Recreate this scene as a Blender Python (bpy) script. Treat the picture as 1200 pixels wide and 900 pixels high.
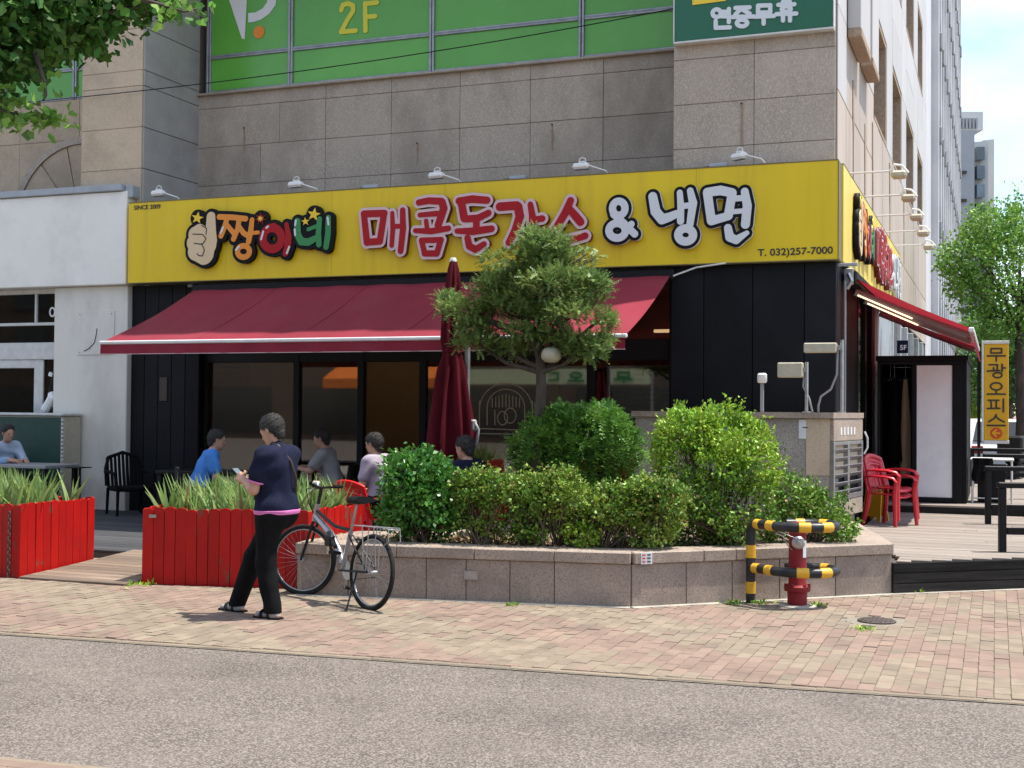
import bpy, bmesh, math, random
import numpy as np
from mathutils import Vector, Matrix, Euler

random.seed(7)
RNG = np.random.default_rng(7)
S = bpy.context.scene
for o in list(bpy.data.objects):
    bpy.data.objects.remove(o)

# ------------------------------------------------------------------ camera
# X runs along the shop front, Y into the building, origin at the sign's corner
FPX, YAW, ROLL = 1485.0, math.radians(20.95), 0.0082
PIT = math.atan(30.0 / FPX)
CAM = np.array([1.869, -16.295, 1.74])
_r0 = np.array([math.cos(YAW), math.sin(YAW), 0.0])
_f0 = np.array([-math.sin(YAW), math.cos(YAW), 0.0])
FW = _f0 * math.cos(PIT) + np.array([0, 0, 1.0]) * math.sin(PIT)
_u0 = np.cross(_r0, FW)
RT = _r0 * math.cos(ROLL) + _u0 * math.sin(ROLL)
UP = _u0 * math.cos(ROLL) - _r0 * math.sin(ROLL)
cam_d = bpy.data.cameras.new('camera')
cam = bpy.data.objects.new('camera', cam_d)
S.collection.objects.link(cam)
cam_d.sensor_width = 36.0
cam_d.lens = 36.0 * FPX / 1200.0
cam_d.clip_end = 2000
M = Matrix.Identity(4)
for i in range(3):
    M[i][0], M[i][1], M[i][2], M[i][3] = RT[i], UP[i], -FW[i], CAM[i]
cam.matrix_world = M
S.camera = cam
S.render.resolution_x, S.render.resolution_y = 1024, 768

# ------------------------------------------------------------------ sky, sun, exposure
SUN_EL, SUN_AZ = math.radians(69), math.radians(26)      # azimuth from +X towards +Y
sunv = Vector((math.cos(SUN_AZ) * math.cos(SUN_EL), math.sin(SUN_AZ) * math.cos(SUN_EL), math.sin(SUN_EL)))
W = bpy.data.worlds.new('World')
S.world = W
W.use_nodes = True
wn, wl = W.node_tree.nodes, W.node_tree.links
wn.clear()
wo = wn.new('ShaderNodeOutputWorld')
bg = wn.new('ShaderNodeBackground')
sky = wn.new('ShaderNodeTexSky')
sky.sky_type = 'NISHITA'
sky.sun_disc = False
sky.sun_elevation = SUN_EL
sky.sun_rotation = math.pi / 2 - SUN_AZ
sky.air_density, sky.dust_density, sky.ozone_density = 1.0, 0.6, 1.0
tc = wn.new('ShaderNodeTexCoord')
mp = wn.new('ShaderNodeMapping')
mp.inputs['Scale'].default_value = (1, 1, 2.6)
mp.inputs['Location'].default_value = (0.35, 0.1, 0.2)
nz = wn.new('ShaderNodeTexNoise')
nz.inputs['Scale'].default_value = 2.3
nz.inputs['Detail'].default_value = 8
nz.inputs['Roughness'].default_value = 0.52
rp = wn.new('ShaderNodeValToRGB')
rp.color_ramp.elements[0].position, rp.color_ramp.elements[1].position = 0.42, 0.72
mx = wn.new('ShaderNodeMix')
mx.data_type = 'RGBA'
mx.inputs[7].default_value = (6.6, 6.9, 7.3, 1)
wl.new(tc.outputs['Generated'], mp.inputs['Vector'])
wl.new(mp.outputs['Vector'], nz.inputs['Vector'])
wl.new(nz.outputs['Fac'], rp.inputs['Fac'])
wl.new(rp.outputs['Color'], mx.inputs[0])
wl.new(sky.outputs['Color'], mx.inputs[6])
wl.new(mx.outputs[2], bg.inputs['Color'])
bg.inputs['Strength'].default_value = 0.15
wl.new(bg.outputs['Background'], wo.inputs['Surface'])
sd = bpy.data.lights.new('sun', 'SUN')
sun = bpy.data.objects.new('sun', sd)
S.collection.objects.link(sun)
sd.energy = 4.3
sd.angle = math.radians(0.53)
sd.color = (1.0, 0.94, 0.85)
sun.rotation_euler = sunv.to_track_quat('Z', 'Y').to_euler()
sun.location = (6, 4, 30)
S.view_settings.view_transform = 'Standard'
S.view_settings.look = 'None'
S.view_settings.gamma = 1
S.view_settings.use_curve_mapping = False
S.view_settings.exposure = 0.84
S.render.engine = 'CYCLES'
S.cycles.max_bounces = 8
S.cycles.transparent_max_bounces = 12

# ------------------------------------------------------------------ pixel -> place
def ray(px, py):
    return FW * FPX + RT * (px - 600) - UP * (py - 450)
def _on(ax, v, px, py):
    d = ray(px, py)
    return CAM + d * ((v - CAM[ax]) / d[ax])
def G(px, py, z=0.0):
    return _on(2, z, px, py)
def FY(px, py, y=0.0):
    return _on(1, y, px, py)
def FX(px, py, x=0.0):
    return _on(0, x, px, py)
def DP(px, py, d):
    return CAM + ray(px, py) * (d / FPX)

# ------------------------------------------------------------------ materials
def srgb(r, g, b):
    return tuple(((c / 255) / 12.92 if c / 255 <= 0.04045 else ((c / 255 + 0.055) / 1.055) ** 2.4) for c in (r, g, b))

def mat(name, col, col2=None, rough=0.6, metal=0.0, nscale=6.0, detail=4.0, lo=0.35, hi=0.65, var=0.0,
        bump=0.0, bscale=40.0, spec=0.5, coat=0.0, speck=None, speck_scale=120.0, speck_lo=0.55, speck_hi=0.62,
        stain=None, stain_scale=1.2, stain_amt=0.0, stretch=(1, 1, 1), trans=0.0, emit=None, emit_s=0.0, sheen=0.0,
        hue=0.0, stain_lo=0.5, stain_hi=0.72, dead=None):
    m = bpy.data.materials.new(name)
    m.use_nodes = True
    nt = m.node_tree
    N, L = nt.nodes, nt.links
    b = N['Principled BSDF']
    b.inputs['Roughness'].default_value = rough
    b.inputs['Metallic'].default_value = metal
    b.inputs['Specular IOR Level'].default_value = spec
    if coat:
        b.inputs['Coat Weight'].default_value = coat
        b.inputs['Coat Roughness'].default_value = 0.15
    if sheen:
        b.inputs['Sheen Weight'].default_value = sheen
    geo = N.new('ShaderNodeNewGeometry')
    vec = geo.outputs['Position']
    if stretch != (1, 1, 1):
        mpn = N.new('ShaderNodeMapping')
        mpn.inputs['Scale'].default_value = stretch
        L.new(vec, mpn.inputs['Vector'])
        vec = mpn.outputs['Vector']
    def noise(scale, det=4.0, rg=0.6):
        n = N.new('ShaderNodeTexNoise')
        n.inputs['Scale'].default_value = scale
        n.inputs['Detail'].default_value = det
        n.inputs['Roughness'].default_value = rg
        L.new(vec, n.inputs['Vector'])
        return n.outputs['Fac']
    def ramp(src, a, c):
        r = N.new('ShaderNodeMapRange')
        r.inputs['From Min'].default_value = a
        r.inputs['From Max'].default_value = c
        L.new(src, r.inputs['Value'])
        return r.outputs['Result']
    def mix(fac, a, c, mode='MIX'):
        k = N.new('ShaderNodeMix')
        k.data_type = 'RGBA'
        k.blend_type = mode
        if hasattr(fac, 'node'):
            L.new(fac, k.inputs[0])
        else:
            k.inputs[0].default_value = fac
        for i, v in ((6, a), (7, c)):
            if hasattr(v, 'node'):
                L.new(v, k.inputs[i])
            else:
                k.inputs[i].default_value = (*v[:3], 1)
        return k.outputs[2]
    c = col
    if col2 is not None:
        c = mix(ramp(noise(nscale, detail), lo, hi), col, col2)
    if speck is not None:
        v = N.new('ShaderNodeTexVoronoi')
        v.inputs['Scale'].default_value = speck_scale
        L.new(vec, v.inputs['Vector'])
        sp = N.new('ShaderNodeSeparateColor')
        L.new(v.outputs['Color'], sp.inputs['Color'])
        c = mix(ramp(sp.outputs['Red'], speck_lo, speck_hi), c, speck)
    if stain is not None:
        c = mix(ramp(noise(stain_scale, 6, 0.65), stain_lo, stain_hi), c, stain) if stain_amt >= 1 else \
            mix(mulv(N, L, ramp(noise(stain_scale, 6, 0.65), stain_lo, stain_hi), stain_amt), c, stain)
    if var or hue:
        oi = N.new('ShaderNodeObjectInfo')
        ad = N.new('ShaderNodeMath'); ad.operation = 'ADD'
        L.new(oi.outputs['Random'], ad.inputs[0]); L.new(geo.outputs['Random Per Island'], ad.inputs[1])
        fr = N.new('ShaderNodeMath'); fr.operation = 'FRACT'
        L.new(ad.outputs[0], fr.inputs[0])
        hs = N.new('ShaderNodeHueSaturation')
        mr = N.new('ShaderNodeMapRange')
        mr.inputs['To Min'].default_value = 1 - var
        mr.inputs['To Max'].default_value = 1 + var
        L.new(fr.outputs[0], mr.inputs['Value'])
        L.new(mr.outputs['Result'], hs.inputs['Value'])
        if hue:
            m2 = N.new('ShaderNodeMath'); m2.operation = 'MULTIPLY'; m2.inputs[1].default_value = 7.31
            L.new(fr.outputs[0], m2.inputs[0])
            f2 = N.new('ShaderNodeMath'); f2.operation = 'FRACT'; L.new(m2.outputs[0], f2.inputs[0])
            r2 = N.new('ShaderNodeMapRange')
            r2.inputs['To Min'].default_value = 0.5 - hue
            r2.inputs['To Max'].default_value = 0.5 + hue
            L.new(f2.outputs[0], r2.inputs['Value']); L.new(r2.outputs['Result'], hs.inputs['Hue'])
        if hasattr(c, 'node'):
            L.new(c, hs.inputs['Color'])
        else:
            hs.inputs['Color'].default_value = (*c, 1)
        c = hs.outputs['Color']
        if dead is not None:
            c = mix(ramp(fr.outputs[0], .962, .968), c, dead)
    if hasattr(c, 'node'):
        L.new(c, b.inputs['Base Color'])
    else:
        b.inputs['Base Color'].default_value = (*c, 1)
    if bump:
        bn = N.new('ShaderNodeBump')
        bn.inputs['Strength'].default_value = bump
        bn.inputs['Distance'].default_value = 0.01
        L.new(noise(bscale, 5, 0.65), bn.inputs['Height'])
        L.new(bn.outputs['Normal'], b.inputs['Normal'])
    if emit is not None:
        b.inputs['Emission Color'].default_value = (*emit, 1)
        b.inputs['Emission Strength'].default_value = emit_s
    if trans:
        out = [n for n in N if n.type == 'OUTPUT_MATERIAL'][0]
        tr = N.new('ShaderNodeBsdfTranslucent')
        if hasattr(c, 'node'):
            L.new(c, tr.inputs['Color'])
        else:
            tr.inputs['Color'].default_value = (*c, 1)
        ms = N.new('ShaderNodeMixShader')
        ms.inputs[0].default_value = trans
        L.new(b.outputs[0], ms.inputs[1]); L.new(tr.outputs[0], ms.inputs[2]); L.new(ms.outputs[0], out.inputs['Surface'])
    return m

def mulv(N, L, src, k):
    q = N.new('ShaderNodeMath'); q.operation = 'MULTIPLY'; q.inputs[1].default_value = k
    L.new(src, q.inputs[0])
    return q.outputs[0]

def glass(name, tint=(0.75, 0.8, 0.8), base=0.06):
    m = bpy.data.materials.new(name)
    m.use_nodes = True
    N, L = m.node_tree.nodes, m.node_tree.links
    N.clear()
    out = N.new('ShaderNodeOutputMaterial')
    t = N.new('ShaderNodeBsdfTransparent'); t.inputs[0].default_value = (*tint, 1)
    g = N.new('ShaderNodeBsdfGlossy'); g.inputs['Roughness'].default_value = 0.02
    lw = N.new('ShaderNodeFresnel'); lw.inputs['IOR'].default_value = 1.5
    a = N.new('ShaderNodeMath'); a.operation = 'MULTIPLY_ADD'; a.inputs[1].default_value = 0.6; a.inputs[2].default_value = base
    L.new(lw.outputs[0], a.inputs[0])
    ms = N.new('ShaderNodeMixShader')
    L.new(a.outputs[0], ms.inputs[0]); L.new(t.outputs[0], ms.inputs[1]); L.new(g.outputs[0], ms.inputs[2])
    L.new(ms.outputs[0], out.inputs['Surface'])
    return m

MT = {}
def mk(key, *a, **k):
    MT[key] = mat(key, *a, **k)
mk('asphalt', (0.086, 0.071, 0.060), (0.126, 0.106, 0.090), rough=0.92, nscale=1.3, detail=7, bump=0.6, bscale=90,
   speck=(0.235, 0.202, 0.177), speck_scale=110, speck_lo=0.42, speck_hi=0.8, stain=(0.075, 0.062, 0.052), stain_scale=0.7, stain_amt=0.4, spec=0.3)
mk('sand', (0.26, 0.23, 0.18), (0.17, 0.15, 0.12), rough=0.95, nscale=12, bump=0.4)
mk('paver_cream', (0.25, 0.20, 0.146), (0.212, 0.17, 0.125), rough=0.9, nscale=4, var=0.12, bump=0.35, bscale=160, stain=(0.145, 0.118, 0.086), stain_scale=2.2, stain_amt=0.8, spec=0.3)
mk('paver_pink', (0.25, 0.176, 0.136), (0.215, 0.153, 0.12), rough=0.9, nscale=4, var=0.12, bump=0.35, bscale=160, stain=(0.15, 0.115, 0.088), stain_scale=2.2, stain_amt=0.8, spec=0.3)
mk('concrete', (0.42, 0.39, 0.33), (0.30, 0.275, 0.235), rough=0.9, nscale=5, var=0.08, bump=0.4, bscale=90, stain=(0.2, 0.18, 0.14), stain_scale=2.5, stain_amt=0.5)
mk('granite_wall', (0.40, 0.335, 0.27), (0.335, 0.28, 0.225), rough=0.75, nscale=2.2, var=0.07, bump=0.12, bscale=200,
   speck=(0.49, 0.41, 0.34), speck_scale=110, speck_lo=0.5, speck_hi=0.9, stain=(0.24, 0.195, 0.155), stain_scale=0.9, stain_amt=0.75, stretch=(1, 1, 0.55))
mk('granite_beige', (0.50, 0.39, 0.275), (0.42, 0.325, 0.225), rough=0.75, nscale=2.5, var=0.05, bump=0.12, bscale=200,
   speck=(0.56, 0.45, 0.33), speck_scale=110, speck_lo=0.5, speck_hi=0.9, stain=(0.27, 0.21, 0.15), stain_scale=0.8, stain_amt=0.6)
mk('granite_shaded', (0.40, 0.385, 0.365), (0.33, 0.315, 0.30), rough=0.75, nscale=2.5, var=0.04, bump=0.12, bscale=200,
   speck=(0.36, 0.345, 0.33), speck_scale=75, speck_lo=0.55, speck_hi=0.8, stain=(0.17, 0.16, 0.15), stain_scale=0.8, stain_amt=0.5)
mk('granite_planter', (0.37, 0.285, 0.225), (0.285, 0.222, 0.178), rough=0.7, nscale=3.5, var=0.09, bump=0.15, bscale=180,
   speck=(0.2, 0.165, 0.145), speck_scale=130, speck_lo=0.62, speck_hi=0.8, stain=(0.16, 0.13, 0.105), stain_scale=1.8, stain_amt=0.8)
mk('granite_coping', (0.40, 0.315, 0.245), (0.315, 0.25, 0.195), rough=0.7, nscale=3.5, var=0.08, bump=0.15, bscale=180,
   speck=(0.2, 0.165, 0.145), speck_scale=130, speck_lo=0.65, speck_hi=0.8, stain=(0.2, 0.16, 0.13), stain_scale=2.4, stain_amt=0.7)
mk('granite_vent', (0.38, 0.345, 0.30), (0.30, 0.27, 0.235), rough=0.75, nscale=3, bump=0.15, bscale=180,
   speck=(0.17, 0.155, 0.14), speck_scale=130, speck_lo=0.66, speck_hi=0.8, stain=(0.22, 0.19, 0.155), stain_scale=2.0, stain_amt=0.7)
mk('stone_joint', (0.15, 0.125, 0.10), rough=0.95)
mk('mortar', (0.07, 0.06, 0.052), rough=0.95)
mk('side_panel', (0.50, 0.485, 0.475), (0.47, 0.452, 0.44), rough=0.6, nscale=1.2, var=0.06, stain=(0.44, 0.38, 0.33), stain_scale=0.7, stain_amt=0.6, stretch=(1, 1, 0.25), bump=0.05)
mk('side_panel_beige', (0.47, 0.40, 0.335), (0.40, 0.335, 0.28), rough=0.65, nscale=1.2, var=0.06, stain=(0.3, 0.24, 0.2), stain_scale=0.9, stain_amt=0.7, stretch=(1, 1, 0.2), bump=0.05)
mk('broken_edge', (0.40, 0.30, 0.22), (0.29, 0.21, 0.15), rough=0.9, nscale=20, bump=0.5)
mk('tower_wall', (0.58, 0.575, 0.585), (0.5, 0.495, 0.51), rough=0.6, nscale=0.8, var=0.03)
mk('tower_glass', (0.09, 0.12, 0.15), (0.16, 0.21, 0.25), rough=0.12, nscale=0.5, var=0.5, spec=0.8)
mk('far_wall', (0.36, 0.375, 0.40), (0.31, 0.325, 0.35), rough=0.8, nscale=0.3, var=0.05)
mk('far_light', (0.56, 0.57, 0.56), rough=0.8)
mk('green_film', (0.105, 0.36, 0.045), (0.125, 0.40, 0.055), rough=0.22, nscale=1.0, var=0.05, spec=0.5)
mk('alu', (0.36, 0.36, 0.365), (0.27, 0.27, 0.275), rough=0.4, metal=0.6, nscale=8, var=0.05)
mk('alu_white', (0.62, 0.62, 0.60), (0.52, 0.52, 0.5), rough=0.5, nscale=8)
mk('vinyl_white', (0.72, 0.72, 0.72), rough=0.45)
mk('vinyl_orange', (0.8, 0.25, 0.02), rough=0.45)
mk('vinyl_yellow', (0.68, 0.62, 0.03), rough=0.45)
mk('sign_yellow', (0.73, 0.52, 0.004), (0.68, 0.48, 0.004), rough=0.42, nscale=0.9, stain=(0.56, 0.385, 0.01), stain_scale=2.2, stain_amt=0.55, stretch=(2.2, 1, 0.16))
mk('sign_side_yellow', (0.78, 0.62, 0.12), (0.70, 0.54, 0.10), rough=0.45, nscale=0.9)
mk('sign_edge', (0.17, 0.14, 0.06), rough=0.5)
mk('letter_red', (0.37, 0.008, 0.014), (0.34, 0.007, 0.011), rough=0.45, spec=0.25)
mk('letter_rim', (0.62, 0.45, 0.46), rough=0.45)
mk('letter_side', (0.16, 0.02, 0.025), rough=0.5)
mk('letter_white', (0.62, 0.64, 0.66), rough=0.35)
mk('black', (0.008, 0.008, 0.009), rough=0.6, spec=0.15)
mk('print_black', (0.03, 0.027, 0.018), rough=0.5)
mk('logo_cream', (0.62, 0.46, 0.27), (0.68, 0.54, 0.34), rough=0.45, nscale=2)
mk('logo_orange', (0.72, 0.24, 0.02), rough=0.4)
mk('logo_green', (0.03, 0.22, 0.06), rough=0.4)
mk('logo_star', (0.8, 0.55, 0.03), rough=0.4)
mk('sign_green', (0.012, 0.115, 0.055), rough=0.4)
mk('office_yellow', (0.66, 0.36, 0.01), (0.60, 0.32, 0.01), rough=0.4, nscale=3)
mk('office_red', (0.55, 0.06, 0.02), rough=0.4)
mk('awning_red', (0.27, 0.022, 0.042), (0.23, 0.018, 0.035), spec=0.25, rough=0.75, nscale=1.3, bump=0.15, bscale=300, stain=(0.25, 0.045, 0.06), stain_scale=1.1, stain_amt=0.6, trans=0.12, sheen=0.03, stretch=(1, 0.35, 1))
mk('parasol_red', (0.10, 0.005, 0.012), (0.08, 0.004, 0.010), rough=0.8, spec=0.15, nscale=5, trans=0.12, bump=0.2, bscale=60)
mk('awning_side', (0.27, 0.02, 0.03), (0.23, 0.016, 0.026), rough=0.75, nscale=1.3, trans=0.45, spec=0.25)
mk('white_metal', (0.72, 0.71, 0.70), (0.62, 0.61, 0.6), rough=0.4, nscale=10)
mk('lamp_white', (0.76, 0.76, 0.74), rough=0.35)
mk('cream_plastic', (0.47, 0.43, 0.33), (0.40, 0.365, 0.275), rough=0.5, nscale=12)
mk('steel', (0.42, 0.42, 0.43), (0.33, 0.33, 0.34), rough=0.35, metal=0.8, nscale=15)
mk('grey_paint', (0.27, 0.27, 0.275), rough=0.5)
mk('black_panel', (0.007, 0.0075, 0.0095), (0.0105, 0.0115, 0.014), rough=0.6, nscale=2, var=0.25, spec=0.15, bump=0.03, bscale=30)
mk('black_frame', (0.008, 0.008, 0.009), rough=0.5, spec=0.2)
mk('white_wall', (0.70, 0.67, 0.605), (0.64, 0.61, 0.55), rough=0.7, nscale=1.6, stain=(0.47, 0.45, 0.40), stain_scale=1.6, stain_amt=0.6, bump=0.05, bscale=40, stretch=(1, 1, 0.4))
mk('white_fascia', (0.82, 0.79, 0.735), (0.77, 0.74, 0.69), rough=0.6, nscale=1.5, stain=(0.56, 0.54, 0.5), stain_scale=1.2, stain_amt=0.5)
mk('panel_white', (0.84, 0.84, 0.86), (0.80, 0.80, 0.82), rough=0.5, nscale=2, stain=(0.6, 0.6, 0.62), stain_scale=3, stain_amt=0.3)
mk('cap_metal', (0.36, 0.39, 0.42), (0.3, 0.33, 0.36), rough=0.5, nscale=4)
mk('interior', (0.36, 0.28, 0.2), (0.29, 0.225, 0.16), rough=0.8, nscale=1.0)
mk('interior_floor', (0.12, 0.09, 0.065), rough=0.6)
mk('dark_wood', (0.045, 0.046, 0.05), (0.07, 0.07, 0.072), spec=0.25, rough=0.75, nscale=3, var=0.22, bump=0.25, bscale=50, stretch=(0.25, 4, 4))
mk('ramp_wood', (0.20, 0.145, 0.105), (0.13, 0.095, 0.07), rough=0.85, nscale=4, var=0.22, bump=0.35, bscale=40, stretch=(0.3, 5, 5), stain=(0.28, 0.22, 0.165), stain_scale=2.2, stain_amt=0.6)
mk('deck_wood', (0.26, 0.22, 0.184), (0.185, 0.153, 0.128), rough=0.85, nscale=4, var=0.16, bump=0.35, bscale=40, stretch=(0.3, 5, 5), stain=(0.34, 0.29, 0.25), stain_scale=2.2, stain_amt=0.6)
mk('fascia_wood', (0.013, 0.012, 0.0115), (0.028, 0.026, 0.024), spec=0.15, rough=0.85, nscale=5, var=0.25, bump=0.5, bscale=45, stretch=(0.3, 0.3, 4))
mk('red_wood', (0.43, 0.006, 0.004), (0.36, 0.005, 0.004), rough=0.5, nscale=5, var=0.09, bump=0.3, bscale=35, stain=(0.13, 0.065, 0.045), stain_scale=5.5, stain_amt=0.85, stain_lo=0.60, stain_hi=0.66, spec=0.3, stretch=(1, 1, 0.5))
mk('soil', (0.10, 0.07, 0.045), (0.17, 0.125, 0.075), rough=0.95, nscale=14, bump=0.8, bscale=30)
mk('dry_litter', (0.30, 0.215, 0.12), (0.2, 0.14, 0.08), rough=0.9, nscale=30, var=0.3)
mk('red_plastic', (0.66, 0.014, 0.018), (0.60, 0.012, 0.015), rough=0.3, nscale=3, spec=0.5)
mk('deep_red_plastic', (0.52, 0.02, 0.035), (0.46, 0.016, 0.028), rough=0.32, nscale=3, spec=0.5)
mk('yellow_plastic', (0.72, 0.40, 0.02), rough=0.4)
mk('hydrant_red', (0.24, 0.010, 0.018), (0.19, 0.009, 0.014), rough=0.5, nscale=9, bump=0.15, bscale=60, spec=0.35, stain=(0.3, 0.05, 0.05), stain_scale=6, stain_amt=0.4)
mk('guard_black', (0.014, 0.015, 0.017), (0.03, 0.03, 0.032), rough=0.4, nscale=14, spec=0.35)
mk('guard_yellow', (0.72, 0.40, 0.02), (0.62, 0.33, 0.02), rough=0.45, nscale=25)
mk('iron', (0.055, 0.04, 0.035), (0.09, 0.07, 0.06), rough=0.7, metal=0.3, nscale=20, bump=0.4)
mk('rubber', (0.014, 0.014, 0.014), (0.024, 0.023, 0.022), rough=0.8, nscale=20, spec=0.15)
mk('chrome', (0.38, 0.38, 0.385), rough=0.3, metal=1.0)
mk('bike_silver', (0.30, 0.31, 0.33), rough=0.3, metal=0.5, coat=0.3)
mk('bike_black', (0.01, 0.01, 0.011), rough=0.4, spec=0.25)
mk('skin', (0.50, 0.28, 0.19), (0.46, 0.25, 0.165), rough=0.55, nscale=9)
mk('hair', (0.018, 0.016, 0.015), (0.06, 0.056, 0.053), rough=0.6, nscale=60, spec=0.2, bump=0.6, bscale=120)
mk('navy_cloth', (0.010, 0.012, 0.030), (0.015, 0.018, 0.038), rough=0.9, nscale=12, bump=0.3, bscale=22, spec=0.1)
mk('black_cloth', (0.006, 0.006, 0.0065), (0.009, 0.009, 0.010), rough=0.9, nscale=12, bump=0.35, bscale=18, spec=0.1)
mk('pink_cloth', (0.62, 0.16, 0.42), rough=0.85)
mk('lightblue_cloth', (0.26, 0.38, 0.58), (0.22, 0.33, 0.52), rough=0.85, nscale=10, bump=0.3, bscale=20)
mk('paleblue_cloth', (0.42, 0.50, 0.62), (0.37, 0.45, 0.57), rough=0.85, nscale=10, bump=0.3, bscale=20)
mk('blue_cloth', (0.05, 0.22, 0.60), (0.04, 0.18, 0.52), rough=0.85, nscale=10, bump=0.3, bscale=20)
mk('lilac_cloth', (0.36, 0.31, 0.37), (0.31, 0.27, 0.32), rough=0.85, nscale=10, bump=0.3, bscale=20)
mk('grey_cloth', (0.30, 0.29, 0.28), (0.25, 0.245, 0.24), rough=0.85, nscale=10, bump=0.3, bscale=20)
mk('brown_leather', (0.045, 0.030, 0.022), rough=0.5, bump=0.2, bscale=50)
mk('bark', (0.05, 0.038, 0.03), (0.09, 0.07, 0.055), rough=0.95, nscale=14, bump=0.9, bscale=25, stretch=(1, 1, 0.3))
mk('twig', (0.15, 0.11, 0.07), (0.10, 0.075, 0.05), rough=0.9, nscale=10)
def leafmat(key, a, b, var=0.3, tr=0.3, rough=0.5, hue=0.02, spec=0.4):
    mk(key, a, b, rough=rough, nscale=3.0, var=var, trans=tr, hue=hue, spec=spec, dead=(.26, .17, .07) if key in ('leaf_hedge', 'leaf_lower', 'leaf_iris', 'leaf_yew') else None)
leafmat('leaf_yew', (0.11, 0.20, 0.055), (0.25, 0.345, 0.10), var=0.5, tr=0.25, hue=.012)
leafmat('leaf_yewbush', (0.065, 0.185, 0.03), (0.19, 0.36, 0.06), var=0.35, tr=0.25)
leafmat('leaf_hedge', (0.10, 0.20, 0.022), (0.28, 0.39, 0.06), var=0.5, tr=0.18, hue=.03)
leafmat('leaf_gloss', (0.04, 0.15, 0.025), (0.12, 0.30, 0.05), var=0.35, tr=0.2, rough=0.3, spec=0.5)
leafmat('leaf_bright', (0.16, 0.32, 0.022), (0.31, 0.45, 0.05), var=0.45, tr=0.22, hue=.025)
leafmat('leaf_lower', (0.08, 0.18, 0.022), (0.20, 0.33, 0.045), var=0.5, tr=0.18, hue=.025)
leafmat('leaf_ginkgo', (0.045, 0.13, 0.025), (0.09, 0.20, 0.035), var=0.35, tr=0.4)
leafmat('leaf_street', (0.12, 0.27, 0.04), (0.20, 0.37, 0.07), var=0.35, tr=0.35)
leafmat('leaf_dark', (0.04, 0.11, 0.025), (0.07, 0.17, 0.035), var=0.35, tr=0.3)
leafmat('leaf_iris', (0.19, 0.32, 0.075), (0.33, 0.44, 0.17), var=0.3, tr=0.3)
mk('mesh_green', (0.012, 0.045, 0.035), (0.018, 0.06, 0.047), rough=0.6, nscale=20, bump=0.3, bscale=150)
mk('car_white', (0.75, 0.75, 0.76), rough=0.3, coat=0.6)
mk('car_red', (0.45, 0.03, 0.04), rough=0.3, coat=0.6)
mk('car_glass', (0.02, 0.025, 0.03), rough=0.08, spec=0.7)
mk('lamp_red', (0.5, 0.02, 0.02), rough=0.3)
mk('led', (0.9, 0.7, 0.45), emit=(1.0, 0.66, 0.36), emit_s=1.8)
mk('paper', (0.66, 0.68, 0.70), (0.6, 0.62, 0.64), rough=0.7, nscale=8)
mk('menu_print', (0.05, 0.045, 0.04), rough=0.6)
mk('orange_banner', (0.80, 0.20, 0.03), rough=0.6)
mk('pale_green_banner', (0.62, 0.66, 0.40), (0.56, 0.60, 0.36), rough=0.7, nscale=3)
mk('brown_brick', (0.16, 0.115, 0.085), (0.12, 0.09, 0.07), rough=0.85, nscale=2)
mk('rust', (0.34, 0.24, 0.165), (0.28, 0.2, 0.14), rough=0.9, nscale=18)
mk('gold_line', (0.40, 0.34, 0.22), rough=0.5)
mk('phone_black', (0.015, 0.015, 0.018), rough=0.15)
MT['glass'] = glass('glass', (0.5, 0.5, 0.48), 0.11)
MT['glass_dark'] = glass('glass_dark', (0.3, 0.31, 0.305), 0.008)

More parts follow.
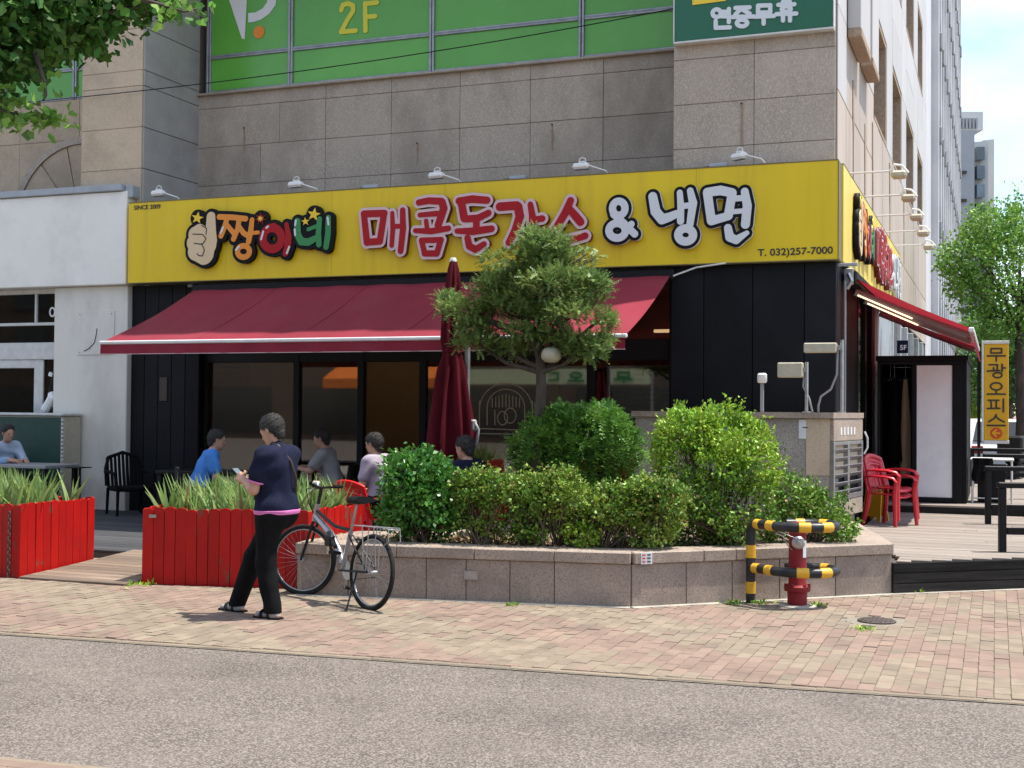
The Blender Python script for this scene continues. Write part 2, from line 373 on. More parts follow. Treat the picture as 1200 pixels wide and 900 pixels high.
# ------------------------------------------------------------------ mesh helpers
COL = S.collection
class MB:
    def __init__(s):
        s.v, s.f, s.mi = [], [], []
        s.cur = 0
    def add(s, vs, fs):
        n = len(s.v)
        s.v += [tuple(map(float, p)) for p in vs]
        s.f += [tuple(i + n for i in f) for f in fs]
        s.mi += [s.cur] * len(fs)
        return s
    def box(s, a, b, mtx=None):
        x0, y0, z0 = a; x1, y1, z1 = b
        vs = [(x0, y0, z0), (x1, y0, z0), (x1, y1, z0), (x0, y1, z0), (x0, y0, z1), (x1, y0, z1), (x1, y1, z1), (x0, y1, z1)]
        if mtx is not None:
            vs = [mtx @ Vector(p) for p in vs]
        return s.add(vs, [(0, 3, 2, 1), (4, 5, 6, 7), (0, 1, 5, 4), (1, 2, 6, 5), (2, 3, 7, 6), (3, 0, 4, 7)])
    def bev(s, a, b, r=0.01, mtx=None):
        """box with chamfered edges"""
        c = [(a[i] + b[i]) / 2 for i in range(3)]; h = [abs(b[i] - a[i]) / 2 for i in range(3)]
        r = min(r, *[q * 0.9 for q in h])
        vs = []; ids = {}
        for sx in (-1, 1):
            for sy in (-1, 1):
                for sz in (-1, 1):
                    for ax in range(3):
                        p = [c[0] + sx * (h[0] - (r if ax != 0 else 0)), c[1] + sy * (h[1] - (r if ax != 1 else 0)), c[2] + sz * (h[2] - (r if ax != 2 else 0))]
                        ids[(sx, sy, sz, ax)] = len(vs); vs.append(p)
        fs = []
        for ax in range(3):
            o = [i for i in range(3) if i != ax]
            for sg in (-1, 1):
                q = []
                for (p1, p2) in ((-1, -1), (1, -1), (1, 1), (-1, 1)):
                    k = [0, 0, 0]; k[ax] = sg; k[o[0]] = p1; k[o[1]] = p2
                    q.append(ids[(*k, ax)])
                fs.append(q)
        for ax in range(3):
            o = [i for i in range(3) if i != ax]
            for p1 in (-1, 1):
                for p2 in (-1, 1):
                    q = []
                    for sg, an in ((-1, o[0]), (1, o[0]), (1, o[1]), (-1, o[1])):
                        k = [0, 0, 0]; k[ax] = sg; k[o[0]] = p1; k[o[1]] = p2
                        q.append(ids[(*k, an)])
                    fs.append(q)
        for sx in (-1, 1):
            for sy in (-1, 1):
                for sz in (-1, 1):
                    fs.append([ids[(sx, sy, sz, 0)], ids[(sx, sy, sz, 1)], ids[(sx, sy, sz, 2)]])
        if mtx is not None:
            vs = [mtx @ Vector(p) for p in vs]
        n0 = len(s.f)
        s.add(vs, fs)
        cc = Vector(c) if mtx is None else mtx @ Vector(c)
        for i in range(n0, len(s.f)):
            f = s.f[i]
            p = [Vector(s.v[j]) for j in f]
            nrm = (p[1] - p[0]).cross(p[2] - p[0])
            if nrm.dot(sum(p, Vector()) / len(p) - cc) < 0:
                s.f[i] = tuple(reversed(f))
        return s
    def tube(s, pts, r, n=8, caps=True, flat=1.0):
        pts = [Vector(p) for p in pts]
        rs = list(r) if hasattr(r, '__len__') else [r] * len(pts)
        rings = []
        up = None
        for i, p in enumerate(pts):
            t = (pts[min(i + 1, len(pts) - 1)] - pts[max(i - 1, 0)])
            if t.length < 1e-9: t = Vector((0, 0, 1))
            t.normalize()
            if up is None:
                up = Vector((0, 0, 1)) if abs(t.z) < 0.9 else Vector((1, 0, 0))
            x = t.cross(up)
            if x.length < 1e-6: x = t.cross(Vector((0.3, 1, 0.2)))
            x.normalize(); y = x.cross(t).normalized(); up = y
            rings.append([p + x * math.cos(2 * math.pi * k / n) * rs[i] + y * math.sin(2 * math.pi * k / n) * rs[i] * flat for k in range(n)])
        vs = [q for ring in rings for q in ring]; fs = []
        for i in range(len(pts) - 1):
            for k in range(n):
                fs.append((i * n + k, i * n + (k + 1) % n, (i + 1) * n + (k + 1) % n, (i + 1) * n + k))
        if caps:
            fs.append(tuple(reversed(range(n)))); fs.append(tuple((len(pts) - 1) * n + k for k in range(n)))
        return s.add(vs, fs)
    def lathe(s, prof, c=(0, 0, 0), n=24, mtx=None):
        vs, fs = [], []
        for r, z in prof:
            for k in range(n):
                a = 2 * math.pi * k / n
                vs.append((c[0] + r * math.cos(a), c[1] + r * math.sin(a), c[2] + z))
        for i in range(len(prof) - 1):
            for k in range(n):
                fs.append((i * n + k, i * n + (k + 1) % n, (i + 1) * n + (k + 1) % n, (i + 1) * n + k))
        fs.append(tuple(reversed(range(n)))); fs.append(tuple((len(prof) - 1) * n + k for k in range(n)))
        if mtx is not None: vs = [mtx @ Vector(p) for p in vs]
        return s.add(vs, fs)
    def prism(s, poly, z0, z1):
        n = len(poly)
        vs = [(p[0], p[1], z0) for p in poly] + [(p[0], p[1], z1) for p in poly]
        fs = [tuple(reversed(range(n))), tuple(range(n, 2 * n))] + [(i, (i + 1) % n, n + (i + 1) % n, n + i) for i in range(n)]
        return s.add(vs, fs)
    def extr(s, poly3, vec):
        """extrude a planar 3-D polygon along vec"""
        n = len(poly3); v = Vector(vec)
        vs = [Vector(p) for p in poly3] + [Vector(p) + v for p in poly3]
        return s.add(vs, [tuple(reversed(range(n))), tuple(range(n, 2 * n))] + [(i, (i + 1) % n, n + (i + 1) % n, n + i) for i in range(n)])
    def torus(s, c, R, r, axis=(0, 0, 1), N=32, n=8, sx=1, sy=1):
        ax = Vector(axis).normalized(); q = ax.to_track_quat('Z', 'Y')
        vs, fs = [], []
        for i in range(N):
            a = 2 * math.pi * i / N
            for k in range(n):
                b = 2 * math.pi * k / n
                p = Vector(((R + r * math.cos(b)) * math.cos(a) * sx, (R + r * math.cos(b)) * math.sin(a) * sy, r * math.sin(b)))
                vs.append(Vector(c) + q @ p)
        for i in range(N):
            for k in range(n):
                fs.append((i * n + k, ((i + 1) % N) * n + k, ((i + 1) % N) * n + (k + 1) % n, i * n + (k + 1) % n))
        return s.add(vs, fs)
    def mesh(s, name, mats, smooth=False, off=(0, 0, 0), fix=True):
        me = bpy.data.meshes.new(name)
        vs = [(p[0] - off[0], p[1] - off[1], p[2] - off[2]) for p in s.v]
        me.from_pydata(vs, [], s.f)
        if fix:
            bm = bmesh.new(); bm.from_mesh(me)
            bmesh.ops.recalc_face_normals(bm, faces=bm.faces)
            bm.to_mesh(me); bm.free()
        if not isinstance(mats, (list, tuple)): mats = [mats]
        for m in mats: me.materials.append(MT[m] if isinstance(m, str) else m)
        if len(mats) > 1: me.polygons.foreach_set('material_index', s.mi)
        if smooth: smooth_mesh(me, smooth)
        me.update()
        return me
    def build(s, name, mats, parent=None, smooth=False, fix=True):
        return place(s, name, mats, parent, smooth, fix)

def smooth_mesh(me, ang=None):
    me.polygons.foreach_set('use_smooth', [True] * len(me.polygons))
    if ang and ang is not True:
        me.set_sharp_from_angle(angle=math.radians(ang))

def wloc(o):
    v = Vector((0, 0, 0))
    while o is not None:
        v += o.location; o = o.parent
    return v

def place(mb, name, mats, parent=None, smooth=False, fix=True):
    """world-space shape -> one mesh object; its origin sits at its own base"""
    a = np.array(mb.v)
    lo, hi = a.min(0), a.max(0)
    base = Vector(((lo[0] + hi[0]) / 2, (lo[1] + hi[1]) / 2, lo[2]))
    me = mb.mesh(name, mats, smooth, base, fix)
    o = bpy.data.objects.new(name, me)
    COL.objects.link(o)
    if parent is not None:
        o.parent = parent
        o.location = base - wloc(parent)
    else:
        o.location = base
    return o

def tag(o, label=None, cat=None, group=None, kind=None):
    if label: o['label'] = label
    if cat: o['category'] = cat
    if group: o['group'] = group
    if kind: o['kind'] = kind
    return o

def thing(name, label, cat, loc=(0, 0, 0), group=None, rz=0.0):
    o = bpy.data.objects.new(name, None)
    COL.objects.link(o)
    o.empty_display_size = 0.2
    o.location = Vector([float(q) for q in loc])
    o.rotation_euler = (0, 0, rz)
    return tag(o, label, cat, group)

def inst(name, me, parent, loc=(0, 0, 0), rot=(0, 0, 0), scale=(1, 1, 1)):
    o = bpy.data.objects.new(name, me)
    COL.objects.link(o)
    o.parent = parent
    o.location = loc; o.rotation_euler = rot; o.scale = scale
    return o

def local(mb, name, mats, parent, smooth=False):
    """shape given in the thing's own axes"""
    return inst(name, mb.mesh(name, mats, smooth), parent)

def dup(root, loc=None, rz=None, label=None):
    r = root.copy(); COL.objects.link(r)
    if loc is not None: r.location = Vector([float(q) for q in loc])
    if rz is not None: r.rotation_euler = (0, 0, rz)
    if label: r['label'] = label
    for ch in list(root.children):
        c = ch.copy(); COL.objects.link(c); c.parent = r
        for g in list(ch.children):
            d = g.copy(); COL.objects.link(d); d.parent = c
    return r

def fast_mesh(name, V, Fa, mats, smooth=False):
    me = bpy.data.meshes.new(name)
    V = np.asarray(V, dtype=np.float32); Fa = np.asarray(Fa, dtype=np.int32)
    k = Fa.shape[1]
    me.vertices.add(len(V)); me.vertices.foreach_set('co', V.ravel())
    me.loops.add(Fa.size); me.loops.foreach_set('vertex_index', Fa.ravel())
    me.polygons.add(len(Fa))
    me.polygons.foreach_set('loop_start', np.arange(0, Fa.size, k, dtype=np.int32))
    me.polygons.foreach_set('loop_total', np.full(len(Fa), k, dtype=np.int32))
    for m in (mats if isinstance(mats, (list, tuple)) else [mats]): me.materials.append(MT[m])
    if smooth: me.polygons.foreach_set('use_smooth', [True] * len(Fa))
    me.update(calc_edges=True); me.validate()
    return me

# ------------------------------------------------------------------ rounded lettering: distance field -> outline -> solid
def stroke_field(strokes, pad=0.06, res=0.006):
    P = []
    for pts, r in strokes:
        rs = list(r) if hasattr(r, '__len__') else [r] * len(pts)
        P.append((np.array(pts, float), rs))
    allp = np.vstack([p for p, _ in P]); mr = max(max(r) for _, r in P) + pad
    x0, y0 = allp.min(0) - mr; x1, y1 = allp.max(0) + mr
    gx = np.arange(x0, x1 + res, res); gy = np.arange(y0, y1 + res, res)
    X, Y = np.meshgrid(gx, gy, indexing='ij')
    D = np.full(X.shape, 9.0)
    for p, rs in P:
        if len(p) == 1:
            D = np.minimum(D, np.hypot(X - p[0, 0], Y - p[0, 1]) - rs[0]); continue
        for i in range(len(p) - 1):
            a, b = p[i], p[i + 1]; d = b - a; L = max(d @ d, 1e-12)
            t = np.clip(((X - a[0]) * d[0] + (Y - a[1]) * d[1]) / L, 0, 1)
            D = np.minimum(D, np.hypot(X - a[0] - t * d[0], Y - a[1] - t * d[1]) - (rs[i] + (rs[i + 1] - rs[i]) * t))
    return gx, gy, D

def contours(gx, gy, D, level):
    F = D - level
    ins = F < 0
    seg = {}
    def pt(i, j, k, l):
        a, b = F[i, j], F[k, l]; t = a / (a - b)
        return ((gx[i] + t * (gx[k] - gx[i])), (gy[j] + t * (gy[l] - gy[j])))
    c = ins[:-1, :-1].astype(int) + 2 * ins[1:, :-1] + 4 * ins[1:, 1:] + 8 * ins[:-1, 1:]
    T = {1: [(3, 0)], 2: [(0, 1)], 3: [(3, 1)], 4: [(1, 2)], 5: [(3, 2), (1, 0)], 6: [(0, 2)], 7: [(3, 2)], 8: [(2, 3)], 9: [(2, 0)],
         10: [(0, 3), (2, 1)], 11: [(2, 1)], 12: [(1, 3)], 13: [(1, 0)], 14: [(0, 3)]}
    nxt = {}; pos = {}
    for i, j in zip(*np.nonzero((c > 0) & (c < 15))):
        E = {0: ('h', i, j), 1: ('v', i + 1, j), 2: ('h', i, j + 1), 3: ('v', i, j)}
        for a, b in T[c[i, j]]:
            nxt[E[a]] = E[b]
            for e in (E[a], E[b]):
                if e not in pos:
                    pos[e] = pt(e[1], e[2], e[1] + 1, e[2]) if e[0] == 'h' else pt(e[1], e[2], e[1], e[2] + 1)
    loops = []
    while nxt:
        s0, cur = next(iter(nxt.items())); loop = [s0]; del nxt[s0]
        while cur != s0 and cur in nxt:
            loop.append(cur); cur = nxt.pop(cur)
        if len(loop) > 6: loops.append([pos[e] for e in loop])
    return loops

def solid_from_loops(name, loops, depth, mats, bevel=0.0):
    """loops in (x, z); front face towards -Y at y = -depth"""
    cu = bpy.data.curves.new('tmp', 'CURVE'); cu.dimensions = '2D'; cu.fill_mode = 'BOTH'; cu.extrude = depth / 2
    for lp in loops:
        q = []
        for p in lp:
            if not q or math.hypot(p[0] - q[-1][0], p[1] - q[-1][1]) > 0.0025: q.append(p)
        if len(q) < 3: continue
        sp = cu.splines.new('POLY'); sp.points.add(len(q) - 1); sp.use_cyclic_u = True
        for k, p in enumerate(q): sp.points[k].co = (p[0], p[1], 0, 1)
    ob = bpy.data.objects.new('tmp', cu); COL.objects.link(ob)
    bpy.context.view_layer.update()
    me = bpy.data.meshes.new_from_object(ob.evaluated_get(bpy.context.evaluated_depsgraph_get()))
    bpy.data.objects.remove(ob); bpy.data.curves.remove(cu)
    me.name = name
    for v in me.vertices:
        x, y, z = v.co
        v.co = (x, -depth / 2 - z, y)
    me.flip_normals()
    me.materials.clear()
    ml = mats if isinstance(mats, (list, tuple)) else [mats]
    for m in ml: me.materials.append(MT[m])
    me.update()
    if len(ml) > 1:
        for p in me.polygons: p.material_index = 0 if abs(p.normal.y) > 0.5 else 1
    bm = bmesh.new(); bm.from_mesh(me); bmesh.ops.remove_doubles(bm, verts=bm.verts, dist=1e-5)
    bmesh.ops.recalc_face_normals(bm, faces=bm.faces); bm.to_mesh(me); bm.free()
    return me

def strokes_mesh(name, strokes, depth, mats, inflate=0.0, res=0.006):
    gx, gy, D = stroke_field(strokes, pad=inflate + 0.03, res=res)
    return solid_from_loops(name, contours(gx, gy, D, inflate), depth, mats)

def ring(cx, cy, rx, ry, n=28, a0=0, a1=360):
    k = [math.radians(a0 + (a1 - a0) * i / n) for i in range(n + 1)]
    return [(cx + rx * math.cos(a), cy + ry * math.sin(a)) for a in k]

def text_mesh(body, size, depth, m):
    cu = bpy.data.curves.new('tmp', 'FONT'); cu.body = body; cu.size = size; cu.extrude = depth / 2
    cu.align_x = 'LEFT'; cu.offset = size * 0.018
    ob = bpy.data.objects.new('tmp', cu); COL.objects.link(ob)
    bpy.context.view_layer.update()
    me = bpy.data.meshes.new_from_object(ob.evaluated_get(bpy.context.evaluated_depsgraph_get()))
    bpy.data.objects.remove(ob); bpy.data.curves.remove(cu)
    me.name = 'lettering'
    for v in me.vertices:
        x, y, z = v.co
        v.co = (x, -depth / 2 - z, y)
    me.flip_normals(); me.materials.clear(); me.materials.append(MT[m]); me.update()
    return me

# ================================================================== SETTING
ob = MB().add([(-300, -300, 0), (300, -300, 0), (300, 300, 0), (-300, 300, 0)], [(0, 1, 2, 3)]).build('ground', 'asphalt')
tag(ob, kind='structure')

# border between asphalt and pavement: straight line through two traced points
E0, E1 = Vector((-5.17, -8.70)), Vector((2.02, -8.13))
ED = (E1 - E0).normalized(); EN = Vector((-ED.y, ED.x))          # EN points to the shop
def edge(u, v):
    p = E0 + ED * u + EN * v
    return (p.x, p.y)
pave = MB().add([(*edge(-30, 0.02), 0.006), (*edge(60, 0.02), 0.006), (*edge(60, 40), 0.006), (*edge(-30, 40), 0.006)], [(0, 1, 2, 3)]).build('pavement', 'sand')
tag(pave, kind='structure')
kb = MB().bev((-0.496, -0.03, 0.0), (0.496, 0.03, 0.012), 0.004).mesh('kerb_stone', 'paver_cream')
ang = math.atan2(ED.y, ED.x)
for i in range(-6, 12):
    p = edge(i + 0.5, 0.065)
    inst('kerb_stone', kb, pave, Vector((p[0], p[1], 0)) - wloc(pave), (0.0, random.uniform(-.004, .004), ang + random.uniform(-.006, .006)))

# granite planter outline (ground), used to trim the pavers
PA, PB, PC, PD = Vector((-4.2, -5.99)), Vector((-1.14, -5.475)), Vector((0.93, -3.64)), Vector((0.33, -1.25))
def front_limit(x):
    """y up to which pavers run"""
    if x < -7.27: return -6.22
    if x < -5.92: return -6.18
    if x < -4.2: return -6.02 + (x + 5.92) * 0.205 - 0.02
    if x < PB.x: return PA.y + (x - PA.x) * (PB.y - PA.y) / (PB.x - PA.x) - 0.09
    if x < PC.x: return PB.y + (x - PB.x) * (PC.y - PB.y) / (PC.x - PB.x) - 0.11
    return -3.64 + (x - 0.93) * 0.765 - 0.10
BL, BW = 0.2, 0.1
pm_c = MB().bev((-0.0983, -0.0483, 0.0), (0.0983, 0.0483, 0.02), 0.004).mesh('paver', 'paver_cream')
pm_p = MB().bev((-0.0983, -0.0483, 0.0), (0.0983, 0.0483, 0.02), 0.004).mesh('paver', 'paver_pink')
bricks = []
col = 0
x = -10.5
while x < 4.5:
    y = -9.2 + (col % 2) * 0.1
    while y < -2.0:
        uv = Vector((x, y)) - E0
        yb = E0.y + (x - E0.x) * ED.y / ED.x + 0.105
        yt = front_limit(x) - 0.012
        lo_, hi_ = max(y - 0.0975, yb), min(y + 0.0975, yt)
        dv = uv.dot(EN)
        if hi_ - lo_ > 0.025 and not (math.hypot(x - 0.94, y + 5.38) < 0.26 or math.hypot(x - 0.21, y + 4.82) < 0.2 or math.hypot(x + 0.21, y + 4.79) < 0.09):
            w = (uv.dot(ED) * 0.62 + dv * 0.9) / 0.85
            pink = (math.floor(w) % 2 == 0) != (random.random() < 0.07)
            bricks.append((x, (lo_ + hi_) / 2, pink, (hi_ - lo_) / 0.195))
        y += BL
    x += BW; col += 1
bricks.sort(key=lambda b: (b[0] - CAM[0]) ** 2 + (b[1] - CAM[1]) ** 2)
def inview(b):
    d = np.array([b[0], b[1], 0.02]) - CAM; k = d @ FW
    return abs(d @ RT) / k < 600 / FPX and abs(d @ UP) / k < 450 / FPX
vis = [b for b in bricks if inview(b)]
ids = set(id(b) for b in vis[:298])
wp = wloc(pave)
rest = {True: MB(), False: MB()}
for b in bricks:
    rz = math.pi / 2 + random.gauss(0, 0.012); dz = random.gauss(0, 0.0013); tx, ty = random.gauss(0, 0.008), random.gauss(0, 0.008)
    if id(b) in ids:
        inst('paver', pm_p if b[2] else pm_c, pave, (b[0] - wp.x, b[1] - wp.y, -0.005 + dz - wp.z), (tx, ty, rz), (b[3], 1, 1))
    else:
        mtx = Matrix.Translation((b[0], b[1], -0.005 + dz)) @ Euler((tx, ty, rz)).to_matrix().to_4x4()
        rest[b[2]].box((-0.098 * b[3], -0.048, 0), (0.098 * b[3], 0.048, 0.02), mtx)
for k in (True, False):
    tag(rest[k].build('pavers', 'paver_pink' if k else 'paver_cream', pave, fix=False), kind='stuff')

# strip of pavement at the near side of the asphalt lane
N0 = Vector((-2.73, -11.31)); 
def near(u, v):
    p = N0 + ED * u - EN * v
    return (p.x, p.y)
nearp = MB().add([(*near(-14, 0.02), 0.006), (*near(14, 0.02), 0.006), (*near(14, 12), 0.006), (*near(-14, 12), 0.006)], [(0, 3, 2, 1)]).build('near_pavement', 'concrete')
tag(nearp, kind='structure')
for i in range(-6, 6):
    p = near(i + 0.5, 0.05)
    inst('kerb_stone', kb, nearp, Vector((p[0], p[1], 0)) - wloc(nearp), (0, 0, ang + random.uniform(-.006, .006)))
me_ = MB().bev((-0.0983, -0.0483, 0.0), (0.0983, 0.0483, 0.02), 0.004).mesh('paver', 'paver_pink')
for r in range(3):
    for i in range(10):
        p = near(-0.6 + i * 0.2 + (r % 2) * 0.1, 0.15 + r * 0.1)
        inst('paver', me_, nearp, Vector((p[0], p[1], 0.006)) - wloc(nearp), (0, 0, ang))

# --------------------------------------------------------------- terrace, ramp, deck
terr = MB().prism([(-16, -4.42), (-4.3, -4.42), (-4.3, -4.3), (-3.35, -4.3), (-3.35, 0.45), (-16, 0.45)], 0.0, 0.07).build('terrace', 'mortar')
tag(terr, kind='structure')
y = -4.42
while y < 0.4:
    MB().bev((-15.9, y + 0.004, 0.072), (-4.35 if y < -4.28 else -3.37, y + 0.141, 0.1), 0.005).build('plank', 'dark_wood', terr)
    y += 0.145
ramp = thing('ramp', 'worn brown plank ramp between the two red planter boxes', 'ramp', (-6.55, -5.3, 0))
for i in range(13):
    t0 = i / 13; y0 = -6.22 + t0 * 1.8
    z0 = 0.012 + t0 * 0.09
    xl = -7.22 + random.uniform(-.015, .015); xr = -5.97 + random.uniform(-.012, .012)
    mtx = Matrix.Translation((0, y0, z0)) @ Matrix.Rotation(math.atan2(0.09, 1.8), 4, 'X')
    MB().bev((xl - t0 * 0.0, 0.003, 0.0), (xr, 0.134, 0.024), 0.004, mtx).build('plank', 'ramp_wood', ramp)
MB().box((-7.15, -6.2, 0.0), (-7.08, -4.5, 0.01)).build('joist', 'fascia_wood', ramp)

def deck_front(x):
    return -3.64 + (x - 0.93) * 0.765
deck = thing('wooden_deck', 'pale weathered plank deck with dark fascia beside the granite planter', 'deck', (2.5, 0, 0))
y = -3.5
pl = 0
while y < 2.72:
    ymid = y + 0.14
    xmax_front = 0.93 + (y + 3.64) / 0.765 - 0.02
    xl = 0.96 if y < -3.2 else (0.95 - (y + 3.2) * 0.27 if y < -1.0 else 0.30)
    xl = max(xl, 0.30)
    xr = min(7.0, xmax_front)
    if xr > xl + 0.05:
        xs = [xl, xr]
        if xr - xl > 2.4: xs = [xl, xl + random.uniform(1.2, 2.2), xr]
        for a, b in zip(xs[:-1], xs[1:]):
            MB().bev((a + .002, y + .003, 0.284), (b - .002, y + 0.137, 0.31 + random.uniform(-.002, .002)), 0.004).build('plank', 'deck_wood', deck)
    y += 0.14
ub = MB().prism([(0.02, 2.76), (7.0, 2.76), (7.0, 26), (0.02, 26)], 0.02, 0.395).build('deck_step', 'fascia_wood', deck)
y = 2.76
k = 0
while y < 12:
    MB().bev((0.05, y + .003, 0.4), (7.0, y + 0.137, 0.43), 0.004).build('plank', 'deck_wood', deck)
    y += 0.14
fa = math.atan2(0.765, 1.0)
for k in range(3):
    mtx = Matrix.Translation((0.945, -3.66, 0)) @ Matrix.Rotation(fa, 4, 'Z')
    MB().bev((0, 0.0, 0.008 + k * 0.1), (7.4, 0.03, 0.103 + k * 0.1), 0.006, mtx).build('fascia_board', 'fascia_wood', deck)
MB().prism([(0.97, -3.55), (7.0, 1.05), (7.0, 2.7), (0.35, 2.7), (0.35, -1.2)], 0.01, 0.27).build('substructure', 'mortar', deck)

# ================================================================== STONE BUILDING
bld = thing('stone_building', 'granite clad corner building with green filmed upper windows and pale side wall', 'building', (-6, 8, 0))
PZ = [4.64, 5.24, 5.835, 6.44, 7.04, 7.64, 8.24, 8.84, 9.44]
RZ = [4.82, 5.47, 6.12, 6.78, 7.03]
def stone(x0, x1, z0, z1, y, m, g=0.0032):
    MB().bev((x0 + g, y - random.uniform(0.015, 0.019), z0 + g), (x1 - g, y + 0.03, z1 - g), 0.004).build('stone_panel', m, bld)
cores = MB()
cores.box((-2.19, 0.31, 4.0), (-0.07, 2.0, 9.6))
cores.box((-10.79, 1.81, 4.0), (-2.19, 2.3, 7.03))
cores.box((-11.98, 0.31, 4.0), (-10.80, 2.0, 9.6))
cores.box((-20.0, 1.81, 4.0), (-11.98, 2.3, 7.17))
cores.box((-20.0, 0.31, 9.6), (-0.4, 22.0, 15.0))
cores.box((-0.4, 0.31, 9.6), (-0.07, 5.41, 15.0))
cores.box((-20.0, 0.32, 0.0), (-19.6, 22.0, 9.6))
cores.box((-0.7, 2.0, 3.7), (-0.4, 22.0, 9.6))
cores.box((-0.4, 2.0, 3.7), (-0.07, 5.41, 9.6))
cores.box((-0.4, 5.41, 3.7), (-0.07, 22.0, 6.63))
for a_, b_ in ((8.07, 9.45), (12.0, 13.42), (16.2, 17.78), (20.15, 22.0)):
    cores.box((-0.4, a_, 6.63), (-0.07, b_, 15.0))
for a_, b_ in ((5.41, 8.07), (9.45, 12.0), (13.42, 16.2), (17.78, 20.15)):
    cores.box((-0.4, a_, 8.59), (-0.07, b_, 10.41)); cores.box((-0.4, a_, 12.41), (-0.07, b_, 15.0))
cores.build('wall', 'stone_joint', bld)
# right pier
for a, b in zip(PZ[:-1], PZ[1:]):
    for x0, x1 in ((-2.19, -1.11), (-1.11, -0.07)):
        stone(x0, x1, a, b, 0.30, 'granite_wall')
# recessed wall under the green windows
RX = [-10.79, -8.34, -7.15, -5.96, -4.79, -3.63, -2.19]
for r, (a, b) in enumerate(zip(RZ[:-1], RZ[1:])):
    xs = list(RX)
    if r == 1: xs.insert(1, -9.56)
    if r == 2: xs = [-10.79, -9.2, -8.34] + RX[2:]
    for x0, x1 in zip(xs[:-1], xs[1:]):
        stone(x0, x1, a, b, 1.80, 'granite_wall')
# left pier, front and right-hand return, whose shade is painted in as greyer stone
LZ = [4.85, 5.52, 6.18, 6.84, 7.09, 7.76, 8.43, 9.1, 9.6]
for a, b in zip(LZ[:-1], LZ[1:]):
    stone(-11.98, -10.80, a, b, 0.30, 'granite_beige')
    MB().bev((-10.805, 0.31, a + .005), (-10.78, 1.79, b - .005), 0.006).build('stone_panel', 'granite_shaded', bld)
# recess left of the pier with its stone arch
for a, b in zip([4.85, 5.5, 6.45], [5.5, 6.45, 7.17]):
    for x0, x1 in zip([-19.5, -16.5, -14.6, -13.28], [-16.5, -14.6, -13.28, -11.98]):
        stone(x0, x1, a, b, 1.80, 'granite_beige')
ac = (-13.2, 4.95)
am = MB()
NN = 36
for i in range(NN):
    a0, a1 = math.pi * i / NN, math.pi * (i + 1) / NN
    q = [(ac[0] + r * math.cos(a), 1.775, ac[1] + r * math.sin(a)) for r, a in ((1.41, a0), (1.53, a0), (1.53, a1), (1.41, a1))]
    am.extr(q, (0, -0.05, 0))
am.build('arch_moulding', 'granite_wall', bld)
for i in range(7):
    a0, a1 = math.pi * i / 7 + 0.012, math.pi * (i + 1) / 7 - 0.012
    arc = [a0 + (a1 - a0) * k / 5 for k in range(6)]
    q = [(ac[0] + 0.25 * math.cos(a), 1.775, ac[1] + 0.25 * math.sin(a)) for a in reversed(arc)] + [(ac[0] + 1.405 * math.cos(a), 1.775, ac[1] + 1.405 * math.sin(a)) for a in arc]
    MB().extr(q, (0, -0.02, 0)).build('arch_stone', 'granite_beige', bld)
# green windows
def green_window(x_mull, zb, zt, ztop, y):
    for i, x in enumerate(x_mull):
        MB().bev((x - 0.045, y - 0.02, zb), (x - 0.006, y + 0.07, ztop), 0.006).build('mullion', 'alu', bld)
        MB().bev((x + 0.006, y - 0.02, zb), (x + 0.045, y + 0.07, ztop), 0.006).build('mullion', 'alu', bld)
    for x0, x1 in zip(x_mull[:-1], x_mull[1:]):
        win = MB().bev((x0 + .046, y - 0.012, zt - .035), (x1 - .046, y + 0.06, zt - .004), 0.005).bev((x0 + .046, y - 0.012, zt - .0042), (x1 - .046, y + 0.05, zt + .0042), 0.001).bev((x0 + .046, y - 0.012, zt + .004), (x1 - .046, y + 0.06, zt + .035), 0.005).build('transom', 'alu', bld)
        MB().bev((x0 + .046, y - 0.012, zb), (x1 - .046, y + 0.06, zb + 0.05), 0.005).build('bottom_rail', 'alu', bld)
        MB().bev((x0 + .046, y - 0.012, ztop - .06), (x1 - .046, y + 0.06, ztop), 0.005).build('top_rail', 'alu', bld)
        MB().box((x0 + .03, y + 0.02, zb + 0.04), (x1 - .03, y + 0.03, zt - 0.02)).build('pane', 'green_film', win)
        MB().box((x0 + .03, y + 0.02, zt + 0.02), (x1 - .03, y + 0.03, ztop - 0.03)).build('pane', 'green_film', win)
green_window([-10.62, -9.03, -6.47, -3.99, -2.27], 7.04, 7.66, 9.58, 1.82)
green_window([-19.5, -17.2, -15.0, -13.42, -12.03], 7.18, 7.72, 9.58, 1.82)
MB().box((-20, 2.3, 4.0), (-0.75, 2.4, 9.6)).build('back_wall', 'mortar', bld)
MB().bev((-10.78, 1.70, 7.0), (-2.2, 1.84, 7.035), 0.01).build('window_sill', 'granite_wall', bld)
# vinyl marks on the green glass
def px_poly(pts, y):
    return [FY(px, py, y) for px, py in pts]
def vinyl(strokes, y, m, name, inf=0.0):
    me = strokes_mesh(name, strokes, 0.006, m, inf, 0.01)
    return inst(name, me, bld, Vector((0, y, 0)) - wloc(bld))
def pxs(pts, y):
    return [(float(FY(a, b, y)[0]), float(FY(a, b, y)[2])) for a, b in pts]
yv = 1.832
q = pxs([(268, -2), (289.5, -2), (287, 46), (283.5, 45)], yv)
MB().extr([(a, yv - 0.001, b) for a, b in q], (0, -0.005, 0)).build('logo_stroke', 'vinyl_white', bld)
arc = [(291, 15.5), (300, 14.5), (308, 10), (313, 3), (315, -6), (325, -6), (323, 6), (316, 16), (306, 23), (297, 26), (291, 26.5)]
MB().extr([(a, yv - 0.001, b) for a, b in pxs(arc, yv)], (0, -0.005, 0)).build('logo_stroke', 'vinyl_white', bld)
c = FY(303.5, 37.7, yv); r = 7.2 * 0.0148
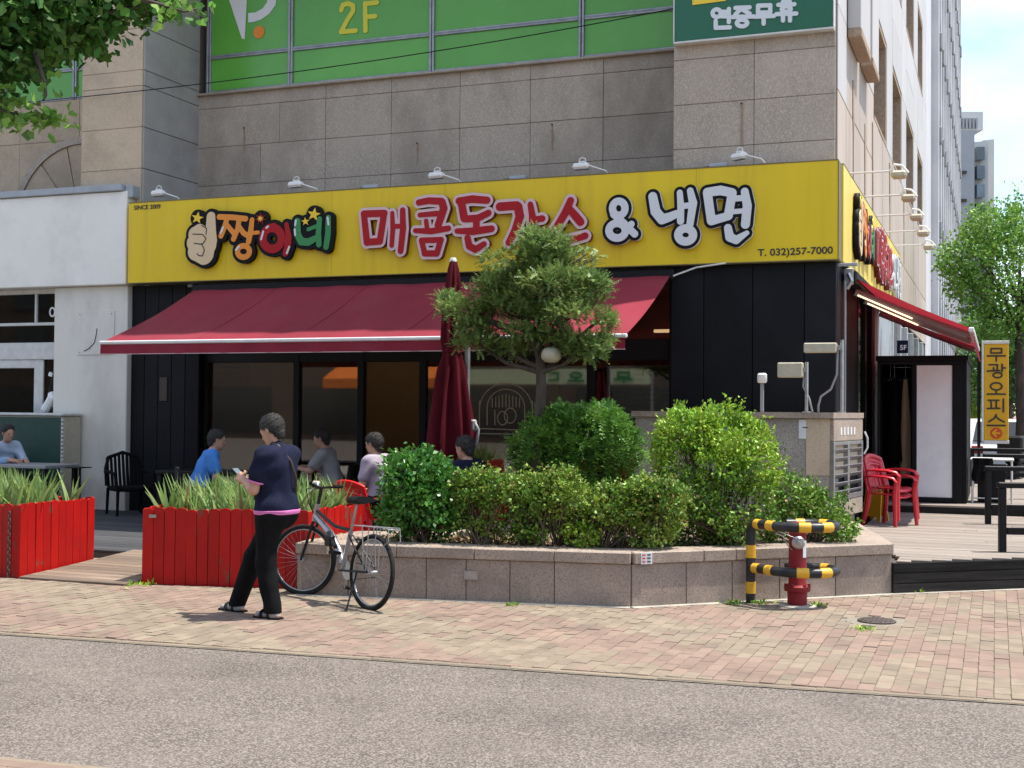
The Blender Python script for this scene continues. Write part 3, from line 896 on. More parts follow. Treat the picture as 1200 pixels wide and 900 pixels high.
MB().extr([(c[0] + r * math.cos(a * math.pi / 12), yv - 0.001, c[2] + r * math.sin(a * math.pi / 12)) for a in range(24)], (0, -0.005, 0)).build('logo_dot', 'vinyl_orange', bld)
sc = 0.0148
vinyl([(pxs([(400, 12), (402, 6), (408, 4), (414, 7), (414, 13), (408, 22), (400, 37)], yv), 2.7 * sc), (pxs([(400, 37.5), (417, 36)], yv), 2.6 * sc)], yv - .001, 'vinyl_yellow', 'floor_number')
vinyl([(pxs([(428, 4), (428.5, 36)], yv), 2.7 * sc), (pxs([(428, 4.5), (442, 3)], yv), 2.6 * sc), (pxs([(428, 20), (440, 19)], yv), 2.5 * sc)], yv - .001, 'vinyl_yellow', 'floor_letter')

# rust streaks under old fixings
for px, y0_, y1_, yy in ((489, 168, 191, 1.775), (647, 146, 176, 1.775), (869, 121, 172, .274), (286, 150, 178, 1.775)):
    a, b = FY(px, y1_, yy), FY(px, y0_, yy); n_ = 7
    L_ = [(a[0] - random.uniform(.006, .02), yy, a[2] + (b[2] - a[2]) * k / n_) for k in range(n_ + 1)]; R_ = [(a[0] + random.uniform(.006, .02), yy, a[2] + (b[2] - a[2]) * k / n_) for k in range(n_ + 1)]
    MB().extr(R_ + L_[::-1], (0, -.002, 0)).build('rust_streak', 'rust', bld)
    MB().lathe([(.012, 0), (.012, .02)], (0, 0, 0), 8, Matrix.Translation((b[0], yy, b[2])) @ Matrix.Rotation(math.pi / 2, 4, 'X')).build('old_fixing', 'iron', bld)

# pale side wall: columns of panels with deep window openings
SX = -0.05
wins = [(5.41, 8.07), (9.45, 12.0), (13.42, 16.2), (17.78, 20.15)]
zs = [4.95, 6.62, 6.68, 8.58, 10.42, 12.3, 14.9]
def spanel(y0, y1, z0, z1, m):
    MB().bev((SX - 0.02, y0 + .006, z0 + .006), (SX + random.uniform(0, .006), y1 - .006, z1 - .006), 0.006).build('stone_panel', m, bld)
ys = [0.36, 1.36, 2.3, 3.1, 4.2, 5.41]
for a, b in zip(ys[:-1], ys[1:]):
    for z0, z1 in ((3.7, 4.95), (4.95, 5.9), (5.9, 7.0), (7.0, 8.5), (8.5, 10.4), (10.4, 12.4), (12.4, 14.9)):
        spanel(a, b, z0, z1, 'side_panel_beige' if (z0 < 5.0 or (a > 1.3 and z0 < 6.6)) else 'side_panel')
cols = [5.41]
for (a, b) in wins:
    cols += [a, b]
cols = cols[1:] + [22.0]
for i in range(0, len(cols) - 1):
    a, b = cols[i], cols[i + 1]
    iswin = i % 2 == 0
    for z0, z1 in ((3.7, 4.95), (4.95, 6.64)):
        n = 3 if b - a > 2 else 2
        for k in range(n):
            spanel(a + (b - a) * k / n, a + (b - a) * (k + 1) / n, z0, z1, 'side_panel_beige')
    if not iswin:
        spanel(a, b, 6.64, 8.58, 'side_panel'); spanel(a, b, 8.58, 10.42, 'side_panel'); spanel(a, b, 10.42, 12.4, 'side_panel'); spanel(a, b, 12.4, 14.9, 'side_panel')
    else:
        spanel(a, b, 8.58, 9.5, 'side_panel'); spanel(a, b, 9.5, 10.42, 'side_panel'); spanel(a, b, 12.4, 14.9, 'side_panel')
        for z0, z1 in ((6.64, 8.58), (10.42, 12.4)):
            f = MB()
            f.box((-0.38, a + .0, z0), (-0.06, a + .09, z1)); f.box((-0.38, b - .09, z0), (-0.06, b, z1)); f.box((-0.38, a + .09, z1 - .09), (-0.06, b - .09, z1)); f.box((-0.38, a + .09, z0), (-0.04, b - .09, z0 + .06))
            w = f.build('window', 'broken_edge', bld)
            MB().box((-0.34, a + .09, z0 + .06), (-0.33, b - .09, z1 - .09)).build('pane', 'tower_glass', w)
            MB().box((-0.328, a + .1, z0 + .07), (-0.32, (a + b) / 2, z1 - .1)).build('pane', 'green_film' if a < 10 and z0 < 7 else 'tower_glass', w)
            MB().bev((-0.33, (a + b) / 2 - .03, z0 + .06), (-0.28, (a + b) / 2 + .03, z1 - .09), 0.005).build('sash', 'alu_white', w)
# projecting pilaster stumps and loose strips on the side wall
for (y0, y1, zb) in ((1.4, 2.75, 6.86), (3.1, 4.15, 6.9)):
    MB().bev((-0.04, y0, zb + .12), (0.14, y1, 14.8), 0.01).build('pilaster', 'side_panel', bld)
    MB().bev((-0.04, y0, zb), (0.15, y1, zb + .118), 0.01).build('pilaster_foot', 'broken_edge', bld)
for (yy, z0, z1, w) in ((2.2, 5.0, 6.45, .10), (3.9, 5.0, 6.2, .08), (5.2, 5.0, 6.5, .09), (8.8, 5.0, 6.5, .12), (12.7, 5.0, 6.6, .12)):
    MB().extr([(SX + .002, yy - w, z1), (SX + .002, yy + w, z1 - .05), (SX + .002, yy + w * .8, z1 - .6), (SX + .002, yy + .02, z1 - .8), (SX + .002, yy + .03, z0), (SX + .002, yy - .02, z0), (SX + .002, yy - .03, z1 - .75), (SX + .002, yy - w * .9, z1 - .5)], (0.014, 0, 0)).build('cracked_cladding', 'broken_edge', bld)

# far part of the block: pale tower with bands of windows
tw = thing('apartment_tower', 'tall pale tower with columns of narrow windows behind the corner building', 'tower', (-6, 38, 0))
MB().box((-12, 25.5, 0), (-0.12, 51.0, 45)).build('wall', 'tower_wall', tw)
ncol = 13
for i in range(ncol + 1):
    yy = 25.5 + i * (51.0 - 25.5) / ncol
    MB().box((-0.11, yy - .22, 0), (0.16, yy + .22, 45)).build('column', 'tower_wall', tw)
gl = {}
step = (51.0 - 25.5) / ncol
for i in range(ncol):
    for f in range(13):
        z0 = 3.6 + f * 3.0
        yy = 25.5 + (i + 0.5) * step
        key = 'w'
        if key not in gl:
            gl[key] = (MB().box((0, -step / 2 + .24, 0), (0.05, step / 2 - .24, 1.9)).mesh('window', 'tower_glass'), MB().box((0, -step / 2 + .24, 1.9), (0.11, step / 2 - .24, 2.98)).mesh('spandrel', 'tower_wall'), MB().box((0, -0.03, 0), (0.08, 0.03, 1.9)).bev((0.0, -step / 2 + .3, .7), (0.3, -step / 2 + .75, 1.2), .02).mesh('sash', ['grey_paint']))
        wdw = inst('window', gl[key][0], tw, Vector((-0.11, yy, z0)) - wloc(tw))
        inst('spandrel', gl[key][1], tw, Vector((-0.11, yy, z0)) - wloc(tw))
        if f < 8: inst('sash', gl[key][2], wdw, (0.045, 0, 0))
# linking pale pier between the two
MB().box((-4, 22.0, 0), (-0.06, 25.4, 15.2)).build('link_wall', 'tower_wall', tw)

# distant grey block
fb = thing('office_block', 'distant grey office block with stepped top against the sky', 'building', (2, 86, 0))
def fbox(px0, px1, py0, py1, d, depth, m, name):
    a = DP(px0, py1, d); b = DP(px1, py0, d)
    o = MB()
    p0 = np.array([a[0], a[1]]); p1 = np.array([b[0], b[1]]); n = _f0[:2] * depth
    o.prism([tuple(p0), tuple(p1), tuple(p1 + n), tuple(p0 + n)], 0 if py1 > 440 else float(a[2]), float(b[2]))
    return o.build(name, m, fb)
fbox(1095, 1142, 152, 500, 90, 14, 'far_wall', 'wall')
fbox(1142, 1158, 165, 500, 91, 12, 'far_light', 'wall')
fbox(1095, 1152, 131, 152, 93, 10, 'far_light', 'penthouse')
fbox(1152, 1165, 163, 500, 94, 10, 'far_light', 'wall')
for k in range(9):
    fbox(1145, 1154, 172 + k * 22, 187 + k * 22, 90.6, 1, 'tower_glass', 'window')
    fbox(1122, 1133, 200 + k * 33, 203 + k * 33, 89.8, .3, 'mortar', 'joint_band')
for k in range(6):
    fbox(1124 + k * 4, 1126 + k * 4, 138, 150, 92.7, .3, 'far_wall', 'rooftop_pipe')

# blocks across the side street, beyond the right edge of the picture
for k, (x0, y0, w_, h_, lb) in enumerate(((13, 62, 16, 21, 'pale slab apartment block across the side street'), (34, 40, 20, 16, 'grey mid-rise block farther right across the side street'))):
    ab = thing('apartment_block', lb, 'building', (x0 + w_ / 2, y0 + 6, 0))
    MB().box((x0, y0, 0), (x0 + w_, y0 + 12, h_)).build('wall', 'far_light' if k == 0 else 'far_wall', ab)
    wm = MB().box((0, -.05, 0), (1.5, .0, 1.5)).mesh('window', 'tower_glass')
    for f in range(int(h_ / 3) - 1):
        for i in range(int(w_ / 2.4)):
            inst('window', wm, ab, Vector((x0 + .6 + i * 2.4, y0, 3.4 + f * 3)) - wloc(ab))
    MB().box((x0 + 2, y0 + 3, h_), (x0 + 6, y0 + 8, h_ + 2.5)).build('penthouse', 'far_wall', ab)

# ================================================================== WHITE NEIGHBOUR SHOP
nb = thing('white_shopfront', 'white painted neighbouring shopfront with blank fascia and dark windows', 'shop', (-14, 1, 0))
MB().bev((-19.5, 0.08, 3.66), (-10.91, 0.7, 5.13), 0.012).build('fascia', 'white_fascia', nb)
MB().bev((-19.5, 0.03, 5.135), (-10.98, 0.75, 5.24), 0.01).build('metal_cap', 'cap_metal', nb)
MB().bev((-10.96, 0.1, 5.03), (-10.82, 0.5, 5.22), 0.01).build('cap_return', 'cap_metal', nb)
MB().bev((-11.6, 0.3, 5.245), (-11.2, 0.55, 5.29), 0.01).build('roof_hatch', 'cap_metal', nb)
MB().bev((-12.4, 0.2, 0.0), (-10.96, 0.9, 3.655), 0.012).build('pillar', 'white_wall', nb)
hp = MB().bev((-11.91, 0.186, 2.56), (-11.2, 0.198, 3.26), 0.004).build('access_panel', 'white_wall', nb)
MB().tube([(-11.53, 0.182, 2.98), (-11.55, 0.18, 2.85), (-11.58, 0.18, 2.75), (-11.68, 0.18, 2.66), (-11.78, 0.182, 2.62)], 0.006, 5).build('scratch_wire', 'black', hp)
for dx, dz in ((.04, .04), (.66, .04), (.04, .65), (.66, .65)):
    MB().lathe([(0.008, 0), (0.008, 0.006)], (0, 0, 0), 8, Matrix.Translation((-11.91 + dx, 0.186, 2.56 + dz)) @ Matrix.Rotation(math.pi / 2, 4, 'X')).build('screw', 'iron', hp)
# window band above the door
wf = MB()
wf.bev((-19.5, 0.36, 3.58), (-12.41, 0.5, 3.656), .008); wf.bev((-19.5, 0.38, 2.5), (-12.41, 0.5, 2.78), .008); wf.bev((-19.5, 0.38, 3.06), (-12.41, 0.46, 3.11), .006)
wf.bev((-12.96, 0.38, 3.11), (-12.92, 0.46, 3.58), .006); wf.bev((-15.2, 0.38, 2.78), (-15.1, 0.46, 3.58), .006)
wf.build('window_frame', 'alu_white', nb)
for x0, x1, z0, z1 in ((-19.5, -15.2, 2.78, 3.58), (-15.1, -12.96, 3.11, 3.58), (-12.92, -12.41, 3.11, 3.58), (-15.1, -12.41, 2.78, 3.06)):
    MB().box((x0, 0.42, z0), (x1, 0.43, z1)).build('pane', 'glass_dark', nb)
dr = MB()
dr.bev((-12.97, 0.40, 0.1), (-12.78, 0.47, 2.5), .008); dr.bev((-14.2, 0.40, 0.1), (-14.05, 0.47, 2.5), .008); dr.bev((-14.05, 0.40, 2.36), (-12.97, 0.47, 2.5), .008)
dd = dr.build('door', 'alu_white', nb)
MB().box((-14.05, 0.43, 0.1), (-12.97, 0.44, 2.36)).build('pane', 'glass_dark', dd)
MB().bev((-13.03, 0.33, 1.0), (-12.99, 0.37, 1.6), .008).build('handle', 'steel', dd)
MB().box((-12.78, 0.43, 0.1), (-12.41, 0.44, 2.5)).build('pane', 'glass_dark', nb)
MB().bev((-12.78, 0.40, 1.72), (-12.41, 0.46, 1.76), .005).build('transom', 'alu_white', nb)
MB().box((-19.5, 3.0, 0), (-10.96, 3.1, 3.7)).build('back_wall', 'interior', nb)
MB().box((-19.5, 0.5, 3.66), (-10.96, 3.0, 3.72)).build('ceiling', 'interior', nb)
MB().box((-19.5, 0.47, 0.02), (-12.41, 3.0, 0.09)).build('floor', 'interior_floor', nb)
MB().bev((-13.5, 1.2, 2.8), (-12.7, 1.5, 3.3), .02).build('shelf_box', 'cream_plastic', nb)
MB().bev((-13.6, 0.6, 2.2), (-13.0, 0.62, 2.34), .004).build('yellow_valance', 'vinyl_yellow', nb)
p = pxs([(57, 363), (64, 364), (67, 368), (66, 373), (58, 371), (57, 363)], 0.41)
me = strokes_mesh('window_lettering', [(ring(-12.62, 3.28, .05, .07), .014), (pxs([(64, 364), (70, 369), (70, 363)], .41), .014)], 0.006, 'vinyl_white', 0, .006)
inst('window_lettering', me, nb, Vector((0, 0.415, 0)) - wloc(nb))
# black drain hose wrapped at the end, hanging by the door
hs = thing('drain_hose', 'black drain hose with taped white end hanging beside the shop door', 'hose', (-12.6, 0.2, 1.5))
pts = [FY(x, y_, 0.28) for x, y_ in ((76, 385), (72, 410), (66, 432), (61, 455), (57, 478), (52, 486))]
MB().tube(pts, [.045, .05, .05, .05, .04, .035], 10).build('hose', 'rubber', hs, smooth=40)
MB().tube([FY(62, 437, .28), FY(61, 441, .28)], .062, 10).build('tape', 'vinyl_white', hs)
MB().tube([FY(60, 460, .26), FY(62, 466, .26), FY(57, 473, .26), FY(53, 480, .26), FY(51, 486, .27)], [.05, .085, .07, .075, .05], 9).build('bag_wrap', 'vinyl_white', hs)

# ================================================================== SHOPFRONT (black, glazed)
sf = thing('restaurant_facade', 'black panelled restaurant front with tall dark glazing below the yellow signboard', 'shopfront', (-6, 0.5, 0))
GY = 0.5
# left black boards
for i in range(5):
    x0 = -10.955 + i * 0.255
    MB().bev((x0 + .004, 0.30, 0.1), (x0 + .251, 0.36, 3.65), .006).build('board', 'black_panel', sf)
MB().bev((-10.4, 0.285, 1.83), (-10.26, 0.30, 2.2), .004).build('notice_plate', 'brown_leather', sf)
# right black boards and side return
bx = [-2.17, -1.73, -1.09, -0.43, -0.03]
for a, b in zip(bx[:-1], bx[1:]):
    MB().bev((a + .004, 0.12, 0.2), (b - .004, 0.2, 3.65), .006).build('board', 'black_panel', sf)
for a, b in ((0.205, 1.0), (1.0, 1.9), (1.9, 2.7)):
    MB().bev((-0.10, a + .004, 0.2), (-0.03, b - .004, 3.65), .006).build('board', 'black_panel', sf)
MB().bev((-0.12, 2.72, 0.3), (-0.06, 4.9, 3.6), .006).build('dark_window', 'car_glass', sf)
for yy in (2.72, 3.8, 4.85):
    MB().bev((-0.12, yy, 0.3), (-0.02, yy + .08, 3.65), .006).build('mullion', 'black_frame', sf)
MB().bev((-0.5, 4.95, 0.2), (0.02, 5.5, 3.65), .01).build('corner_pier', 'grey_paint', sf)
MB().bev((-0.5, 5.55, 0.2), (-0.02, 9.0, 3.65), .01).build('side_cladding', 'cap_metal', sf)
for k in range(6):
    MB().bev((-0.1, 9.1 + k * 2.1, 0.2), (0.0, 9.2 + k * 2.1, 3.65), .01).build('side_post', 'alu_white', sf)
    MB().bev((-0.14, 9.2 + k * 2.1, 0.2), (-0.08, 11.2 + k * 2.1, 3.65), .01).build('side_window', 'tower_glass', sf)
# glazing
mul = [-9.70, -8.04, -6.95, -5.94, -3.385, -2.22]
for x in mul:
    MB().bev((x - .05, GY - .06, 0.1), (x + .05, GY + .06, 3.65), .006).build('mullion', 'black_frame', sf)
for a, b in zip(mul[:-1], mul[1:]):
    MB().bev((a + .052, GY - .05, 2.43), (b - .052, GY + .05, 2.72), .006).build('transom', 'black_frame', sf)
    MB().bev((a + .052, GY - .05, 0.1), (b - .052, GY + .05, 0.22), .006).build('bottom_rail', 'black_frame', sf)
    MB().box((a + .052, GY - .005, 2.72), (b - .052, GY + .005, 3.65)).build('pane', 'glass', sf)
    if a != -6.95:
        MB().box((a + .052, GY - .005, 0.22), (b - .052, GY + .005, 2.43)).build('pane', 'glass', sf)
# door leaf swung open into the room
dm = Matrix.Translation((-6.0, GY + .06, 0)) @ Matrix.Rotation(math.radians(100), 4, 'Z')
dl = MB().bev((0, -.025, .12), (.08, .025, 2.4), .005, dm).bev((.82, -.025, .12), (.9, .025, 2.4), .005, dm).bev((.08, -.025, 2.3), (.82, .025, 2.4), .005, dm).bev((.08, -.025, .12), (.82, .025, .25), .005, dm).build('door_leaf', 'black_frame', sf)
MB().box((.08, -.004, .25), (.82, .004, 2.3), dm).build('pane', 'glass', dl)
# room behind the glass
rm = MB()
rm.box((-9.8, 5.2, 0.1), (-2.1, 5.3, 3.7)); rm.box((-9.9, 0.6, 0.1), (-9.8, 5.3, 3.7)); rm.box((-2.1, 0.6, 0.1), (-2.0, 5.3, 3.7))
rm.build('room_wall', 'interior', sf)
MB().box((-9.8, 0.56, 3.66), (-2.1, 5.2, 3.72)).build('ceiling', 'interior', sf)
MB().box((-9.8, 0.56, 0.05), (-2.1, 5.2, 0.1)).build('room_floor', 'interior_floor', sf)
MB().box((-10.99, 0.37, 0.1), (-9.76, 0.5, 3.65)).build('wall_core', 'black', sf)
MB().box((-2.18, 0.21, 0.2), (-0.11, 0.6, 3.65)).build('wall_core', 'black', sf)
MB().bev((-5.5, 3.6, 0.1), (-2.6, 4.3, 1.15), .02).build('counter', 'ramp_wood', sf)
MB().bev((-5.4, 5.0, 1.9), (-3.0, 5.19, 2.5), .02).build('menu_board', 'black', sf)
MB().bev((-5.75, 2.2, 2.55), (-5.0, 2.6, 2.95), .02).build('wall_cabinet', 'black', sf)
MB().bev((-3.1, 2.8, 2.95), (-2.2, 2.86, 3.0), .01).build('light_strip', 'led', sf)
for xx in (-8.8, -6.2, -4.2):  # glowing strips added to brighten the dim room
    MB().bev((xx, 2.0, 3.6), (xx + .12, 4.4, 3.655), .01).build('added_ceiling_light', 'led', sf)
MB().bev((-3.25, 4.4, 2.72), (-2.9, 4.5, 3.6), .01).build('shelf', 'logo_cream', sf)
# prints on and behind the glass
def printed(name, px0, py0, px1, py1, y, m, parent=sf, th=.006):
    a, b = FY(px0, py1, y), FY(px1, py0, y)
    return MB().box((a[0], y - th, a[2]), (b[0], y, b[2])).build(name, m, parent)
printed('notice_sheet', 250, 426, 292, 456, .60, 'interior')
for k in range(4):
    printed('print_line', 256, 430 + k * 6, 284 - (k % 2) * 6, 431.6 + k * 6, .592, 'menu_print')
ms = printed('menu_sheet', 738, 410, 785, 472, .62, 'interior')
for k in range(9):
    for (a, b) in ((726, 738), (743, 755), (760, 770), (775, 784)):
        printed('print_line', a, 420 + k * 6, b - (k * 3 % 4), 421.8 + k * 6, .602, 'menu_print')
printed('print_line', 741, 411, 763, 415, .602, 'menu_print')
# arch emblem drawn on the glass
def line_art(name, strokes, w, y, m):
    me = strokes_mesh(name, [(pxs(s_, y), w) for s_ in strokes], .006, m, 0, .006)
    return inst(name, me, sf, Vector((0, y, 0)) - wloc(sf))
def archpx(cx, cy, r, y1, x0=None):
    a = ring(cx, cy, r, r * 1.0, 18, 180, 360)
    return [(cx - r, y1)] + [(p_[0], cy + (p_[1] - cy)) for p_ in a] + [(cx + r, y1)]
ST = [archpx(593, 480, 31, 500), archpx(593, 478, 22, 498), [(562, 500), (562, 470)], [(624, 500), (624, 470)], [(560, 502), (612, 504)], [(560, 508), (612, 509)]]
for k in range(9):
    ST.append([(577 + k * 4, 462 + abs(k - 4) * 1.2), (577 + k * 4, 477)])
ST += [ring(589, 490, 6, 8, 12), ring(598, 487, 7, 9, 12), [(580, 480), (580, 498)]]
line_art('arch_emblem', ST, .007, .49, 'gold_line')

# ================================================================== SIGNBOARDS
SL, SZ0, SZ1 = -10.81, 3.655, 4.925
def zz(tagz):
    ox, oy, k = {3: (200, 180, 6.0), 4: (400, 210, 7.5), 5: (540, 210, 7.5), 6: (690, 200, 6.0)}[tagz]
    def f(strokes):
        out = []
        for pts, r in strokes:
            P = [FY(ox + x / k, oy + y_ / k, -0.06) for x, y_ in pts]
            d = float((P[0] - CAM) @ FW) / FPX / k * 1.05
            rr = [q * d for q in r] if hasattr(r, '__len__') else r * d
            out.append(([(float(p_[0]) - SL, float(p_[2]) - SZ0) for p_ in P], rr))
        return out
    return f
Z3, Z4, Z5, Z6 = zz(3), zz(4), zz(5), zz(6)
fist = Z3([([(292, 446), (290, 540), (285, 610)], [33, 40, 55]), ([(230, 660)], 100), ([(180, 570), (210, 560)], [52, 60]), ([(172, 630)], 56), ([(185, 690), (240, 700)], [62, 80]), ([(265, 640)], 72)])
jjang = Z3([([(350, 447), (440, 450), (535, 460)], 19), ([(405, 455), (390, 510), (362, 580)], 19), ([(405, 505), (450, 560)], 17), ([(490, 460), (480, 530), (450, 602)], 19), ([(488, 515), (520, 560), (548, 578)], 18),
            ([(580, 468), (572, 540), (556, 620)], [17, 20, 20]), ([(572, 562), (622, 556)], 13), (ring(520, 690, 42, 40), 19)])
ee = Z3([(ring(722, 598, 66, 74), 29), ([(735, 510), (722, 525)], 20), ([(822, 500), (838, 590), (830, 650), (814, 705)], [16, 22, 24, 20])])
ne = Z3([([(898, 478), (900, 570), (925, 620), (975, 625), (1040, 590)], [23, 25, 26, 25, 20]), ([(975, 535), (1045, 508)], 13), ([(1054, 462), (1046, 560), (1050, 640)], [18, 20, 20]), ([(1116, 452), (1114, 560), (1100, 658)], [18, 21, 20])])
def star(cx, cy, R, r, n=5, rot=-90):
    pts = []
    for i in range(2 * n):
        a = math.radians(rot + 180 / n * i); q_ = R if i % 2 == 0 else r
        pts.append((cx + q_ * math.cos(a), cy + q_ * math.sin(a)))
    return pts
stars = [(197, 455, 44, 18, 5, -80, 'logo_star'), (1015, 430, 48, 20, 5, -80, 'logo_star'), (955, 480, 30, 12, 5, -95, 'logo_star'), (640, 460, 44, 14, 7, -90, 'letter_red')]
starst = []
for cx, cy, R, r, n, rot, m in stars:
    starst += Z3([([(cx, cy)], R * 0.8)])
RED = [Z4([([(208, 308), (388, 302)], 29), ([(208, 308), (235, 558)], [27, 30]), ([(385, 305), (348, 548)], 29), ([(240, 556), (345, 548)], 29), ([(457, 300), (462, 440), (452, 585)], [18, 22, 20]), ([(548, 275), (552, 440), (530, 632)], [24, 28, 26]), ([(460, 418), (545, 415)], 20)]),
       Z4([([(690, 208), (780, 192), (890, 198)], [26, 28, 30]), ([(895, 205), (910, 260), (862, 405)], [32, 34, 32]), ([(700, 318), (850, 305)], [20, 24]), ([(755, 370), (765, 440)], 20), ([(660, 455), (800, 460), (950, 435)], [20, 26, 24]), ([(715, 540), (885, 535)], 24), ([(715, 540), (742, 650)], 24), ([(885, 535), (850, 652)], 26), ([(742, 655), (850, 655)], 26)]),
       Z5([([(-8, 195), (110, 178), (238, 188)], [30, 32, 30]), ([(12, 200), (38, 345)], [34, 34]), ([(60, 352), (160, 345), (250, 300)], [30, 30, 28]), ([(145, 352), (145, 450)], 30), ([(-25, 458), (120, 460), (278, 438)], [22, 32, 28]), ([(68, 520), (82, 590), (140, 620), (212, 572)], [28, 30, 30, 24])]),
       Z5([([(352, 245), (500, 235)], 36), ([(512, 245), (528, 330), (488, 450), (430, 560)], [38, 38, 34, 28]), ([(620, 225), (638, 330), (632, 440), (640, 610)], [24, 30, 28, 26]), ([(650, 362), (725, 348)], 27)]),
       Z5([([(972, 190), (930, 290), (862, 405), (800, 480)], [30, 34, 32, 26]), ([(960, 262), (1010, 320), (1058, 378)], [30, 34, 34]), ([(825, 545), (960, 540), (1100, 500)], [24, 30, 28])])]
WHITE = [Z6([(ring(216, 268, 44, 50), 25), (ring(205, 424, 58, 52), 26), ([(180, 310), (250, 370), (328, 448)], 24), ([(305, 378), (262, 440)], 22)]),
         Z6([([(455, 185), (475, 290), (520, 345), (570, 330), (620, 308)], [30, 34, 34, 30, 26]), ([(645, 158), (652, 260), (650, 358)], [20, 23, 24]), ([(718, 145), (738, 230), (716, 380)], [22, 28, 24]), ([(650, 255), (725, 245)], 20), (ring(686, 455, 52, 46), 28)]),
         Z6([([(838, 155), (930, 142), (1010, 158)], [30, 32, 30]), ([(838, 158), (866, 355)], [30, 30]), ([(1012, 160), (985, 320)], [30, 30]), ([(868, 355), (975, 325)], [30, 28]), ([(1100, 150), (1118, 250), (1105, 380)], [26, 30, 30]), ([(1025, 200), (1090, 195)], 20), ([(1015, 292), (1095, 285)], 17), ([(982, 405), (995, 470), (1040, 490), (1115, 440)], [26, 30, 28, 16])])]
def sign_meshes():
    out = []                           # (name, mesh, y offset, parent index)
    back = fist + jjang + ee + ne + starst
    out.append(('logo_backing', strokes_mesh('logo_backing', back, .07, 'black', .052), -.012, None))
    def face(nm, st, m, dy=-.082, d=.012, inf=0.0):
        out.append((nm, strokes_mesh(nm, st, d, m, inf, .005), dy, 0))
    face('logo_fist', fist, 'logo_cream')
    kn = Z3([([(165, 568), (235, 570), (258, 600), (240, 632), (215, 640)], 3.5), ([(175, 632), (230, 640), (247, 680), (232, 722), (205, 718), (196, 705)], 3.5), ([(228, 508), (262, 528), (258, 570)], 3.5)])
    face('knuckle_line', kn, 'print_black', -.0945, .003)
    face('logo_letter', jjang, 'logo_orange'); face('logo_letter', ee, 'letter_red'); face('logo_letter', ne, 'logo_green')
    for h_ in ([(645, 605), (660, 550)], [(682, 524), (694, 514)], [(826, 702), (842, 658)], [(884, 505), (890, 472)], [(881, 535), (884, 575)], [(1112, 452), (1118, 500)], [(362, 560), (378, 520)], [(468, 680), (490, 655)]):
        face('highlight', Z3([(h_, 7)]), 'letter_white', -.0945, .003)
    for cx, cy, R, r, n, rot, m in stars:
        P = Z3([(star(cx, cy, R, r, n, rot), 1)])[0][0]
        out.append(('logo_star', solid_from_loops('logo_star', [P], .014, m), -.082, 0))
    P = Z3([(star(640, 460, 24, 9, 7, -70), 1)])[0][0]
    out.append(('logo_star', solid_from_loops('logo_star', [P], .005, 'logo_star'), -.0965, 0))
    for k, st in enumerate(RED):
        out.append(('letter', strokes_mesh('letter', st, .085 + .004 * (k % 2), ['letter_rim', 'letter_side'], .040), -.006, None)); pi = len(out) - 1
        out.append(('letter_face', strokes_mesh('letter_face', st, .008, 'letter_red', 0, .005), -.0915 - .004 * (k % 2), pi))
    for k, st in enumerate(WHITE):
        out.append(('letter', strokes_mesh('letter', st, .085 + .004 * (k % 2), ['black', 'letter_white'], .042), -.006, None)); pi = len(out) - 1
        out.append(('letter_face', strokes_mesh('letter_face', st, .008, 'letter_white', 0, .005), -.0915 - .004 * (k % 2), pi))
    return out
SM = sign_meshes()
def put_letters(root, sx=1.0):
    objs = []
    for nm, me, dy, pi in SM:
        if pi is None:
            objs.append(inst(nm, me, root, (0, dy, 0), (0, 0, 0), (sx, 1, 1)))
        else:
            par = objs[pi]
            objs.append(inst(nm, me, par, (0, dy - par.location.y, 0)))
sg = thing('restaurant_signboard', 'long yellow signboard with cartoon fist and red and white Korean letters above awning', 'signboard', (SL, 0, SZ0))
body = MB()
xs = [0, 1.8, 3.6, 5.4, 7.2, 9.0, 10.81]
for a, b in zip(xs[:-1], xs[1:]):
    local(MB().bev((a + .0008, 0, 0.012), (b - .0008, .27, 1.258), .002), 'face_panel', 'sign_yellow', sg)
local(MB().bev((-.002, -.006, 0), (10.812, .28, .012), .002).bev((-.002, -.006, 1.258), (10.812, .28, 1.275), .002).bev((10.811, -.006, .012), (10.822, .28, 1.258), .002), 'frame', 'sign_edge', sg)
put_letters(sg)
t = text_mesh('SINCE 2009', .095, .004, 'print_black'); p = FY(157, 246, 0)
inst('lettering', t, sg, (p[0] - SL, -.002, p[2] - SZ0), (0, 0, 0), (1.06, 1, 1))
t = text_mesh('T. 032)257-7000', .125, .004, 'print_black'); p = FY(888, 300, 0)
inst('lettering', t, sg, (p[0] - SL, -.002, p[2] - SZ0), (0, 0, 0), (1.12, 1, 1))
# same sign round the corner
s2 = thing('side_signboard', 'yellow signboard continuing along the side wall around the corner', 'signboard', (0.035, 0.30, SZ0), rz=math.pi / 2)
for a, b in zip([0, 2.5, 5.0, 7.5], [2.5, 5.0, 7.5, 9.95]):
    local(MB().bev((a + .001, 0, .012), (b - .001, .06, 1.258), .003), 'face_panel', 'sign_side_yellow', s2)
local(MB().bev((0.0, -.004, -.01), (9.95, .06, .011), .003).bev((0.0, -.004, 1.259), (9.95, .06, 1.272), .003), 'frame', 'sign_edge', s2)
put_letters(s2, 0.92)
MB().bev((-.03, .12, 3.60), (.03, 10.2, 3.64), .004).build('soffit', 'cap_metal', s2)

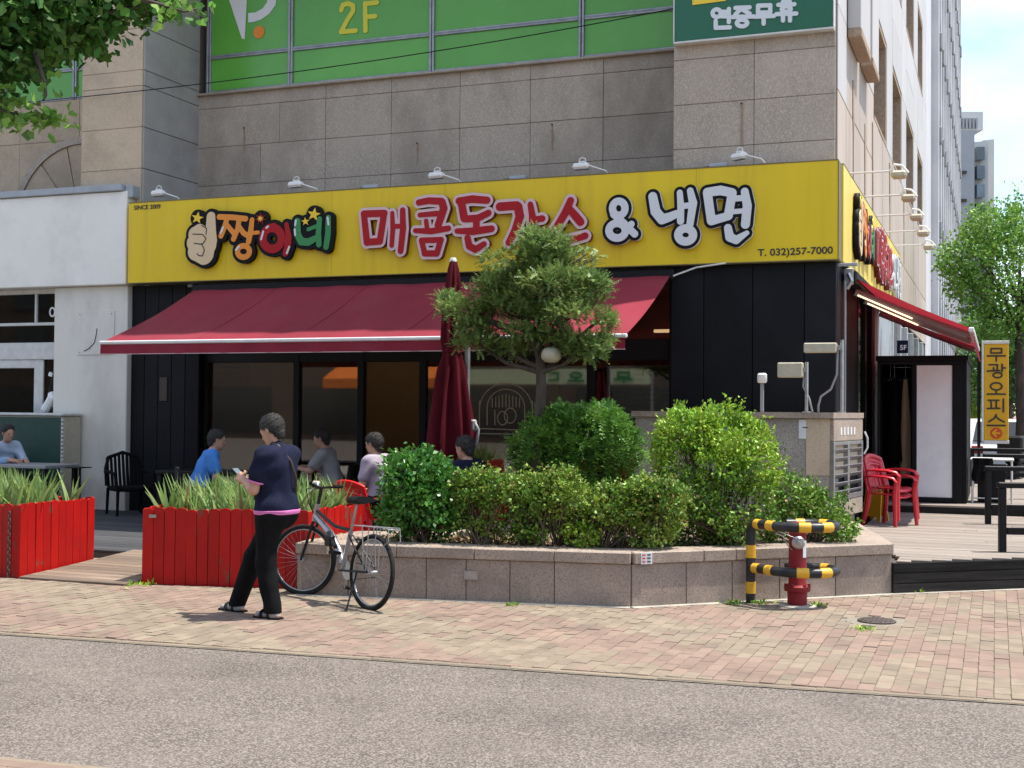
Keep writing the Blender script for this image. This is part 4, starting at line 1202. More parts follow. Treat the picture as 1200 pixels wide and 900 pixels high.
# green sign on the right pier
gs = thing('green_signboard', 'dark green signboard with white Korean letters on the stone pier', 'signboard', (-1.1, 0.2, 6.65))
MB().bev((-2.15, 0.16, 6.66), (-0.09, 0.275, 8.4), .006).build('panel', 'sign_green', gs)
MB().bev((-2.165, 0.15, 6.63), (-0.075, 0.277, 6.658), .004).bev((-0.088, 0.15, 6.66), (-0.072, .277, 8.4), .004).bev((-2.168, 0.15, 6.66), (-2.152, .277, 8.4), .004).build('frame', 'alu_white', gs)
def hp(sx, sy, w, h, strokes):        # glyph box in zoom pixels (x3, offset 800,0)
    return [(pxs([(800 + (sx + w * a) / 3, (sy + h * b) / 3) for a, b in s_], .155), .028) for s_ in strokes]
gl_ = []
gl_ += hp(100, 32, 66, 68, [ring(.3, .22, .22, .2, 14), [(.95, 0), (.95, .68)], [(.55, .15), (.95, .15)], [(.55, .38), (.95, .38)], [(.25, .62), (.25, .98), (1, .95)]])
gl_ += hp(176, 25, 66, 68, [[(.15, .05), (.9, .02)], [(.5, .05), (.15, .38)], [(.5, .12), (.9, .34)], [(0, .52), (1.05, .49)], [(.5, .5), (.5, .64)], ring(.5, .83, .28, .17, 14)])
gl_ += hp(252, 17, 66, 68, [[(.2, .05), (.85, .03), (.85, .4), (.2, .42), (.2, .05)], [(0, .62), (1.05, .58)], [(.5, .6), (.5, .98)]])
gl_ += hp(330, 8, 66, 68, [[(.35, -.02), (.7, -.03)], [(.1, .14), (.95, .11)], ring(.52, .36, .24, .14, 14), [(0, .62), (1.05, .59)], [(.35, .62), (.35, .95)], [(.72, .62), (.72, .95)]])
me = strokes_mesh('lettering', gl_, .012, 'letter_white', 0, .006)
inst('lettering', me, gs, Vector((0, .158, 0)) - wloc(gs))
q = pxs([(811, -40), (850, -42), (850.5, 1), (811.5, 6)], .155)
MB().extr([(a, .158, b) for a, b in q], (0, -.008, 0)).build('yellow_mark', 'logo_star', gs)

# yellow office sign on a post beyond the vestibule
os_ = thing('office_sign', 'tall narrow yellow sign with vertical black Korean letters and red arrow disc', 'sign', (1.85, 9.1, 0.43))
MB().bev((1.64, 9.0, 1.24), (2.07, 9.16, 3.04), .01).build('panel', 'office_yellow', os_)
MB().bev((1.60, 8.99, 1.22), (1.638, 9.17, 3.10), .005).bev((1.639, 8.99, 3.042), (2.08, 9.17, 3.1), .005).bev((1.639, 8.99, 1.18), (2.08, 9.17, 1.238), .005).build('frame', 'alu_white', os_)
MB().tube([(1.55, 9.08, 0.43), (1.55, 9.08, 3.05)], .03, 10).bev((1.35, 8.9, 0.43), (1.75, 9.26, 0.47), .01).build('post', 'black_frame', os_)
def oz(cy, strokes):
    return [([(1.855 + .155 * a, cy + .135 * b) for a, b in s_], .0155) for s_ in strokes]
oc = [2.83, 2.53, 2.20, 1.88, 1.60]
G5 = []
G5 += oz(oc[0], [[(-.6, .9), (.6, .9), (.6, .3), (-.6, .3), (-.6, .9)], [(-1, -.1), (1, -.1)], [(0, -.1), (0, -.8)]])
G5 += oz(oc[1], [[(-.8, .9), (.15, .9), (.1, .3)], [(-.3, .5), (-.3, .1)], [(-1, .02), (.4, .1)], [(.65, .95), (.65, -.1)], [(.65, .45), (1, .45)], ring(.15, -.55, .5, .35, 16)])
G5 += oz(oc[2], [ring(0, .35, .65, .5, 18), [(0, -.15), (0, -.7)], [(-1, -.72), (1, -.72)]])
G5 += oz(oc[3], [[(-.9, .8), (.3, .8)], [(-.6, .8), (-.55, -.3)], [(0, .8), (0, -.3)], [(-1, -.35), (.4, -.3)], [(.8, .95), (.8, -.8)]])
G5 += oz(oc[4], [[(0, .9), (-.2, .4), (-.85, -.1)], [(0, .6), (.35, .2), (.9, -.1)], [(-1, -.6), (1, -.6)]])
me = strokes_mesh('lettering', G5, .008, 'print_black', 0, .005)
inst('lettering', me, os_, Vector((0, 8.998, 0)) - wloc(os_))
ar = MB().extr([(1.855 + .105 * math.cos(k * math.pi / 14), 8.998, 1.375 + .105 * math.sin(k * math.pi / 14)) for k in range(28)], (0, -.006, 0)).build('arrow_disc', 'office_red', os_)
me = strokes_mesh('arrow', [([(1.91, 1.375), (1.80, 1.375)], .016), ([(1.855, 1.435), (1.795, 1.375), (1.855, 1.315)], .016)], .005, 'office_yellow', 0, .004)
inst('arrow', me, ar, Vector((0, 8.991, 0)) - wloc(ar))

# ================================================================== AWNINGS
aw = thing('front_awning', 'wide maroon fabric awning with white front bar below the yellow signboard', 'awning', (-5.88, -1, 2.45))
XL, XR = -9.6, -2.16
ft = MB(); nx, ny = 48, 14
for j in range(ny + 1):
    t = j / ny
    for i in range(nx + 1):
        s_ = i / nx
        sag = -0.05 * math.sin(math.pi * t) * (1 + .35 * math.sin(s_ * 23) * t)
        ft.v.append((XL + (XR - XL) * s_, 0.02 - 2.1 * t, 3.52 - 0.90 * t + sag + .006 * math.sin(s_ * 60 + t * 3) + .007 * math.sin(s_ * 97 - t * 5) * t * (1 - t) * 3))
for j in range(ny):
    for i in range(nx):
        a = j * (nx + 1) + i
        ft.f.append((a, a + 1, a + nx + 2, a + nx + 1)); ft.mi.append(0)
fab = ft.build('fabric', 'awning_red', aw, smooth=True, fix=False)
for k in range(1, 5):
    s_ = k / 5; x = XL + (XR - XL) * s_
    pts = []
    for j in range(ny + 1):
        t = j / ny
        pts.append((x, 0.02 - 2.1 * t, 3.523 - 0.90 * t - 0.05 * math.sin(math.pi * t) * (1 + .35 * math.sin(s_ * 23) * t) + .004 * math.sin(s_ * 60 + t * 3)))
    MB().tube(pts, .006, 5, flat=.4).build('seam', 'awning_red', fab)
MB().bev((XL - .02, -2.13, 2.585), (XR + .02, -2.07, 2.635), .012).build('front_bar', 'white_metal', aw)
va = MB(); n = 120
for i in range(n + 1):
    x = XL + (XR - XL) * i / n
    va.v += [(x, -2.115 + .004 * math.sin(i * .7), 2.584), (x, -2.12 + .012 * math.sin(i * .55) + .006 * math.sin(i * 1.7), 2.455)]
for i in range(n):
    va.f.append((2 * i, 2 * i + 1, 2 * i + 3, 2 * i + 2)); va.mi.append(0)
va.build('valance', 'awning_red', aw, smooth=True, fix=False)
MB().box((XL, -2.128, 2.448), (XR, -2.112, 2.456)).build('hem_trim', 'letter_rim', aw)
MB().bev((XL - .05, 0.02, 3.47), (XR + .05, .18, 3.62), .02).build('cassette', 'black_frame', aw)
for x in (-8.6, -6.2, -5.4, -3.1):
    e = x + (0.75 if x in (-8.6, -5.4) else -0.75)
    MB().tube([(x, .1, 3.40), (e, -1.0, 2.80), (x, -2.05, 2.56)], .03, 8).build('folding_arm', 'white_metal', aw)
MB().tube([(XR + .04, .04, 3.52), (XR + .35, .02, 3.62), (XR + .75, -.02, 3.66)], .012, 6).build('crank_cable', 'white_metal', aw)

a2 = thing('side_awning', 'dark red awning projecting from the side wall with folding arms', 'awning', (.8, 3.2, 2.5))
ft = MB(); nx, ny = 30, 10
Y0, Y1 = 0.75, 6.2
for j in range(ny + 1):
    t = j / ny
    for i in range(nx + 1):
        s_ = i / nx
        ft.v.append((.1 + 1.46 * t, Y0 + (Y1 - Y0) * s_, 3.52 - .70 * t - .03 * math.sin(math.pi * t)))
for j in range(ny):
    for i in range(nx):
        a = j * (nx + 1) + i
        ft.f.append((a, a + 1, a + nx + 2, a + nx + 1)); ft.mi.append(0)
ft.build('fabric', 'awning_side', a2, smooth=True, fix=False)
MB().bev((1.53, Y0 - .03, 2.77), (1.60, Y1 + .03, 2.83), .012).build('front_bar', 'white_metal', a2)
va = MB()
for i in range(41):
    yy = Y0 + (Y1 - Y0) * i / 40
    va.v += [(1.585 + .004 * math.sin(i), yy, 2.768), (1.60 + .01 * math.sin(i * 1.3), yy, 2.60)]
for i in range(40):
    va.f.append((2 * i, 2 * i + 1, 2 * i + 3, 2 * i + 2)); va.mi.append(0)
va.build('valance', 'awning_side', a2, smooth=True, fix=False)
MB().bev((.0, Y0 - .06, 3.44), (.16, Y1 + .06, 3.60), .02).build('cassette', 'black_frame', a2)
MB().bev((.0, Y0 - .08, 3.40), (.12, Y0 - .065, 3.62), .01).tube([(.06, Y0 - .09, 3.55), (.1, Y0 - .1, 3.45), (.04, Y0 - .1, 3.35)], .03, 8).build('end_bracket', 'steel', a2)
for (ya, dy) in ((1.25, .0), (2.6, .0), (5.2, .0)):
    arm = MB().tube([(.08, ya, 3.36), (.85, ya + .35, 3.04), (1.52, ya + .1, 2.76)], .035, 8, flat=1.4).build('folding_arm', 'grey_paint', a2)
    if ya < 5: MB().tube([(.12, ya - .01, 3.315), (.80, ya + .30, 3.01)], .010, 6).build('light_strip', 'led', arm)
MB().tube([(.02, .62, 3.45), (.02, .62, 1.75)], .018, 8).build('crank_rod', 'grey_paint', a2)

# ================================================================== LAMPS ON THE SIGNBOARDS
def flood(name):
    r = thing(name, 'white floodlight on a bent arm atop the yellow signboard', 'floodlight', (0, 0, 0), 'floodlights along the signboard top')
    local(MB().tube([(.42, .12, -.16), (.40, .06, -.10), (.12, -.02, .0)], .012, 7), 'arm', 'lamp_white', r, 40)
    hd = local(MB().bev((-.17, -.09, -.055), (.13, .06, .05), .035).bev((-.06, -.07, .05), (.06, .04, .075), .02), 'housing', 'lamp_white', r)
    inst('lens', MB().box((-.15, -.07, -.061), (.11, .04, -.056)).mesh('lens', 'steel'), hd)
    inst('bail', MB().tube([(-.06, -.02, .07), (-.055, -.02, .12), (0, -.02, .145), (.055, -.02, .12), (.06, -.02, .07)], .008, 6).mesh('bail', 'lamp_white', 40), hd)
    return r
fl0 = flood('floodlight')
LAMP = [((187, 226), 'white floodlight above the fist end of the signboard, beside the white shop'), ((348, 215), 'white floodlight on the signboard top above the cartoon logo'), ((513, 210), 'white floodlight on the signboard top above the red letters'),
        ((683, 198), 'white floodlight on the signboard top just before the ampersand'), ((868, 184), 'white floodlight on the signboard top above the last white letters')]
for k, ((px, py), lb) in enumerate(LAMP):
    p = FY(px, py + 1, .06)
    o = fl0 if k == 0 else dup(fl0)
    o.location = Vector((float(p[0]), .06, 5.055)); o['label'] = lb
    o.rotation_euler = (0, 0, random.uniform(-.12, .12)); o.scale = (.8, .8, .8)
    if k == 4: o.rotation_euler = (0, 0, -.6)
for k, px in enumerate((435, 607, 842)):
    p = FY(px, 214, .1)
    MB().bev((p[0] - .12, .06, 4.93), (p[0] + .12, .2, 4.985), .01).build('ballast_box', 'cap_metal', sg)
    MB().tube([(p[0] - .3, .1, 4.935), (p[0] - .12, .1, 4.95)], .01, 6).build('cable_end', 'black', sg)
SLB = ['nearest the corner', 'second from the corner', 'third from the corner', 'fourth from the corner', 'farthest from the corner']
for k in range(5):
    yy = 1.08 + 1.95 * k
    r = thing('side_sign_lamp', 'lamp on long rod above the side signboard, ' + SLB[k], 'lamp', (0.3, yy, 4.93), 'lamps on rods above the side signboard')
    MB().tube([(0.0, yy, 4.935), (.60, yy, 4.935)], .013, 7).build('rod', 'white_metal', r)
    h = MB().bev((.56, yy - .09, 4.83), (.76, yy + .09, 4.93), .03).build('housing', 'cream_plastic', r)
    MB().tube([(.54, yy, 4.93), (.60, yy, 5.02), (.70, yy, 5.0), (.78, yy, 4.90)], .018, 6).build('bail', 'lamp_white', r)

# overhead cable
cp = []
for k in range(29):
    x = -250 + 42 * k
    cp.append(tuple(FY(x, 120 - .117 * (x - 30) - 7.08e-5 * (x - 30) * (x - 400), .22 - .0 * k)))
MB().tube(cp, .008, 5).build('overhead_cable', 'black')
tag(bpy.data.objects['overhead_cable'], 'thin black cable strung across the stone wall above the signboard', 'cable')

# ================================================================== ACROSS THE PLAZA (behind the photographer; mirrored in the glass)
op = thing('opposite_building', 'brown brick building across the plaza with an orange awning', 'building', (-20, -48, 0))
MB().box((-70, -58, 0), (30, -44, 13)).build('wall', 'brown_brick', op)
for k in range(24):
    for f in range(3):
        MB().box((-66 + k * 4, -43.99, 4.6 + f * 3), (-63.4 + k * 4, -43.95, 6.4 + f * 3)).build('window', 'car_glass', op)
for k in range(12):
    MB().box((-66 + k * 8, -43.98, .3), (-60 + k * 8, -43.94, 2.9)).build('shop_window', 'car_glass', op)
oa = thing('orange_awning', 'orange awning on the building across the plaza', 'awning', (-28, -43, 2.8))
MB().add([(-31.5, -43.9, 4.2), (-25.0, -43.9, 4.2), (-25.0, -41.8, 3.3), (-31.5, -41.8, 3.3), (-31.5, -41.8, 2.8), (-25.0, -41.8, 2.8)], [(0, 1, 2, 3), (3, 2, 5, 4)]).build('fabric', 'orange_banner', oa, fix=False)
bn = thing('hanging_banner', 'pale green cloth banner strung along the building across the plaza', 'banner', (-18, -41.5, 3.0))
MB().box((-23.5, -41.5, 3.0), (-13.5, -41.47, 3.75)).build('cloth', 'pale_green_banner', bn)
me = strokes_mesh('lettering', [([(a * 1.1 + x_, b * .5) for a, b in s_], .05) for x_, gl2_ in ((0, [[(.1, .9), (.6, .9), (.6, .45), (.1, .45), (.1, .9)], [(-.05, .25), (.75, .25)], [(.35, .25), (.35, 0)]]), (1.2, [[(.05, .9), (.5, .9)], [(.3, .9), (.0, .2)], [(.3, .7), (.55, .2)], [(.75, 1), (.75, 0)]]), (2.4, [ring(.35, .65, .25, .25, 12), [(.35, .4), (.35, .1)], [(0, .1), (.7, .1)]]), (3.6, [[(.5, .9), (.1, .9), (.1, .2), (.5, .2)], [(.75, 1), (.75, 0)]])) for s_ in gl2_], .02, 'logo_green', 0, .03)
inst('lettering', me, bn, Vector((-14.5, -41.46, 3.12)) - wloc(bn), (0, 0, math.pi))
for xx in (-23.5, -13.5):
    MB().tube([(xx, -41.5, 0), (xx, -41.5, 3.9)], .06, 8).build('pole', 'grey_paint', bn)

# ================================================================== GRANITE PLANTER
gp = thing('granite_planter', 'low granite planter wall with coping stones holding hedge and tree', 'planter', (-1.5, -4, 0))
PE, PF, PG = Vector((-3.3, -1.3)), Vector((-3.3, -4.35)), Vector((-4.2, -4.75))
def inset(poly, d):
    n = len(poly); out = []
    for i in range(n):
        p0, p1, p2 = poly[i - 1], poly[i], poly[(i + 1) % n]
        e1 = (p1 - p0).normalized(); e2 = (p2 - p1).normalized()
        n1 = Vector((-e1.y, e1.x)); n2 = Vector((-e2.y, e2.x))
        b = (n1 + n2); b = b / max(b.dot(n1), .3)
        out.append(p1 + b * d)
    return out
outer = [PA, PB, PC, PD, PE, PF, PG]
core = inset(outer, .03)
MB().prism([tuple(p) for p in core], 0.0, .385).build('core', 'mortar', gp)
soil = inset(outer, .3)
MB().prism([tuple(p) for p in soil], .386, .455).build('soil', 'soil', gp)
def wall_run(A, B, panel_t, coping_t):
    d = (B - A); L = d.length; e = d / L; an = math.atan2(e.y, e.x)
    for a, b in zip(panel_t[:-1], panel_t[1:]):
        m_ = Matrix.Translation((A.x, A.y, 0)) @ Matrix.Rotation(an, 4, 'Z')
        MB().bev((a * L + .003, random.uniform(0, .004), .004), (b * L - .003, .05, .385), .005, m_).build('granite_slab', 'granite_planter', gp)
    for a, b in zip(coping_t[:-1], coping_t[1:]):
        m_ = Matrix.Translation((A.x, A.y, 0)) @ Matrix.Rotation(an, 4, 'Z')
        MB().bev((a * L + .002, -.022, .388), (b * L - .002, .32, .49 + random.uniform(-.002, .002)), .008, m_).build('coping_stone', 'granite_coping', gp)
wall_run(PA, PB, [0, .16, .40, .52, .65, .78, 1.0], [0, .31, .545, .78, 1.0])
wall_run(PB, PC, [.004, .2, .37, .55, .77, 1.0], [.008, .26, .38, .62, 1.0])
wall_run(PC, PD, [.004, .3, .6, 1.0], [.008, .35, .7, 1.0])
wall_run(PG, PA, [0, .5, 1], [0, 1])
wall_run(PF, PG, [0, 1], [0, 1]); wall_run(PE, PF, [0, .25, .5, .75, 1], [0, .33, .66, 1])
e1 = (PB - PA).normalized(); n1 = Vector((e1.y, -e1.x))
def on_wall(px, py, w, h, m, name, off=.004):
    """little plate on the front slab"""
    A, B, nn = (PA, PB, n1) if px < 740 else (PB, PC, Vector(((PC - PB).normalized().y, -(PC - PB).normalized().x)))
    d = ray(px, py); o2 = A + nn * off
    t = ((o2.x - CAM[0]) * nn.x + (o2.y - CAM[1]) * nn.y) / (d[0] * nn.x + d[1] * nn.y)
    p = CAM + d * t; e_ = Vector((-nn.y, nn.x))
    return p, e_, nn
p, e_, nn = on_wall(552, 674, 0, 0, None, None)
MB().extr([(p[0] + e_.x * a, p[1] + e_.y * a, p[2] + b) for a, b in ((-.065, -.04), (.065, -.04), (.065, .04), (-.065, .04))], (nn.x * .008, nn.y * .008, 0)).build('metal_plate', 'steel', gp)
p, e_, nn = on_wall(757, 654.5, 0, 0, None, None, .025)
st = MB().extr([(p[0] + e_.x * a, p[1] + e_.y * a, p[2] + b) for a, b in ((-.05, -.05), (.06, -.05), (.06, .05), (-.05, .05))], (nn.x * .003, nn.y * .003, 0)).build('sticker', 'paper', gp)
for k in range(3):
    for j in range(2):
        o_ = nn * .0045
        a = -.04 + j * .05
        MB().extr([(p[0] + e_.x * x_ + o_.x, p[1] + e_.y * x_ + o_.y, p[2] + b) for x_, b in ((a, -.035 + k * .03), (a + .035, -.035 + k * .03), (a + .035, -.022 + k * .03), (a, -.022 + k * .03))], (nn.x * .001, nn.y * .001, 0)).build('print_line', 'menu_print' if j else 'office_red', st)
# pale mortar strip along the foot
for A, B in ((PA, PB), (PB, PC), (PC, Vector((4.2, -1.14)))):
    e = (B - A).normalized(); nn = Vector((e.y, -e.x)); off0 = nn * .004; off1 = nn * .085
    MB().prism([(A.x + off1.x, A.y + off1.y), (B.x + off1.x, B.y + off1.y), (B.x + off0.x, B.y + off0.y), (A.x + off0.x, A.y + off0.y)], 0.006, .017).build('edging_strip', 'concrete', pave)

# ================================================================== FOLIAGE
def rnd_dir(n):
    v = RNG.normal(size=(n, 3)); return v / np.linalg.norm(v, axis=1, keepdims=True)
def norm(v):
    return v / np.maximum(np.linalg.norm(v, axis=-1, keepdims=True), 1e-9)
def leaf_quads(P, D, L, Wd, fold=.25, shape='oval'):
    """folded leaf: base, two sides, tip"""
    n = len(P)
    side = norm(np.cross(D, rnd_dir(n)))
    up = np.cross(side, D)
    L = np.asarray(L).reshape(-1, 1); Wd = np.asarray(Wd).reshape(-1, 1)
    b = P; tip = P + D * L - up * L * .15
    k = .5 if shape == 'oval' else .8
    l = P + D * L * k + side * Wd + up * Wd * fold; r = P + D * L * k - side * Wd + up * Wd * fold
    if shape == 'fan':
        l2 = P + D * L * .98 + side * Wd * .62 + up * Wd * .1; r2 = P + D * L * .98 - side * Wd * .62 + up * Wd * .1
        l = P + D * L * .62 + side * Wd * 1.05 + up * Wd * .3; r = P + D * L * .62 - side * Wd * 1.05 + up * Wd * .3
        tip = P + D * L * .82
        V = np.stack([b, l, l2, tip, r2, r], 1).reshape(-1, 3)
        return V, (np.arange(n)[:, None] * 6 + np.arange(6))
    V = np.stack([b, l, tip, r], 1).reshape(-1, 3)
    Fq = (np.arange(n)[:, None] * 4 + np.array([0, 1, 2, 3]))
    return V, Fq
def foliage(blobs, n_clump, per, leaf, spread, inner=.55, up_bias=.3, shape='oval', hole=0.0, seed=1):
    """blobs: (centre, radii). clumps sit mostly near the surface; a coarse lattice of 'holes' leaves gaps"""
    vol = np.array([b[1][0] * b[1][1] + b[1][1] * b[1][2] + b[1][0] * b[1][2] for b in blobs]); vol = vol / vol.sum()
    C, N = [], []
    for (c, r), w in zip(blobs, vol):
        k = max(3, int(n_clump * w)); d = rnd_dir(k)
        rad = (inner + (1 - inner) * RNG.random((k, 1)) ** .55) * (1 + .10 * np.sin(d[:, :1] * 9 + d[:, 1:2] * 7 + d[:, 2:] * 8 + seed))
        C.append(np.array(c) + d * np.array(r) * rad); N.append(d)
    C = np.vstack(C); N = np.vstack(N)
    if hole > 0:
        h = np.sin(C[:, 0] * 6.1 + seed) * np.sin(C[:, 1] * 5.3 + 1.3 * seed) * np.sin(C[:, 2] * 6.7 + .7 * seed)
        keep = h < np.quantile(h, 1 - hole); C, N = C[keep], N[keep]
    m_ = len(C)
    P = np.repeat(C, per, 0) + RNG.normal(size=(m_ * per, 3)) * spread
    D = norm(np.repeat(N, per, 0) * .7 + RNG.normal(size=(m_ * per, 3)) * .75 + np.array([0, 0, up_bias]))
    L = leaf[0] * RNG.uniform(.65, 1.25, len(P)); Wd = leaf[1] * RNG.uniform(.75, 1.2, len(P))
    return leaf_quads(P, D, L, Wd, shape=shape), C, N
def put_foliage(name, V, Fq, m, root, kindname='foliage'):
    lo = V.min(0); hi = V.max(0); base = np.array([(lo[0] + hi[0]) / 2, (lo[1] + hi[1]) / 2, lo[2]])
    o = bpy.data.objects.new(kindname, fast_mesh(kindname, V - base, Fq, m)); COL.objects.link(o)
    o.parent = root; o.location = Vector(base.tolist()) - wloc(root)
    return o
def stems(root, base, tops, r0, m='twig', name='stem'):
    mb = MB()
    for t_ in tops:
        b = Vector(base) if not isinstance(base, list) else Vector(random.choice(base)); t_ = Vector(t_)
        mid = (b + t_) / 2 + Vector((random.gauss(0, .04), random.gauss(0, .04), random.gauss(0, .02)))
        mb.tube([b, mid, t_], [r0, r0 * .7, r0 * .25], 5, caps=False)
    return mb.build(name, m, root, smooth=True, fix=False)

def bush(name, label, base, blobs, n, per, leaf, m, spread=.03, hole=.12, seed=1, nst=24, group=None, up=.3, inner=.5, cat='bush', st_r=.010):
    r = thing(name, label, cat, base, group)
    (V, Fq), C, N = foliage(blobs, n, per, leaf, spread, inner, up, hole=hole, seed=seed)
    # ragged outline: upright sprigs that stick out of the mass
    ns = int(n * .10)
    si = RNG.choice(len(C), ns, p=np.maximum(N[:, 2] + .3, .02) / np.maximum(N[:, 2] + .3, .02).sum())
    SD_ = norm(N[si] * .6 + RNG.normal(size=(ns, 3)) * .35 + [0, 0, .7]); SL_ = RNG.uniform(.04, .15, (ns, 1))
    kk = 7
    SP = np.concatenate([C[si] + SD_ * SL_ * (j + 1) / kk + RNG.normal(size=(ns, 3)) * leaf[0] * .18 for j in range(kk)])
    DD = norm(np.tile(SD_, (kk, 1)) * .5 + RNG.normal(size=(ns * kk, 3)) * .7)
    V3, F3 = leaf_quads(SP, DD, leaf[0] * RNG.uniform(.6, 1.1, len(SP)), leaf[1] * RNG.uniform(.7, 1.1, len(SP)))
    Fq = np.vstack([Fq, F3 + len(V)]); V = np.vstack([V, V3])
    put_foliage(name, V, Fq, m, r)
    idx = RNG.choice(len(C), min(nst, len(C)), replace=False)
    bases = [(base[0] + random.gauss(0, .09), base[1] + random.gauss(0, .06), base[2] - .02) for _ in range(7)]
    stems(r, bases, [C[i] for i in idx], st_r)
    return r

# hedge bushes along the planter front
def along(t, back=.42):
    p = PA + (PB - PA) * t; e = (PB - PA).normalized(); nn = Vector((-e.y, e.x))
    return p + nn * back
z0 = .45
q = FY(488, 585, -5.35); p = Vector((float(q[0]), -5.35))
bush('euonymus_bush', 'glossy dark green leafy bush at the bike end of the hedge', (p.x, p.y, z0), [((p.x - .02, p.y, 1.0), (.36, .32, .34)), ((p.x + .08, p.y + .02, .78), (.36, .31, .32)), ((p.x - .15, p.y, .88), (.24, .25, .3)), ((p.x + .05, p.y, 1.15), (.24, .25, .17))],
     900, 9, (.055, .019), 'leaf_gloss', .035, .08, 2, 30)
HL = ['trimmed low hedge bush next to the glossy dark bush', 'trimmed hedge bush above the small metal plate on the planter', 'thin hedge bush with bare lower stems in the hedge middle', 'sparse hedge bush with yellowed gap beneath its crown', 'dense hedge bush just before the big bright bush']
HT = [565, 615, 665, 716, 764]
for k, (t_, lb) in enumerate(zip(HT, HL)):
    yy = (-5.30, -5.22, -5.14, -5.06, -4.98)[k]; q = FY(t_, 600, yy); p = Vector((float(q[0]), yy))
    sc_ = 1.0 if k not in (3,) else .95
    zt = 1.14 - .015 * k + (.02, -.03, .03, -.04, .02)[k]
    b_ = [((p.x, p.y, zt - .17), (.30, .27, .17)), ((p.x - .14, p.y + .03, zt - .19), (.22, .24, .17)), ((p.x + .14, p.y - .02, zt - .19), (.22, .24, .17)), ((p.x, p.y, .76), (.30 if k not in (2, 3) else .16, .24 if k not in (2, 3) else .14, .20))]
    for _ in range(5): b_.append(((p.x + random.uniform(-.26, .26), p.y + random.uniform(-.15, .15), zt - random.uniform(.04, .12)), (random.uniform(.07, .12), .1, random.uniform(.05, .10))))
    if k == 1 or k == 4: b_.append(((p.x, p.y - .02, .62), (.26, .2, .15)))
    bush('hedge_bush', lb, (p.x, p.y, z0), b_, 520, 12, (.036, .014), 'leaf_hedge', .022, .16 if k in (2, 3) else .1, 3 + k, 70, 'bushes of the trimmed hedge', st_r=.007)
# low growth under the hedge
p = along(.84, .36)
bush('ground_shrub', 'small bright green shrub at the hedge foot above the coping', (p.x, p.y, z0), [((p.x, p.y, .58), (.16, .12, .12))], 90, 8, (.04, .014), 'leaf_bright', .025, 0, 9, 8)
# big bright bush; shade on its lower part is painted with darker leaves
p = Vector((-0.70, -4.10))
bush('bright_bush', 'big bright yellow-green bush with a ragged top at the planter corner', (p.x, p.y, z0), [((p.x - .22, p.y - .05, 1.48), (.34, .40, .26)), ((p.x + .22, p.y, 1.44), (.34, .42, .26)), ((p.x + .02, p.y + .05, 1.60), (.40, .36, .18)), ((p.x - .38, p.y + .05, 1.30), (.26, .32, .30)), ((p.x + .40, p.y - .02, 1.20), (.26, .36, .24)), ((p.x - .05, p.y - .2, 1.22), (.42, .30, .28)), ((p.x - .36, p.y + .1, 1.66), (.12, .12, .14)), ((p.x + .28, p.y + .1, 1.66), (.14, .14, .10))],
     1180, 13, (.043, .014), 'leaf_bright', .030, .16, 4, 60)
p2 = Vector((-.52, -4.28))
bush('shaded_skirt_bush', 'shaded foot of the big bright bush behind the hydrant, in darker leaves', (p2.x, p2.y, z0), [((p2.x - .36, p2.y - .15, .82), (.36, .34, .34)), ((p2.x + .05, p2.y - .02, .84), (.42, .34, .36)), ((p2.x - .2, p2.y - .25, .64), (.46, .22, .2))],
     720, 11, (.037, .0135), 'leaf_lower', .028, .2, 6, 70)
p3 = Vector((.20, -3.72))
bush('trailing_bush', 'loose mid green bush trailing toward the vent housing corner', (p3.x, p3.y, z0), [((p3.x - .24, p3.y, .88), (.32, .32, .24)), ((p3.x + .06, p3.y + .08, .74), (.28, .28, .22)), ((p3.x + .22, p3.y + .05, .62), (.20, .22, .16)), ((p3.x - .3, p3.y - .1, .66), (.3, .25, .2))],
     620, 11, (.040, .0145), 'leaf_lower', .032, .18, 7, 60)
# fallen leaves on the soil
nL = 2600
tt = RNG.random(nL); bb = RNG.uniform(.18, 1.15, nL)
Pl = []
for a, b in zip(tt, bb):
    q = along(a, b); Pl.append((q.x, q.y, .462 + random.random() * .02))
V, Fq = leaf_quads(np.array(Pl), norm(RNG.normal(size=(nL, 3)) * [1, 1, .25]), RNG.uniform(.03, .06, nL), RNG.uniform(.01, .02, nL))
o = bpy.data.objects.new('fallen_leaves', fast_mesh('fallen_leaves', V - np.array([-2.5, -5, .45]), Fq, 'dry_litter')); COL.objects.link(o); o.location = (-2.5, -5, .45)
tag(o, 'dry brown fallen leaves covering the soil under the hedge', 'leaf litter', kind='stuff')

# yew: needles along short shoots
def yew_shoots(C, N, length, needles, nl, droop=.15):
    n = len(C); D = norm(N * .75 + RNG.normal(size=(n, 3)) * .5 + np.array([0, 0, .12]))
    L = length * RNG.uniform(.6, 1.3, (n, 1))
    side = norm(np.cross(D, np.array([0, 0, 1.0]) + RNG.normal(size=(n, 3)) * .25)); up = np.cross(side, D)
    V, Fq = [], []
    t = np.linspace(.08, 1, needles)
    tri = []
    for k, tk in enumerate(t):
        for s_ in (-1, 1):
            b = C + D * L * tk - np.array([0, 0, 1]) * L * droop * tk * tk
            nd = norm(side * s_ + D * .65 + up * RNG.uniform(-.1, .35, (n, 1)))
            ln = nl * RNG.uniform(.75, 1.15, (n, 1)) * (1.05 - .5 * tk)
            w = D * nl * .26
            tri.append(np.stack([b - w, b + w, b + nd * ln + D * ln * .2], 1))
    V = np.concatenate(tri, 0).reshape(-1, 3)
    return V, np.arange(len(V)).reshape(-1, 3)
